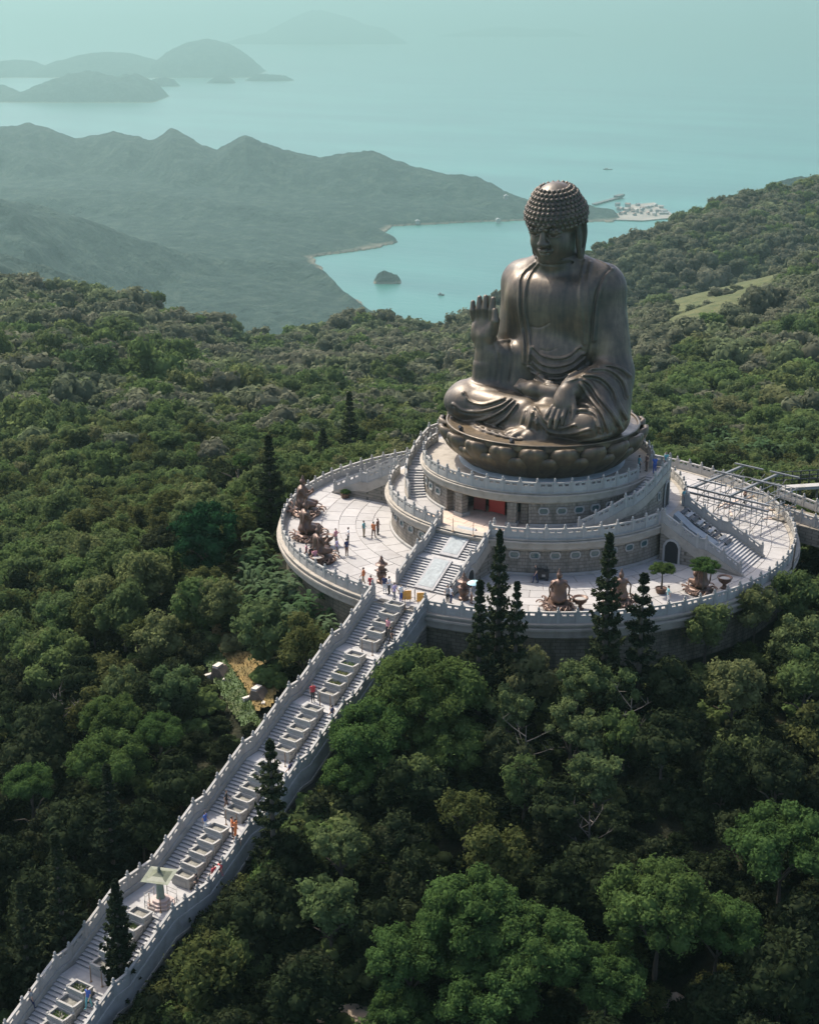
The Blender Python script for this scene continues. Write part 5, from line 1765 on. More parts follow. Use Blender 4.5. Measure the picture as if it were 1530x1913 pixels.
# ------------------------------------------------------------------ forest: what is left between them
FAR_SRC = {}
def forest_points():
    rs = np.random.RandomState(77)
    pts = []
    d = 62.0
    while d < 1240:
        sp = 4.3 if d < 190 else 4.8 if d < 300 else 6.0 if d < 450 else 7.2 if d < 700 else 8.4
        half = d * .36 + 14
        n = int(2 * half / sp)
        uu = -12.84 + np.linspace(-half, half, n) + rs.uniform(-.45, .45, n) * sp
        vv = -142.07 + d + rs.uniform(-.45, .45, n) * sp
        pts.append(np.stack([uu, vv, np.full(n, sp), np.full(n, d)], 1))
        d += sp * .88
    P = np.concatenate(pts)
    u, v, sp, d = P.T
    x = u * CT - v * ST; y = u * ST + v * CT
    z = ground(x, y)
    # which of them can be seen at all
    dist_ = np.concatenate([np.linspace(50, 320, 120), np.geomspace(322, 1300, 160)]); az_ = np.linspace(R(-24), R(24), 160)
    D, A = np.meshgrid(dist_, az_, indexing='ij')
    gu = -12.84 + D * np.tan(A); gv = -142.07 + D
    gz = ground(gu * CT - gv * ST, gu * ST + gv * CT)
    ang = (CAMZ - gz - 7) / D
    best = np.minimum.accumulate(ang, 0)
    i = np.clip(np.searchsorted(dist_, d), 0, len(dist_) - 1); j = np.clip(((np.arctan2(u + 12.84, v + 142.07) - az_[0]) / (az_[1] - az_[0])).astype(int), 0, 159)
    see = (CAMZ - z - 9) / d <= best[np.maximum(i - 1, 0), j] + .006
    g = grassy(x, y)
    keep = see & (rs.uniform(size=len(x)) > g * 1.6)
    return np.stack([x, y, z, sp, d, u, v], 1)[keep], rs


PTS, rs = forest_points()
singles, mass, under = [], [], []
CC = math.cos(_p)
for x, y, z, sp, d, u, v in PTS:
    rr = math.hypot(x, y)
    s = -y
    r = sp * (.58 if d < 190 else .66) * (rs.uniform(.72, 1.3) if d < 260 else min(1.7, float(np.exp(rs.normal() * .32))))
    hc = (2.6 + 2.2 * rs.uniform()) if d < 300 else (2.8 + 2.2 * rs.uniform() + .35 * (r - sp * .6))
    if d < 260:
        if rr < 27.5 + r * .75: continue
        if 15 < s < 96 and abs(x) < 3.9 + r * .8: continue
        if any((x - a) ** 2 + (y - b) ** 2 < (.72 * (r + c_)) ** 2 for a, b, c_ in TAKEN): 
            under.append((x, y, z, sp * .38, 1.0, d)); continue
        for _ in range(5):
            px, py, fw = project(x, y, z + hc)
            rp = r * 2753 / fw
            smp = [(px + rp * a, py + rp * b) for a, b in ((0, -.95), (-.7, -.7), (.7, -.7), (0, 0), (-1, -.1), (1, -.1), (0, .6))]
            bad = (x > 2 and s > 20 and any(inpoly(a, b, STAIR_VIEW) for a, b in smp)) or (v < 3 and rr < 75 and any(inpoly(a, b, ALTAR_VIEW) for a, b in smp))
            if not bad: break
            hc *= .72
            if hc < r * .6: r *= .85
        if any(inpoly(a, b, PATH_VIEW) for a, b in smp): continue
        if bad:
            # lower growth only, if that clears the view
            px, py, fw = project(x, y, z + 1.6)
            if not (inpoly(px, py - 18, STAIR_VIEW) or inpoly(px, py - 18, ALTAR_VIEW)): under.append((x, y, z, 1.5 * rs.uniform(.7, 1.2), .8, d))
            continue
        dark = (py > 1420 and rs.uniform() < .85) or (px > 760 and py > 1180 and rs.uniform() < .68) or (px < 420 and py > 1250 and rs.uniform() < .6)  # darker leaf colour low in the view paints in the dim foreground
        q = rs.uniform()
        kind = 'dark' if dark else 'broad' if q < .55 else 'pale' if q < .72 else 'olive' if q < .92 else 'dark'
        singles.append((rp if -60 < px < 1590 and py < 2000 else 0, kind, x, y, z, r, hc, px, py))
        for _ in range(3):
            a = rs.uniform(0, 6.28)
            ux, uy = x + math.cos(a) * sp * .6, y + math.sin(a) * sp * .6
            if math.hypot(ux, uy) > 28 and not (15 < -uy < 96 and abs(ux) < 5.2): under.append((ux, uy, float(near_hill(ux, uy)), 1.5 * rs.uniform(.7, 1.4), .9, d))
    else:
        mass.append((x, y, z + hc, r, d))
singles.sort(key=lambda t: -t[0])
N_IND = 292 - TREE_NO[0]


MARKS = [(712, 1090, 'the stair head'), (640, 1195, 'the first stair landing'), (555, 1305, 'the second stair landing'), (470, 1415, 'the third stair landing'), (380, 1530, 'the fourth stair landing'), (305, 1640, 'the roofed lantern'),
         (515, 1500, 'the stair pine'), (235, 1760, 'the black-green stair pine'), (125, 1840, 'the lowest landing'), (385, 985, 'the round deep green tree'), (510, 900, 'the dark pine by the plaza'), (655, 800, 'the pine behind the plaza'),
         (430, 1240, 'the stone graves'), (1140, 1100, 'the tallest pine'), (1205, 1200, 'the spreading pine'), (897, 1180, 'the pine near the parasol'), (966, 1200, 'the small open pine'), (800, 1300, 'the broad feathery tree'),
         (880, 1715, 'the topmost bottom-clump tree'), (1230, 1700, 'the large bottom feathery tree'), (1460, 1585, 'the bright right-edge tree'), (58, 1468, 'the left-edge feathery crown'), (210, 1345, 'the twin feathery crowns'),
         (1078, 1272, 'the pale tree below the rail'), (930, 1600, 'the larger olive tree'), (620, 1690, 'the blue-green wispy tree'), (1240, 1390, 'the dark rounded slope tree'), (1474, 1060, 'the bare trunk'), (452, 862, 'the lone round-topped tree'),
         (230, 1140, 'the spreading tree on the left'), (60, 1700, 'the bottom-left black pine'), (395, 1815, 'the olive bush by the stairs'), (1505, 1260, 'the right-edge dark tree'), (10, 900, "the picture's left edge, upper part"), (10, 1180, "the picture's left edge, middle part"),
         (1120, 1890, 'the bottom edge, middle'), (1420, 1890, 'the bottom right corner'), (1370, 1160, 'the right plaza rim'), (540, 1080, 'the large-leaved thicket'), (1400, 800, 'the palm row')]
ORDN = ['nearest', 'second nearest', 'third nearest', 'fourth nearest', 'fifth nearest', 'sixth nearest', 'seventh nearest', 'eighth nearest', 'ninth nearest', 'tenth nearest'] + ['%s-nearest' % k for k in 'eleventh twelfth thirteenth fourteenth fifteenth sixteenth seventeenth eighteenth nineteenth twentieth'.split()] + ['farther'] * 60
KL = {'dark': 'dark shaded green tree', 'broad': 'mid green rounded tree', 'pale': 'pale green loose tree', 'olive': 'olive brown tree'}
used = {}
lab_of = {}
sel = singles[:N_IND]
for i, t_ in enumerate(sel):
    px, py = t_[7], t_[8]
    k_ = min(range(len(MARKS)), key=lambda q: (MARKS[q][0] - px) ** 2 + (MARKS[q][1] - py) ** 2)
    dx, dy = px - MARKS[k_][0], py - MARKS[k_][1]
    side = ('left of' if dx < 0 else 'right of') if abs(dx) > abs(dy) else ('above' if dy < 0 else 'below')
    used.setdefault((t_[1], side, k_), []).append((dx * dx + dy * dy, i))
for (kind, side, k_), v in used.items():
    v.sort()
    for j, (_, i) in enumerate(v):
        lab_of[i] = '%s %s %s' % (KL[kind], side, MARKS[k_][2]) if len(v) == 1 else '%s %s %s, %s of them' % (KL[kind], side, MARKS[k_][2], ORDN[j])
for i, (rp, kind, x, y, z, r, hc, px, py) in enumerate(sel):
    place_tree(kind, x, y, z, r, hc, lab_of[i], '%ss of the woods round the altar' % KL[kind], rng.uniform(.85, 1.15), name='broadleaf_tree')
SRC = {}
def forest_points():
    rs = np.random.RandomState(77)
    pts = []
    d = 62.0
    while d < 1240:
        sp = 4.3 if d < 190 else 4.8 if d < 300 else 6.0 if d < 450 else 7.2 if d < 700 else 8.4
        half = d * .36 + 14
        n = int(2 * half / sp)
        uu = -12.84 + np.linspace(-half, half, n) + rs.uniform(-.45, .45, n) * sp
        vv = -142.07 + d + rs.uniform(-.45, .45, n) * sp
        pts.append(np.stack([uu, vv, np.full(n, sp), np.full(n, d)], 1))
        d += sp * .88
    P = np.concatenate(pts)
    u, v, sp, d = P.T
    x = u * CT - v * ST; y = u * ST + v * CT
    z = ground(x, y)
    # which of them can be seen at all
    dist_ = np.concatenate([np.linspace(50, 320, 120), np.geomspace(322, 1300, 160)]); az_ = np.linspace(R(-24), R(24), 160)
    D, A = np.meshgrid(dist_, az_, indexing='ij')
    gu = -12.84 + D * np.tan(A); gv = -142.07 + D
    gz = ground(gu * CT - gv * ST, gu * ST + gv * CT)
    ang = (CAMZ - gz - 7) / D
    best = np.minimum.accumulate(ang, 0)
    i = np.clip(np.searchsorted(dist_, d), 0, len(dist_) - 1); j = np.clip(((np.arctan2(u + 12.84, v + 142.07) - az_[0]) / (az_[1] - az_[0])).astype(int), 0, 159)
    see = (CAMZ - z - 9) / d <= best[np.maximum(i - 1, 0), j] + .006
    g = grassy(x, y)
    keep = see & (rs.uniform(size=len(x)) > g * 1.6)
    return np.stack([x, y, z, sp, d, u, v], 1)[keep], rs


PTS, rs = forest_points()
singles, mass, under = [], [], []
CC = math.cos(_p)
for x, y, z, sp, d, u, v in PTS:
    rr = math.hypot(x, y)
    s = -y
    r = sp * (.58 if d < 190 else .66) * (rs.uniform(.72, 1.3) if d < 260 else min(1.7, float(np.exp(rs.normal() * .32))))
    hc = (2.6 + 2.2 * rs.uniform()) if d < 300 else (2.8 + 2.2 * rs.uniform() + .35 * (r - sp * .6))
    if d < 260:
        if rr < 27.5 + r * .75: continue
        if 15 < s < 96 and abs(x) < 3.9 + r * .8: continue
        if any((x - a) ** 2 + (y - b) ** 2 < (.72 * (r + c_)) ** 2 for a, b, c_ in TAKEN): 
            under.append((x, y, z, sp * .38, 1.0, d)); continue
        px, py, fw = project(x, y, z + hc)
        rp = r * 2753 / fw
        smp = [(px + rp * a, py + rp * b) for a, b in ((0, -.95), (-.7, -.7), (.7, -.7), (0, 0), (-1, -.1), (1, -.1), (0, .6))]
        if any(inpoly(a, b, PATH_VIEW) for a, b in smp): continue
        bad = (x > 2 and s > 20 and any(inpoly(a, b, STAIR_VIEW) for a, b in smp)) or (v < 3 and rr < 75 and any(inpoly(a, b, ALTAR_VIEW) for a, b in smp))
        if bad:
            # lower growth only, if that clears the view
            px, py, fw = project(x, y, z + 1.6)
            if not (inpoly(px, py - 18, STAIR_VIEW) or inpoly(px, py - 18, ALTAR_VIEW)): under.append((x, y, z, 1.5 * rs.uniform(.7, 1.2), .8, d))
            continue
        dark = (py > 1420 and rs.uniform() < .85) or (px > 760 and py > 1180 and rs.uniform() < .68) or (px < 420 and py > 1250 and rs.uniform() < .6)  # foreground dimness painted in again by choosing dark leaves low down
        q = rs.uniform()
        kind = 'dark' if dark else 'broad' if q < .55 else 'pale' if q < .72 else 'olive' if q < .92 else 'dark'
        singles.append((rp if -60 < px < 1590 and py < 2000 else 0, kind, x, y, z, r, hc, px, py))
        for _ in range(3):
            a = rs.uniform(0, 6.28)
            ux, uy = x + math.cos(a) * sp * .6, y + math.sin(a) * sp * .6
            if math.hypot(ux, uy) > 28 and not (15 < -uy < 96 and abs(ux) < 5.2): under.append((ux, uy, float(near_hill(ux, uy)), 1.5 * rs.uniform(.7, 1.4), .9, d))
    else:
        mass.append((x, y, z + hc, r, d))
singles.sort(key=lambda t: -t[0])
N_IND = 292 - TREE_NO[0]


def where(px, py):
    side = 'left of the stairs' if px < 470 and py > 1050 else 'on the left hillside' if px < 560 else 'behind the altar' if py < 900 else 'on the right slope below the plaza' if px > 1000 else 'below the plaza between the stairs and the right slope'
    return side


KL = {'dark': 'dark shaded green tree', 'broad': 'mid green rounded tree', 'pale': 'pale green loose-crowned tree', 'olive': 'olive brown tree'}
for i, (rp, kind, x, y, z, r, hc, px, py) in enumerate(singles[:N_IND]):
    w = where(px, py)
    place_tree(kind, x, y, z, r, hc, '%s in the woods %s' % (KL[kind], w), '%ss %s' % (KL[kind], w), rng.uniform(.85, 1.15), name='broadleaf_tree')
SRC = {}
for k in CROWNS:
    SRC[k] = []
# trees a little farther off that also lend their crowns to the forest beyond
for k in ('far', 'farmid'):
    for i, me in enumerate(CROWNS[k]):
        px = 60 + 170 * i + (80 if k == 'farmid' else 0); py = 815 + 16 * (i % 3)
        x, y, z, d = along_ray(px, py, 5)
        t = thing('broadleaf_tree', 'dull green tree on the hillside behind, %s from the left%s' % (['first', 'second', 'third', 'fourth', 'fifth'][i], '' if k == 'far' else ' of the fresher row'), 'tree', (x, y, z), 0, 'dull green trees on the hillside')
        SRC[k].append(ob('crown', me, t, (0, 0, 5), rng.uniform(0, 6), sc=(3.4, 3.4, 3.2)))
        ob('trunk', TRUNKS[i % 3], t, (0, 0, 0), 0, sc=(4, 4, 5))
by_mesh = {}
for o in list(COL.objects):
    if o.name.startswith('crown'): by_mesh.setdefault(o.data.name, o)
for k in ('dark', 'broad', 'pale', 'olive'):
    SRC[k] = [by_mesh[m_.name] for m_ in CROWNS[k] if m_.name in by_mesh]


def scatter(name, pts, sources):
    """one object: a copy of a crown at every point; pts: x, y, z, sx, sz, turn, which"""
    pts = np.array(pts, float)
    me = bpy.data.meshes.new(name)
    me.vertices.add(len(pts)); me.vertices.foreach_set('co', pts[:, :3].astype(np.float32).ravel())
    for nm, ty, val in (('size', 'FLOAT_VECTOR', np.stack([pts[:, 3], pts[:, 3], pts[:, 4]], 1)), ('turn', 'FLOAT_VECTOR', np.stack([pts[:, 5] * 0, pts[:, 5] * 0, pts[:, 5]], 1)), ('which', 'INT', pts[:, 6].astype(np.int32))):
        a = me.attributes.new(nm, ty, 'POINT')
        a.data.foreach_set('vector' if ty == 'FLOAT_VECTOR' else 'value', np.ascontiguousarray(val.astype(np.float32) if ty == 'FLOAT_VECTOR' else val).ravel())
    o = tag(ob(name, me), kind='stuff')
    ng = bpy.data.node_groups.new(name, 'GeometryNodeTree')
    ng.interface.new_socket('Geometry', in_out='INPUT', socket_type='NodeSocketGeometry')
    ng.interface.new_socket('Geometry', in_out='OUTPUT', socket_type='NodeSocketGeometry')
    n, l = ng.nodes, ng.links
    gi, go = n.new('NodeGroupInput'), n.new('NodeGroupOutput')
    iop = n.new('GeometryNodeInstanceOnPoints')
    l.new(gi.outputs[0], iop.inputs['Points'])
    jn = n.new('GeometryNodeJoinGeometry')
    for s_ in reversed(sources):
        oi = n.new('GeometryNodeObjectInfo'); oi.inputs['Object'].default_value = s_
        oi.inputs['As Instance'].default_value = True; oi.transform_space = 'ORIGINAL'
        l.new(oi.outputs['Geometry'], jn.inputs[0])
    l.new(jn.outputs[0], iop.inputs['Instance'])
    iop.inputs['Pick Instance'].default_value = True
    def attr(nm, ty):
        a = n.new('GeometryNodeInputNamedAttribute'); a.data_type = ty; a.inputs['Name'].default_value = nm
        return a.outputs[0]
    l.new(attr('which', 'INT'), iop.inputs['Instance Index'])
    l.new(attr('size', 'FLOAT_VECTOR'), iop.inputs['Scale'])
    er = n.new('FunctionNodeEulerToRotation'); l.new(attr('turn', 'FLOAT_VECTOR'), er.inputs[0]); l.new(er.outputs[0], iop.inputs['Rotation'])
    l.new(iop.outputs[0], go.inputs[0])
    md = o.modifiers.new('scatter', 'NODES'); md.node_group = ng
    return o


srcs = SRC['far'] + SRC['farmid'] + SRC['dark'] + SRC['broad'] + SRC['pale'] + SRC['olive']
base = {}
c0 = 0
for k in ('far', 'farmid', 'dark', 'broad', 'pale', 'olive'):
    base[k] = (c0, len(SRC[k])); c0 += len(SRC[k])
fp = []
for x, y, zc, r, d in mass:
    px, py, fw = project(x, y, zc)
    green = (py > 780 and rs.uniform() < .75) or (px > 1180 and py > 690 and rs.uniform() < .75) or rs.uniform() < .12
    k = 'farmid' if green else 'far'
    if d < 420 and rs.uniform() < .4: k = ('broad', 'pale', 'broad', 'pale')[rs.randint(4)] if SRC['broad'] else k
    if rs.uniform() < .05: r *= 1.4
    b0, nb = base[k]
    fp.append((x, y, zc - .4, r, r * rs.uniform(.75, 1.2), rs.uniform(0, 6.28), b0 + rs.randint(nb)))
for rp, kind, x, y, z, r, hc, px, py in singles[N_IND:]:
    b0, nb = base[kind]
    if nb: fp.append((x, y, z + hc, r, r, rs.uniform(0, 6.28), b0 + rs.randint(nb)))
scatter('forest', fp, srcs)
ug = []
for x, y, z, r, h, d in under:
    k = 'dark' if rs.uniform() < .6 else 'farmid' if rs.uniform() < .7 else 'olive'
    b0, nb = base[k]
    if nb: ug.append((x, y, z + r * .5, r, r * .9, rs.uniform(0, 6.28), b0 + rs.randint(nb)))
for d in np.arange(64, 215, 2.3):
    for u in np.arange(-12.84 - d * .33, -12.84 + d * .33, 2.4):
        u2, v2 = u + rs.uniform(-1, 1), -142.07 + d + rs.uniform(-1, 1)
        x, y = u2 * CT - v2 * ST, u2 * ST + v2 * CT
        if math.hypot(x, y) < 27.2 or (15 < -y < 96 and abs(x) < 4.1): continue
        z = float(ground(x, y)); r = rs.uniform(.9, 1.7) * (1.25 if x > 3 and -y < 40 else 1)
        px, py, fw = project(x, y, z + r)
        if inpoly(px, py, DRY_VIEW) or inpoly(px, py + 6, DRY_VIEW): continue
        if inpoly(px, py, PATH_VIEW) or inpoly(px, py + 12, PATH_VIEW):
            r = rs.uniform(.4, .75)
            b0, nb = base['farmid']; ug.append((x, y, z + r * .2, r, r * .7, rs.uniform(0, 6.28), b0 + rs.randint(nb))); continue
        if (px < 745 and px > 440 and py > 1868): continue
        if x > 2 and -y > 20 and inpoly(px, py - 14, STAIR_VIEW): continue
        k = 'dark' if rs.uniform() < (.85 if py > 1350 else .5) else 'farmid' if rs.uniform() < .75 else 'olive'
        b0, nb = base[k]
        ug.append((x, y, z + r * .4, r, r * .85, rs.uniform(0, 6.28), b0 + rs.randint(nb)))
# shrubs crowding against the right side wall of the staircase
for s_ in np.arange(29, 97, 1.05):
    for x0 in (4.1, 5.5, 7.2):
        x, y = x0 + rs.uniform(-.4, .4), -s_ + rs.uniform(-.5, .5); z = float(ground(x, y))
        for r in (2.7, 2.3, 1.9, 1.5, 1.1, .8):
            px, py, fw = project(x, y, z + r * 1.25); rp = r * 2753 / fw
            if not any(inpoly(px + a * rp, py + b_ * rp, STAIR_VIEW) for a, b_ in ((0, 0), (-.55, .12), (-.85, .5), (.4, .1))): break
        k = (('dark', 'farmid', 'farmid', 'olive', 'broad') if s_ < 50 else ('dark', 'dark', 'dark', 'olive', 'broad'))[rs.randint(5)]
        b0, nb = base[k]
        ug.append((x, y, z + r * .45, r * .95, r, rs.uniform(0, 6.28), b0 + rs.randint(nb)))
scatter('undergrowth', ug, srcs)
print('forest', len(fp), 'under', len(ug), 'singles', len(singles), TREE_NO[0])
# ------------------------------------------------------------------ things on and round the altar
def at_px(px, py, z=0.0):
    """the point at height z in line with picture point (px, py)"""
    a = (px - 765) / 2753; b_ = (956.5 - py) / 2753
    dy = math.cos(_p) + b_ * math.sin(_p); dz = -math.sin(_p) + b_ * math.cos(_p)
    t = (z - CAMZ) / dz
    return cw(-12.84 + t * a, -142.07 + t * dy, z)


_ps = [p[0] for p in prof]; _pz = [p[1] for p in prof]


def on_stairs(px, py):
    best = None
    for z in np.arange(0.5, -20, -.03):
        p = at_px(px, py, float(z))
        zs = float(np.interp(-p[1], _ps, _pz))
        if z <= zs + .08: return (p[0], p[1], zs + .02)
    return p


# ---- people: one skin each, clothes by material
SK = [mat('skin', (.42, .26, .18), .6), mat('black_hair', (.015, .013, .012), .6)]
CLOTH = {k: mat(k + '_cloth', c, .85, var=.08, vscale=9) for k, c in dict(white=(.62, .62, .6), black=(.02, .02, .022), red=(.42, .045, .05), blue=(.05, .10, .32), navy=(.025, .035, .09), grey=(.2, .2, .2),
         orange=(.50, .16, .05), pink=(.5, .22, .24), teal=(.10, .30, .32), khaki=(.30, .24, .16), brown=(.14, .08, .06), lilac=(.35, .30, .45), denim=(.10, .14, .22)).items()}


def person_mesh(pose):
    C = Clay((-.5, -.5, -.04), (.5, .5, 1.78), .024)
    w = {'stand': (0, 0), 'walk': (.20, -.20), 'arm': (.05, -.04)}[pose]
    for s, k in ((-1, w[0]), (1, w[1])):
        C.cone((s * .09, 0, .9), (s * .095, -.02 - k * .55, .49), .095, .07, .04)
        C.cone((s * .095, -.02 - k * .55, .49), (s * .10, .02 - k, .09), .068, .045, .02)
        C.ell((s * .105, -.055 - k, .045), (.048, .125, .048), .02)
        el = (s * .25, .03 + k * .4, 1.12)
        C.cone((s * .18, 0, 1.39), el, .06, .05, .03)
        if pose == 'arm' and s == 1: wr = (.20, -.24, 1.32)
        elif pose == 'stand' and s == 1: wr = (.12, -.2, 1.08)
        else: wr = (s * .25, -.10 + k * .7, .88)
        C.cone(el, wr, .048, .034, .02)
        d = np.array(wr) - np.array(el); d /= np.linalg.norm(d)
        h_ = np.array(wr) + d * .07
        C.ell(h_, (.034, .04, .055), .02); C.cone(np.array(wr) + d * .03, h_ + np.array((-s * .035, -.03, 0)), .018, .014, .01)
    C.ell((0, 0, .95), (.165, .12, .15), .05); C.ell((0, 0, 1.2), (.165, .115, .27), .06)
    C.cone((-.15, .01, 1.39), (.15, .01, 1.39), .07, .07, .05)
    C.cone((0, .01, 1.42), (0, -.01, 1.55), .05, .048, .03)
    C.ell((0, -.01, 1.625), (.076, .092, .112), .02); C.ell((0, -.098, 1.61), (.016, .022, .024), .02)
    C.ell((0, .02, 1.655), (.088, .098, .098), .01)
    for s in (-1, 1): C.ell((s * .078, 0, 1.61), (.014, .022, .032), .01)
    V, Q = C.skin(0)
    me = mesh_np('body', V, Q, None, True)
    cz = V[Q].mean(1)
    idx = np.zeros(len(Q), np.int32)
    idx[(cz[:, 2] < .98) & (np.abs(cz[:, 0]) < .22)] = 3
    idx[(cz[:, 2] >= .93) & (cz[:, 2] < 1.47) & ~((np.abs(cz[:, 0]) > .19) & (cz[:, 2] < 1.24))] = 2
    idx[cz[:, 2] < .07] = 4
    idx[(cz[:, 2] > 1.47)] = 0
    idx[(cz[:, 2] > 1.56) & ((cz[:, 1] > .0) | (cz[:, 2] > 1.685))] = 1
    for m_ in (SK[0], SK[1], CLOTH['white'], CLOTH['navy'], CLOTH['black']): me.materials.append(m_)
    me.polygons.foreach_set('material_index', idx)
    return me


PEOPLE = {k: person_mesh(k) for k in ('stand', 'walk', 'arm')}


def person(p, top, legs, pose, label, facing=None, h=1.0):
    o = ob('person', PEOPLE[pose], None, p, rng.uniform(0, 6.28) if facing is None else facing, sc=h)
    for i, k in ((2, top), (3, legs)):
        o.material_slots[i].link = 'OBJECT'; o.material_slots[i].material = CLOTH[k]
    return tag(o, label, 'person', 'visitors')


for px, py, a, b_, pose, lab in (
    (680, 1003, 'teal', 'khaki', 'stand', 'person in pale teal shirt and khaki shorts alone mid plaza'),
    (698, 1005, 'orange', 'brown', 'walk', 'person in orange top left of a pair on the plaza'),
    (706, 999, 'brown', 'black', 'stand', 'person in dark top right of a pair on the plaza'),
    (651, 1016, 'white', 'black', 'stand', 'person in white top behind the one in navy'),
    (648, 1038, 'navy', 'brown', 'stand', 'person in navy top near the left offering statues'),
    (628, 1018, 'pink', 'grey', 'arm', 'person in pink top photographing the left statues'),
    (630, 1037, 'lilac', 'grey', 'walk', 'person in lilac walking past the left urn'),
    (573, 1046, 'pink', 'navy', 'stand', 'person in pink squeezed between statues and the plaza rail'),
    (581, 1052, 'black', 'black', 'stand', 'person in black between statues and the plaza rail'),
    (589, 1056, 'pink', 'white', 'arm', 'person in pink and white by the plaza rail'),
    (679, 1093, 'orange', 'khaki', 'walk', 'person in orange top near the stair head'),
    (693, 1108, 'red', 'red', 'stand', 'person in bright red at the stair head post'),
    (719, 1108, 'navy', 'white', 'stand', 'person in navy top and white trousers by the bronze censer'),
    (727, 1110, 'white', 'black', 'stand', 'person in white shirt and black skirt by the bronze censer'),
    (737, 1122, 'lilac', 'grey', 'walk', 'person in lilac top crossing before the front steps'),
    (749, 1125, 'white', 'blue', 'stand', 'person in white and blue left of the orange boards'),
    (842, 1128, 'white', 'navy', 'stand', 'person in white with navy bag right of the front steps'),
    (836, 1127, 'grey', 'black', 'stand', 'person in grey at the foot of the front steps rail'),
    (880, 1128, 'grey', 'brown', 'arm', 'person in grey holding the pale blue parasol'),
    (1247, 1128, 'teal', 'white', 'stand', 'person in teal by the plaza rail on the right'),
    (1000, 1088, 'black', 'navy', 'walk', 'person in black in the shade right of the black machine'),
):
    person(at_px(px, py, .02), a, b_, pose, lab)
for px, py, a, b_, pose, lab in (
    (725, 1188, 'pink', 'black', 'walk', 'person in pink climbing the top flight'),
    (731, 1204, 'black', 'black', 'walk', 'person in black climbing the top flight behind one in pink'),
    (585, 1310, 'red', 'black', 'stand', 'person in red on the landing beside the planters'),
    (621, 1352, 'navy', 'blue', 'walk', 'person in dark blue on the right lane of the third flight'),
    (543, 1457, 'navy', 'black', 'walk', 'person in navy half hidden by the stair pine'),
    (424, 1512, 'black', 'brown', 'walk', 'person in black on the left lane above the orange pair'),
    (441, 1566, 'orange', 'orange', 'stand', 'person in long orange clothes on the landing'),
    (435, 1562, 'orange', 'brown', 'stand', 'person in orange top beside the one all in orange'),
    (385, 1552, 'blue', 'white', 'walk', 'person in blue top on the left lane near the landing'),
    (445, 1596, 'brown', 'black', 'walk', 'person in dark brown descending below the orange pair'),
    (401, 1652, 'red', 'black', 'walk', 'person in red and black left of a pair above the lantern'),
    (413, 1646, 'red', 'pink', 'walk', 'person in red and pink right of a pair above the lantern'),
    (368, 1668, 'black', 'black', 'stand', 'person in black at the planter end beside the lantern'),
    (167, 1882, 'blue', 'teal', 'walk', 'person in blue on the lowest flight by the planters'),
    (60, 1885, 'grey', 'navy', 'walk', 'person in grey on the lowest flight at the left rail'),
):
    person(on_stairs(px, py), a, b_, pose, lab)
for px, py, z, a, b_, lab in ((1193, 882, Z3, 'teal', 'black', 'person in teal on the top terrace near the throne'), (1222, 884, Z3, 'blue', 'blue', 'person in bright blue on the top terrace by the stair head'),
                              (1207, 880, Z3, 'brown', 'brown', 'person in dark brown on the top terrace between two others'), (1243, 876, Z3, 'teal', 'grey', 'person leaning at the corner of the top terrace rail'),
                              (1276, 944, Z2, 'teal', 'navy', 'person in teal on the middle terrace above the side stair'), (1390, 940, .02, 'brown', 'black', 'person in brown behind the scaffolding'),
                              (762, 905, Z2, 'red', 'brown', 'person in red on the middle terrace by the left curved stair')):
    p = at_px(px, py, z + .04)
    person(p, a, b_, 'stand', lab)

# ---- pale blue parasol
pr = thing('parasol', 'pale blue round parasol held open above a visitor', 'parasol', tuple(np.array(at_px(885, 1128, 0.0)) + np.array((0, 0, 1.15))))
MB().lathe([(.62, 0), (.6, .03), (.42, .16), (.2, .23), (.03, .26), (.02, .32)], 16, c=(0, 0, .8), cap=False).obj('canopy', mat('parasol_cloth', (.38, .60, .60), .7), pr)
MB().tube([(0, 0, 0), (0, 0, 1.05)], .014, 6).obj('shaft', M_steel, pr)

# ---- six bronze offering figures kneeling on scrolled bases, looking to the great statue
def deva_mesh():
    C = Clay((-1.2, -1.3, -.05), (1.2, 1.3, 3.0), .055)
    C.ell((0, .1, .34), (.58, .78, .36), 0)
    C.cone((-.3, .35, .5), (-.32, -.75, .42), .32, .22, .2); C.cone((.3, .35, .5), (.32, -.75, .42), .32, .22, .2)
    C.cone((0, .3, .5), (0, .27, 1.55), .44, .40, .2); C.ell((0, .27, 1.5), (.5, .3, .34), .15)
    C.cone((-.42, .25, 1.68), (.42, .25, 1.68), .17, .17, .15)
    for s in (-1, 1):
        C.cone((s * .5, .22, 1.66), (s * .56, -.1, 1.2), .14, .13, .1)
        C.cone((s * .56, -.1, 1.2), (s * .16, -.6, 1.45), .12, .08, .06)
        C.cone((s * .46, -.05, 1.25), (s * .5, .1, .5), .10, .15, .12)
        C.path(arc_pts([(s * .35, .45, 1.8), (s * .75, .5, 1.35), (s * .7, .55, .8), (s * .9, .3, .2)], 9), .07, .08)
    C.ell((0, -.58, 1.5), (.17, .15, .1), .05); C.ell((0, -.58, 1.64), (.12, .11, .12), .05)
    C.cone((0, .24, 1.8), (0, .2, 1.98), .1, .09, .05)
    C.ell((0, .18, 2.14), (.19, .21, .24), .04); C.ell((0, .02, 2.1), (.03, .05, .05), .03)
    C.ell((0, .22, 2.26), (.225, .24, .2), .04); C.ell((0, .2, 2.5), (.12, .12, .2), .08); C.ell((0, .2, 2.7), (.06, .06, .1), .04)
    for s in (-1, 1): C.ell((s * .2, .2, 2.1), (.03, .07, .12), .03)
    V, Q = C.skin(1)
    return mesh_np('robed_figure', V, Q, M_copper, True)


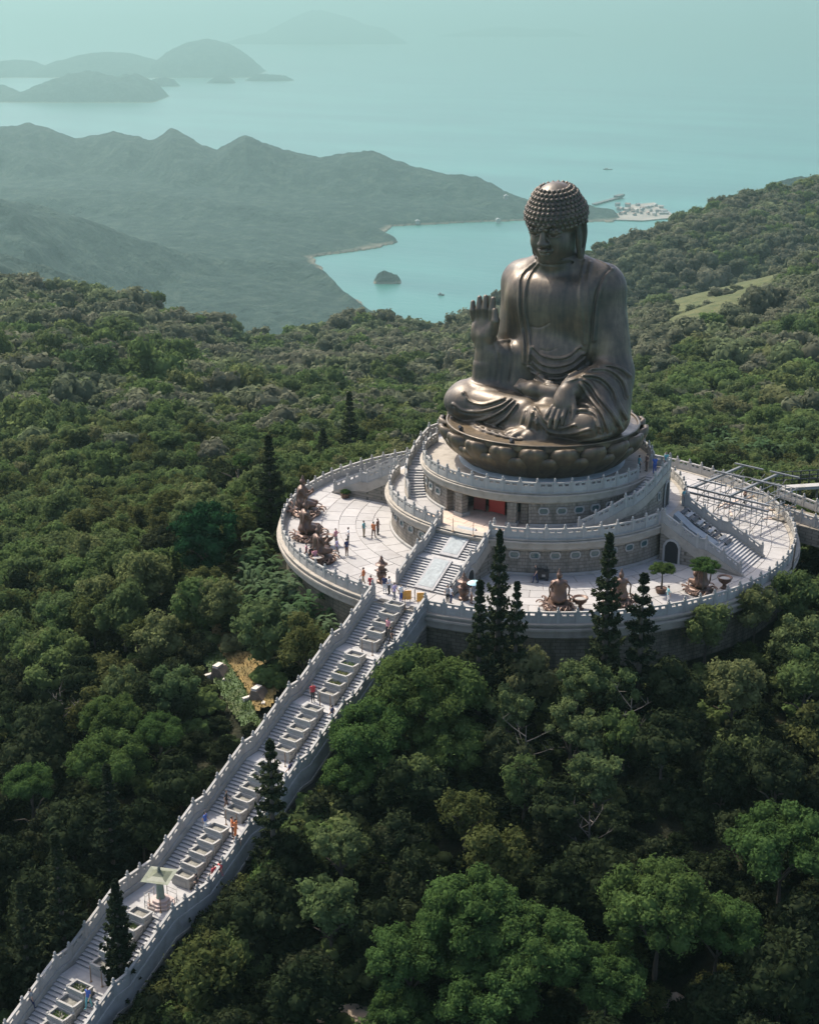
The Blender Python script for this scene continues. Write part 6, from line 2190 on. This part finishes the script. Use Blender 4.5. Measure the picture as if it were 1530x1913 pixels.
DEVA = deva_mesh()
DBASE = MB().lathe([(1.15, 0), (1.2, .1), (1.05, .22), (.9, .3), (.98, .42), (.85, .5), (.1, .5)], 20).mesh('pedestal', M_copper)
def scroll(seed):
    r_ = np.random.RandomState(seed); b = MB()
    for i in range(13):
        a = 2 * math.pi * i / 13 + r_.uniform(-.15, .15); r0_ = 1.15 + r_.uniform(0, .25); hh = r_.uniform(.35, .7)
        pts = []
        for k in range(9):
            t_ = k / 8 * 4.6
            rr = r0_ + .30 * math.cos(t_) * (1 - k / 14); zz_ = .12 + hh * .5 + hh * .5 * math.sin(t_) * (1 - k / 14)
            pts.append((rr * math.cos(a + .07 * k), rr * math.sin(a + .07 * k), zz_))
        b.tube(pts, .06, 5)
    return b.mesh('scrollwork', M_copperlite)
SCR = [scroll(i) for i in range(3)]
for i, (px, py, sc_, lab) in enumerate((
    (572, 966, 1.3, 'bronze kneeling figure farthest along the left plaza rail'), (578, 1012, 1.28, 'bronze kneeling figure in the middle of the left cluster'), (600, 1054, 1.15, 'bronze kneeling figure nearest the stairs in the left cluster'),
    (1042, 1141, 1.16, 'bronze kneeling figure seen from behind beside a bronze urn'), (1156, 1134, 1.05, 'bronze kneeling figure hidden behind the tallest pine'), (1305, 1112, 1.05, 'bronze kneeling figure among scrolls under the potted tree'))):
    p = at_px(px, py - 6, 0.0)
    d = math.atan2(-p[1], -p[0])
    t = thing('offering_statue', lab, 'statue', (p[0], p[1], .015), d + math.pi / 2, 'bronze offering figures on the plaza', sc_)
    ob('robed_figure', DEVA, t, (0, 0, .48)); ob('pedestal', DBASE, t)
    q = ob('scrollwork', SCR[i % 3], t, None, i * 1.1)
    lo_ = ob('scrollwork', SCR[(i + 1) % 3], t, (0, 0, 0), i * 2.3, sc=(.9, .9, .7))

URN = MB().lathe([(.34, 0), (.36, .06), (.2, .14), (.16, .4), (.3, .5), (.56, .72), (.64, .98), (.7, 1.02), (.7, 1.1), (.58, 1.1), (.5, .9), (.02, .86)], 20).mesh('urn', M_copper, True)
for px, py, lab in ((1083, 1138, 'bronze urn on a waisted foot right of the figure seen from behind'), (1352, 1099, 'dark bronze urn right of the potted tree'), (612, 1020, 'round bronze urn with pale ash on the left plaza'), (593, 1060, 'round bronze urn by the rail below the left cluster')):
    t = thing('urn', lab, 'urn', tuple(np.array(at_px(px, py, 0.0)) + np.array((0, 0, .015))), 0, 'bronze urns on the plaza')
    ob('bowl', URN, t); MB().lathe([(.56, 0), (.3, .05), (.01, .07)], 16, c=(0, 0, .94)).obj('ash', M_stone, t)
CENS = MB().lathe([(.5, 0), (.5, .22), (.34, .3), (.3, .42), (.44, .6), (.5, .8), (.42, 1.02), (.3, 1.1), (.56, 1.2), (.5, 1.26), (.3, 1.36), (.28, 1.62), (.5, 1.72), (.62, 1.8), (.4, 1.92), (.26, 2.06), (.2, 2.22), (.12, 2.3), (.15, 2.42), (.06, 2.56), (.01, 2.7)], 8).mesh('body', M_copper)
for px, py, lab in ((713, 1088, 'tiered bronze incense tower left of the front steps'), (866, 1120, 'tiered bronze incense tower in shade right of the front steps')):
    t = thing('incense_tower', lab, 'incense burner', tuple(np.array(at_px(px, py, 0.0)) + np.array((0, 0, .015))), .3, 'bronze incense towers')
    ob('body', CENS, t); 
    for k in range(4): MB().tube([(.3, 0, 1.0), (.55, 0, 1.05), (.62, 0, 1.2), (.66, 0, 1.1)], .04, 5).obj('handle', M_copper, t, None, k * math.pi / 2)

# ---- boards, posts, machine
bm_ = MB().box((0, 0, .62), (.8, .06, .85)).mesh('panel', M_orange); lg = MB().tube([(0, 0, 0), (0, 0, .3)], .03, 6).mesh('leg', M_steel)
for px, py, lab in ((760, 1124, 'orange board on legs left of its twin below the front steps'), (787, 1128, 'orange board on legs right of its twin below the front steps')):
    t = thing('orange_board', lab, 'sign', tuple(np.array(at_px(px, py, 0.0)) + np.array((0, 0, .015))), TH + .1, 'orange boards at the stair head')
    ob('panel', bm_, t)
    for x in (-.3, .3): ob('leg', lg, t, (x, 0, 0))
pm_ = MB().lathe([(.16, 0), (.16, .03), (.03, .05), (.03, 1.15), (.05, 1.2), (.01, 1.26)], 8).mesh('barrier_post', M_wood)
for px, py, z, lab in ((846, 992, Z2, 'thin barrier post left of the head of the front steps'), (884, 1000, Z2, 'thin barrier post right of the head of the front steps'), (757, 1138, 0, 'thin dark post at the head of the main staircase')):
    tag(ob('barrier_post', pm_, None, at_px(px, py, z + .02)), lab, 'post', 'barrier posts')
tag(ob('barrier_post', MB().lathe([(.2, 0), (.2, .04), (.05, .07), (.045, 1.0), (.07, 1.05), (.01, 1.12)], 8).mesh('barrier_post', M_stone), None, at_px(775, 1122, .02)), 'white post between the two orange boards', 'post')
pd = MB().lathe([(.1, 0), (.1, .03), (.04, .05), (.035, 1.2), (.05, 1.25), (.01, 1.3)], 8).mesh('rope_post', M_wood)
for k in range(1, 7):
    s_ = flights[k][0] - LL * .5; z_ = flights[k][1]
    for x, nm in ((-.1, 'centre'), (.95, 'right')):
        tag(ob('rope_post', pd, None, (x, -s_, z_ + .01)), 'slim dark post at the %s of the landing above the %s' % (nm, fln[k]), 'post', 'slim posts on the stair landings')
t = thing('machine', 'black machine on small wheels beside the granite wall in shade', 'machine', at_px(1012, 1082, .02), TH)
MB().box((0, 0, .55), (1.2, .8, .6)).box((-.2, 0, .9), (.7, .6, .2)).obj('housing', M_black, t)
MB().box((.1, -.41, .5), (.3, .03, .22)).obj('label_plate', M_stone, t)
for x in (-.45, .45):
    for y in (-.35, .35): MB().lathe([(.12, -.05), (.14, 0), (.12, .05)], 10).obj('wheel', M_black, t, (x, y, .14)).rotation_euler = (R(90), 0, 0)
    MB().tube([(x, -.35, .85), (x, -.35, 1.15), (x, .35, 1.15), (x, .35, .85)], .03, 6).obj('guard_rail', M_black, t)

# ---- lantern on the broad landing
lp = on_stairs(308, 1690)
t = thing('stone_lantern', 'square-roofed green lantern on a stepped stone plinth, wide stair landing', 'lantern', (.25, lp[1], lp[2] - .02), R(20))
MB().lathe([(1.05, 0), (1.05, .16), (.86, .16), (.86, .34), (.66, .34), (.66, .54), (.4, .6)], 8).obj('plinth', mat('rose_stone', (.42, .33, .29), .8, var=.12, vscale=3), t)
MB().lathe([(.36, .56), (.30, .75), (.26, 1.7), (.34, 1.85), (.52, 2.0), (.55, 2.1), (.3, 2.12)], 12).obj('column', mat('verdigris', (.16, .20, .15), .6, var=.2, vscale=3), t)
b = MB(); hw = 1.05
for i, (h0, w0) in enumerate(((2.28, hw), (2.40, hw * .72), (2.56, hw * .38), (2.78, .10))):
    for cx_, cy_ in ((-1, -1), (1, -1), (1, 1), (-1, 1)): b.v.append((cx_ * w0, cy_ * w0, h0 + (.14 if i == 0 else 0)))
for i in range(3):
    for k in range(4): b.f.append((4 * i + k, 4 * i + (k + 1) % 4, 4 * i + 4 + (k + 1) % 4, 4 * i + 4 + k))
b.f.append((12, 13, 14, 15))
n0 = len(b.v); b.v += [(-.5, -.5, 2.1), (.5, -.5, 2.1), (.5, .5, 2.1), (-.5, .5, 2.1)]
for k in range(4): b.f.append((k, n0 + k, n0 + (k + 1) % 4, (k + 1) % 4))
b.obj('roof', mat('roof_glaze', (.11, .12, .07), .45, var=.2, vscale=3), t)
MB().lathe([(.10, 2.74), (.16, 2.84), (.10, 2.94), (.13, 3.02), (.02, 3.2)], 10).obj('finial', mat('dark_verdigris', (.08, .09, .07), .5), t)
for k in range(8):
    a0_, a1_ = 2 * math.pi * k / 8, 2 * math.pi * (k + 1) / 8
    p_, q_ = (1.25 * math.cos(a0_), 1.25 * math.sin(a0_)), (1.25 * math.cos(a1_), 1.25 * math.sin(a1_))
    MB().tube([(*p_, 0), (*p_, .8), ], .03, 5).obj('fence_post', M_stone, t)
    if k not in (2, 6): MB().tube([(*p_, .75), (*q_, .75)], .025, 5).tube([(*p_, .4), (*q_, .4)], .02, 5).obj('fence_rail', M_stone, t)

# ---- scaffolding on the right side of the plaza
A_, B_ = np.array(at_px(1280, 968, 0)), np.array(at_px(1420, 1004, 0))
sd = thing('scaffolding', 'grey tube scaffolding with open roof beams on the right plaza', 'scaffolding', tuple(A_ + np.array((0, 0, .015))), math.atan2(B_[1] - A_[1], B_[0] - A_[0]))
LX = float(np.linalg.norm(B_ - A_)); HS = 3.6
tube_up = MB().tube([(0, 0, 0), (0, 0, HS)], .042, 6).mesh('upright', M_steel)
ny = 3; DY = 3.4
for i in range(8):
    for j in range(ny): ob('upright', tube_up, sd, (LX * i / 7, j * DY, 0))
hx = MB().tube([(-.15, 0, 0), (LX + .15, 0, 0)], .04, 6).mesh('ledger', M_steel)
for j in range(ny):
    for z in (1.2, 2.2, 3.45): ob('ledger', hx, sd, (0, j * DY, z))
hy = MB().tube([(0, -.2, 0), (0, (ny - 1) * DY + .2, 0)], .035, 6).mesh('transom', M_steel)
for i in range(8):
    for z in (1.7, 3.4): ob('transom', hy, sd, (LX * i / 7, 0, z))
dg = MB().tube([(0, 0, 0), (LX / 7, 0, 2.0)], .04, 6).mesh('brace', M_steel)
for i in range(7):
    for j in (0, 2):
        ob('brace', dg, sd, (LX * i / 7, j * DY, .2 + (i % 2) * 2.0))
bl_ = MB().box((0, 5.0, 0), (.24, 10.0, .2)).mesh('beam', mat('zinc_beam', (.15, .155, .15), .5, metal=.3))
cb = MB().box((0, 0, 0), (3.4, .16, .14)).mesh('crossbar', mat('zinc_bar', (.17, .175, .17), .5, metal=.3))
for k, x in enumerate((1.2, LX * .62)):
    ob('beam', bl_, sd, (x, -1.0, HS + .2))
    for y in (1.2, 4.8, 8.6): ob('crossbar', cb, sd, (x + .9, y, HS + .42))
ob('beam', MB().box((LX / 2 - 1, 0, 0), (LX + 3.5, .2, .18)).mesh('beam', M_steel), sd, (0, -.25, HS - .05)); ob('beam', MB().box((LX / 2 - 1, 0, 0), (LX + 3.5, .2, .18)).mesh('beam', M_steel), sd, (0, -.25, 2.95))
for k in range(14):
    x_, y_ = rng.uniform(0, LX), rng.uniform(4, 11)
    pm2 = MB().box((0, 0, .05), (rng.uniform(1.2, 2.6), .24, .06)).mesh('plank', rng.choice([M_wood, M_copperlite, M_tan]))
    q = tag(ob('plank', pm2, None, tuple(np.array(sd.matrix_basis @ Vector((x_, y_, .01 + .001 * k))))[:3], rng.uniform(0, 3)), 'loose wooden plank lying on the plaza behind the scaffolding', 'plank', 'loose planks behind the scaffolding')
# dark boards and sheets over the right side stair
t = thing('stair_cover', 'dark slatted cover lying over the right side stair', 'cover', (0, 0, 0))
x_, z_ = 21.0, 1.35
for i in range(9):
    f_ = i / 8
    MB().box((15.6 + 4.6 * f_, .9, Z2 + .32 - 2.25 * f_), (.34, 1.5, .08), M=Matrix.Rotation(R(26), 3, 'Y')).obj('slat', M_steel if i % 2 else M_black, t)
for y in (.1, 1.7): MB().tube([(15.3, y, Z2 + .38), (20.5, y, 1.2)], .09, 6).obj('side_rail', M_black, t)
t = thing('grey_sheet', 'grey sheet draped beside the dark cover on the side stair', 'sheet', (0, 0, 0))
MB().prism([(15.4, Z2 + .1), (19.8, 1.45), (19.7, 1.95), (17.2, 3.1), (15.5, Z2 + .7)], 'y', -1.5, -.35).obj('sheet', mat('grey_sheet', (.16, .18, .19), .6, var=.2, vscale=2), t)

# ---- small trees on the plaza, pot at the stair foot
def plaza_tree(px, py, r, hc, lab, z=0.015):
    p = at_px(px, py, 0.0)
    t = thing('potted_tree', lab, 'tree', (p[0], p[1], z), 0, None)
    ob('crown', CROWNS['fluffy'][1], t, (0, 0, hc), rng.uniform(0, 6), sc=(r, r, r * .75))
    MB().tube([(0, 0, 0), (.05, 0, hc * .5), (0, .05, hc * 1.05)], [.12, .09, .06], 7).obj('trunk', M_bark, t)
    MB().lathe([(.4, 0), (.55, .5), (.5, .5), (.45, .42), (.02, .42)], 12).obj('pot', M_copper, t)
plaza_tree(1311, 1112, 1.45, 2.7, 'bright umbrella-crowned potted tree rising from the right bronze scrolls')
plaza_tree(1234, 1108, 1.25, 2.2, 'small bright green tree left of the umbrella-crowned one on the plaza')
plaza_tree(645, 930, .6, .6, 'small reddish potted shrub at the foot of the left side stair')

# ---- right of the plaza: walkway, rails, palms, bare trunk
w = thing('walkway', 'grey raised walkway with dark rail at the right edge behind the plaza', 'walkway', (0, 0, 0))
a_, b__ = np.array(at_px(1462, 912, -1.2)), np.array(at_px(1590, 904, -1.2))
d_ = math.atan2(b__[1] - a_[1], b__[0] - a_[0]); Lw = float(np.linalg.norm(b__ - a_))
w.location = tuple(a_); w.rotation_euler = (0, 0, d_)
MB().box((Lw / 2, 0, 0), (Lw, 1.1, .35)).obj('deck', M_stone, w)
for i in range(9):
    MB().tube([(Lw * i / 8, 2.2, -.6), (Lw * i / 8, 2.2, 1.2)], .07, 6).obj('post', M_black, w)
for z in (.2, .65, 1.15): MB().tube([(0, 2.2, z), (Lw, 2.2, z)], .05, 6).obj('handrail', M_black, w)
for i in range(5): MB().tube([(Lw * i / 4, 0, -15), (Lw * i / 4, 0, -.15)], .15, 7).obj('leg', M_wall, w)
r1_, r2_ = np.array(at_px(1452, 928, .5)), np.array(at_px(1600, 985, .5))
rail('stone_balustrade', 'stone rail leading off the plaza at the right edge, upper of two', [tuple(r1_ + (r2_ - r1_) * i / 6) for i in range(7)], 'rails of the path leaving the plaza')
r1_, r2_ = np.array(at_px(1470, 968, .3)), np.array(at_px(1600, 1010, .3))
rail('stone_balustrade', 'stone rail leading off the plaza at the right edge, lower of two', [tuple(r1_ + (r2_ - r1_) * i / 5) for i in range(6)], 'rails of the path leaving the plaza')
c0_, c1_ = (np.array(at_px(1452, 945, .2)) + np.array(at_px(1465, 975, .2))) / 2, np.array(at_px(1610, 1000, .2))
d_ = math.atan2(c1_[1] - c0_[1], c1_[0] - c0_[0]); Lw = float(np.linalg.norm(c1_ - c0_))
wk = MB().box((Lw / 2, .3, -.9), (Lw, 4.2, 1.8)).obj('raised_path', M_wall, None, (c0_[0], c0_[1], .2), d_); tag(wk, 'granite-sided raised path leaving the plaza to the right', 'path')
for i, (px, py, hh) in enumerate(((1285, 838, 4), (1325, 842, 4.5), (1362, 838, 4.2), (1395, 846, 4.6), (1425, 838, 5), (1462, 846, 4.6), (1500, 838, 5), (1522, 852, 4.5), (1258, 826, 3.8), (1345, 812, 5), (1480, 812, 5))):
    x, y, z, d = along_ray(px, py, hh)
    t = thing('palm_tree', 'dark palm with drooping fronds behind the right plaza, %s' % ['left end of the front row', 'second in the front row', 'third in the front row', 'fourth in the front row', 'middle of the front row', 'right of the middle', 'second from the right end', 'at the right edge', 'nearest the throne', 'left of two in the back row', 'right of two in the back row'][i], 'palm tree', (x, y, z), rng.uniform(0, 6), 'palms behind the right plaza')
    s_ = rng.uniform(2.6, 3.4)
    ob('fronds', PLANTS[i % 3], t, (0, 0, hh - 1.2), rng.uniform(0, 6), sc=(s_, s_, s_ * 1.1))
    MB().tube([(0, 0, -.5), (.1, 0, hh * .5), (0, 0, hh)], [.2, .16, .14], 7).obj('trunk', M_bark, t)
p = at_px(1474, 1075, -1)
t = thing('dead_tree', 'thin bare dark trunk standing by the plaza rim on the right', 'tree', (p[0], p[1], -7))
MB().tube([(0, 0, -1), (.05, 0, 4), (.3, .1, 9.4)], [.16, .13, .05], 7).obj('trunk', M_bark, t)
for i in range(5): MB().tube([(.1 + .03 * i, 0, 5 + .8 * i), (.1 + .6 * math.cos(i * 2), .6 * math.sin(i * 2), 5.7 + .8 * i)], [.04, .015], 5).obj('limb', M_bark, t)

M_greybark = mat('grey_bark', (.10, .085, .07), .9, var=.3, vscale=3)
# ---- bare pale trees among the green ones
for i, (px, py, hh, lab) in enumerate(((985, 1402, 6.5, 'bare grey-limbed tree below the small open pine'), (1098, 1552, 5.5, 'bare branching tree in the dark gap above the bottom clump'), (1180, 1345, 6, 'leafless grey tree left of the dark rounded slope tree'),
                                   (120, 1330, 6, 'bare grey tree left of the twin feathery crowns'))):
    x, y, z, d = along_ray(px, py, hh * .7)
    t = thing('bare_tree', lab, 'tree', (x, y, z), rng.uniform(0, 6), 'bare trees in the woods')
    MB().tube([(0, 0, -.3), (.1, .1, hh * .5), (.2, 0, hh)], [.14, .09, .03], 6).obj('trunk', M_greybark, t)
    for k in range(9):
        a = k * 2.4 + rng.uniform(-.4, .4); z0 = hh * (.35 + .065 * k); L_ = hh * rng.uniform(.18, .34)
        e = (math.cos(a) * L_, math.sin(a) * L_, z0 + L_ * rng.uniform(.3, .8))
        m_ = (e[0] * .5 + .1, e[1] * .5, (z0 + e[2]) / 2 - .1)
        lb_ = MB().tube([(.1, .05, z0), m_, e], [.045, .03, .01], 5)
        for q in range(3):
            f = rng.uniform(.4, .9); s_ = [m_[c] + (e[c] - m_[c]) * f for c in range(3)]
            lb_.tube([s_, (s_[0] + rng.uniform(-.7, .7), s_[1] + rng.uniform(-.7, .7), s_[2] + rng.uniform(.2, .8))], [.025, .008], 4)
        lb_.obj('limb', M_greybark, t)

# ---- graves and the dry grass between the trees on the left
def sheet_on_ground(name, poly, lift, m, n=26):
    xs = [p[0] for p in poly]; ys = [p[1] for p in poly]
    V, F, idx = [], [], {}
    def vid(i, j):
        if (i, j) not in idx:
            px = min(xs) + (max(xs) - min(xs)) * i / n; py = min(ys) + (max(ys) - min(ys)) * j / n
            x, y, z, d = along_ray(px, py, 0.0); idx[(i, j)] = len(V); V.append((x, y, z + lift + .12 * rng.random()))
        return idx[(i, j)]
    for i in range(n):
        for j in range(n):
            if inpoly(min(xs) + (max(xs) - min(xs)) * (i + .5) / n, min(ys) + (max(ys) - min(ys)) * (j + .5) / n, poly):
                F.append((vid(i, j), vid(i, j + 1), vid(i + 1, j + 1), vid(i + 1, j)))
    return mesh_np(name, V, F, m, True)


M_dry = mat('dry_grass', (.17, .115, .035), .95, var=.35, vscale=1.6, dark=(.10, .09, .03), dscale=.5, damt=.6, bump=1.0, bscale=3, coords='Object')
M_sand = mat('sand_path', (.36, .28, .20), .95, var=.2, vscale=1.0, dark=(.16, .13, .09), dscale=.4, damt=.6)
tag(ob('dry_grass_path', sheet_on_ground('dry_grass_path', [(392, 1172), (425, 1150), (452, 1160), (470, 1215), (505, 1262), (522, 1300), (505, 1330), (478, 1340), (455, 1290), (430, 1250), (405, 1215)], .5, M_dry)), kind='structure')
bl = []
rsg = np.random.RandomState(9)
for _ in range(2600):
    px, py = rsg.uniform(392, 522), rsg.uniform(1150, 1340)
    if inpoly(px, py, [(392, 1172), (425, 1150), (452, 1160), (470, 1215), (505, 1262), (522, 1300), (505, 1330), (478, 1340), (455, 1290), (430, 1250), (405, 1215)]):
        x, y, z, d = along_ray(px, py, 0); bl.append((x, y, z + .6))
bl = np.array(bl); nn = rsg.normal(size=bl.shape); nn[:, 2] *= .4; nn /= np.linalg.norm(nn, axis=1)[:, None]
V, F = quads(bl, nn, np.full(len(bl), .07), rsg, 4.0, 1.5)
tag(ob('dry_grass', tree_mesh('dry_grass', V, F, M_dry)), kind='stuff')
GP = [(372, 1222), (402, 1212), (430, 1250), (455, 1290), (478, 1340), (492, 1372), (455, 1372), (425, 1325), (392, 1265)]
M_gr2 = mat('slope_grass', (.055, .085, .028), .95, var=.4, vscale=1.2, dark=(.09, .08, .03), dscale=.5, damt=.7, bump=1.0, bscale=3)
tag(ob('grass_slope', sheet_on_ground('grass_slope', GP, .42, M_gr2)), kind='structure')
bl = []
for _ in range(2600):
    px, py = rsg.uniform(372, 492), rsg.uniform(1212, 1372)
    if inpoly(px, py, GP):
        x, y, z, d = along_ray(px, py, 0); bl.append((x, y, z + .6))
bl = np.array(bl); nn = rsg.normal(size=bl.shape); nn[:, 2] *= .5; nn /= np.linalg.norm(nn, axis=1)[:, None]
V, F = quads(bl, nn, np.full(len(bl), .11), rsg, 3.0, 1.2)
tag(ob('grass_tufts', tree_mesh('grass_tufts', V, F, L_mid)), kind='stuff')
tag(ob('sand_path', sheet_on_ground('sand_path', [(440, 1925), (505, 1872), (560, 1895), (640, 1888), (705, 1896), (735, 1925)], .5, M_sand)), kind='structure')
M_gr = mat('grave_brown', (.13, .10, .075), .9, var=.2, vscale=2); M_grp = mat('grave_pale', (.5, .45, .38), .85, var=.12, vscale=3)
for px, py, lab in ((413, 1268, 'brown stone grave with white cap, middle of three by the dry grass'), (485, 1312, 'brown stone grave with white cap nearest the stairs'), (374, 1212, 'brown stone grave with white cap farthest from the stairs')):
    x, y, z, d = along_ray(px, py, 0)
    t = thing('grave', lab, 'grave', (x, y, z), TH - .5, 'stone graves by the dry grass', .78)
    MB().prism([(-.95, 0), (-.6, 1.5), (.25, 1.5), (.95, .7), (.95, 0)], 'y', -.8, .8).obj('mound', M_gr, t)
    MB().box((-.25, -.1, 1.62), (.7, 1.2, .28)).obj('cap', M_grp, t)
    for sx in (-1, 1): MB().box((sx * 1.15, -.75, .3), (.4, 1.1, .6), sx * .4).obj('wing_stone', M_grp, t)
    MB().box((0, -.83, .6), (.6, .08, .8)).obj('headstone', M_gr, t)
# rocks and yellow steps at the bottom
_iv, _if = ico(2); ICO2_V = np.array(_iv); ICO2_F = np.array(_if)
for i, (px, py, r_) in enumerate(((1236, 1878, .75), (1262, 1872, .6), (1252, 1890, .55), (705, 1890, .5))):
    x, y, z, d = along_ray(px, py, 0.3)
    v = ICO2_V * np.array([1, .8, .7]) * r_ * (1 + .25 * (np.sin(ICO2_V[:, :1] * 7 + i) * np.cos(ICO2_V[:, 1:2] * 5)))
    tag(ob('boulder', mesh_np('boulder', v, ICO2_F, M_sand), None, (x, y, z + .35)), ['pale boulder at the bottom under the bright trees, left of three', 'pale boulder right of its neighbour under the bright trees', 'small low boulder between two larger ones', 'small boulder beside the sandy path'][i], 'boulder', 'boulders at the bottom edge')
t = thing('yellow_steps', 'short flight of yellow-edged steps going down to the sandy path', 'steps', (0, 0, 0))
M_yel = mat('yellow_edge', (.22, .15, .05), .7, var=.15, vscale=4)
for i in range(9):
    px, py = 455 + 6.5 * i, 1830 + 6.2 * i
    x, y, z, d = along_ray(px, py, .3)
    MB().box((0, 0, .25), (1.3, .22, .3)).obj('step', M_yel, t, (x, y, z + .15), TH - .8)

# ---- village, pier, boats far below
lm_ = mat('reclaimed_land', (.25, .22, .18), .9, var=.15, vscale=.02)
def sea_pt(px, py, z=SEA): return at_px(px, py, z)
poly = [sea_pt(*q) for q in ((1118, 411), (1160, 398), (1178, 384), (1222, 380), (1248, 396), (1262, 408), (1200, 414))]
tag(MB().prism([(p_[0], p_[1]) for p_ in poly], 'z', SEA - 2, SEA + 3).obj('reclaimed_land', lm_), kind='structure')
hr = [mat('far_wall', (.34, .31, .27), .8), mat('far_roof', (.24, .15, .12), .8), mat('far_grey', (.26, .26, .25), .8)]
for i in range(34):
    px, py = 1150 + 2.9 * i + rng.uniform(-3, 3), 390 + rng.uniform(-6, 14)
    p_ = sea_pt(px, py, SEA + 3)
    t = thing('far_house', 'tiny pale house in the waterfront village far below the statue', 'house', p_, rng.uniform(0, 3), 'houses of the waterfront village')
    w_, l_, h_ = rng.uniform(6, 10), rng.uniform(8, 15), rng.uniform(4, 9)
    MB().box((0, 0, h_ / 2), (w_, l_, h_)).obj('wall', hr[rng.choice([0, 2])], t)
    MB().prism([(-w_ / 2 - .6, h_), (0, h_ + 3), (w_ / 2 + .6, h_)], 'y', -l_ / 2 - .5, l_ / 2 + .5).obj('roof', hr[rng.choice([0, 1, 2])], t)
for px, py, lab in ((945, 371, 'white house alone on the headland above the bay'), (930, 415, 'pale hut on the shore of the bay'), (780, 418, 'pale hut at the left end of the bay beach')):
    dd_ = 4300 if py < 400 else None
    p_ = sea_pt(px, py, SEA + (52 if dd_ else 3))
    t = thing('far_house', lab, 'house', p_, .6)
    MB().box((0, 0, 4), (12, 16, 8)).obj('wall', hr[0], t); MB().prism([(-6.5, 8), (0, 11), (6.5, 8)], 'y', -8.5, 8.5).obj('roof', hr[2], t)
a_, b__ = np.array(sea_pt(1108, 384)), np.array(sea_pt(1162, 369))
t = thing('pier', 'long dark pier reaching into the sea beyond the headland', 'pier', tuple(a_), math.atan2(b__[1] - a_[1], b__[0] - a_[0]))
Lp_ = float(np.linalg.norm(b__ - a_)); dkm = mat('pier_dark', (.12, .11, .10), .8)
MB().box((Lp_ / 2, 0, 4), (Lp_, 12, 2.5)).obj('deck', dkm, t); MB().box((Lp_ - 25, 0, 8), (50, 16, 6)).obj('shelter', dkm, t)
for i in range(10): MB().box((Lp_ * (i + .5) / 10, 0, 1), (4, 9, 6)).obj('pile', dkm, t)
for px, py, L_, lab in ((1135, 317, 36, 'dark boat on the open sea above the statue head'), (824, 552, 14, 'tiny boat on the bay near the raised hand'), (1120, 398, 18, 'small boat beside the reclaimed land')):
    t = thing('boat', lab, 'boat', sea_pt(px, py), TH + rng.uniform(-.4, .4), 'boats on the water')
    MB().prism([(-L_ / 2, 2.5), (-L_ * .42, -.8), (L_ * .38, -.8), (L_ / 2, 3.2)], 'y', -L_ * .12, L_ * .12).obj('hull', dkm, t)
    MB().box((-L_ * .12, 0, 4.2), (L_ * .3, L_ * .16, 3.6)).obj('cabin', hr[0], t)
# ------------------------------------------------------------------ sea haze: even air over the whole scene
hm = bpy.data.materials.new('sea_haze'); hm.use_nodes = True
n, l = hm.node_tree.nodes, hm.node_tree.links
n.clear()
pv = n.new('ShaderNodeVolumePrincipled')
pv.inputs['Color'].default_value = (.298, .437, .408, 1)
pv.inputs['Density'].default_value = HAZE
pv.inputs['Anisotropy'].default_value = 0.42
mo = n.new('ShaderNodeOutputMaterial'); l.new(pv.outputs[0], mo.inputs['Volume'])
hb = MB().box((0, 0, 0), (2, 2, 2)).mesh('haze', hm)
c = cw(0, 29000)
HZ = ob('haze', hb, None, (c[0], c[1], (SEA - 40 + 70) / 2), TH, None)
HZ.scale = (60000, 30000 + 400, (70 - SEA + 40) / 2)
HZ.rotation_euler = (0, 0, TH)
tag(HZ, kind='stuff')
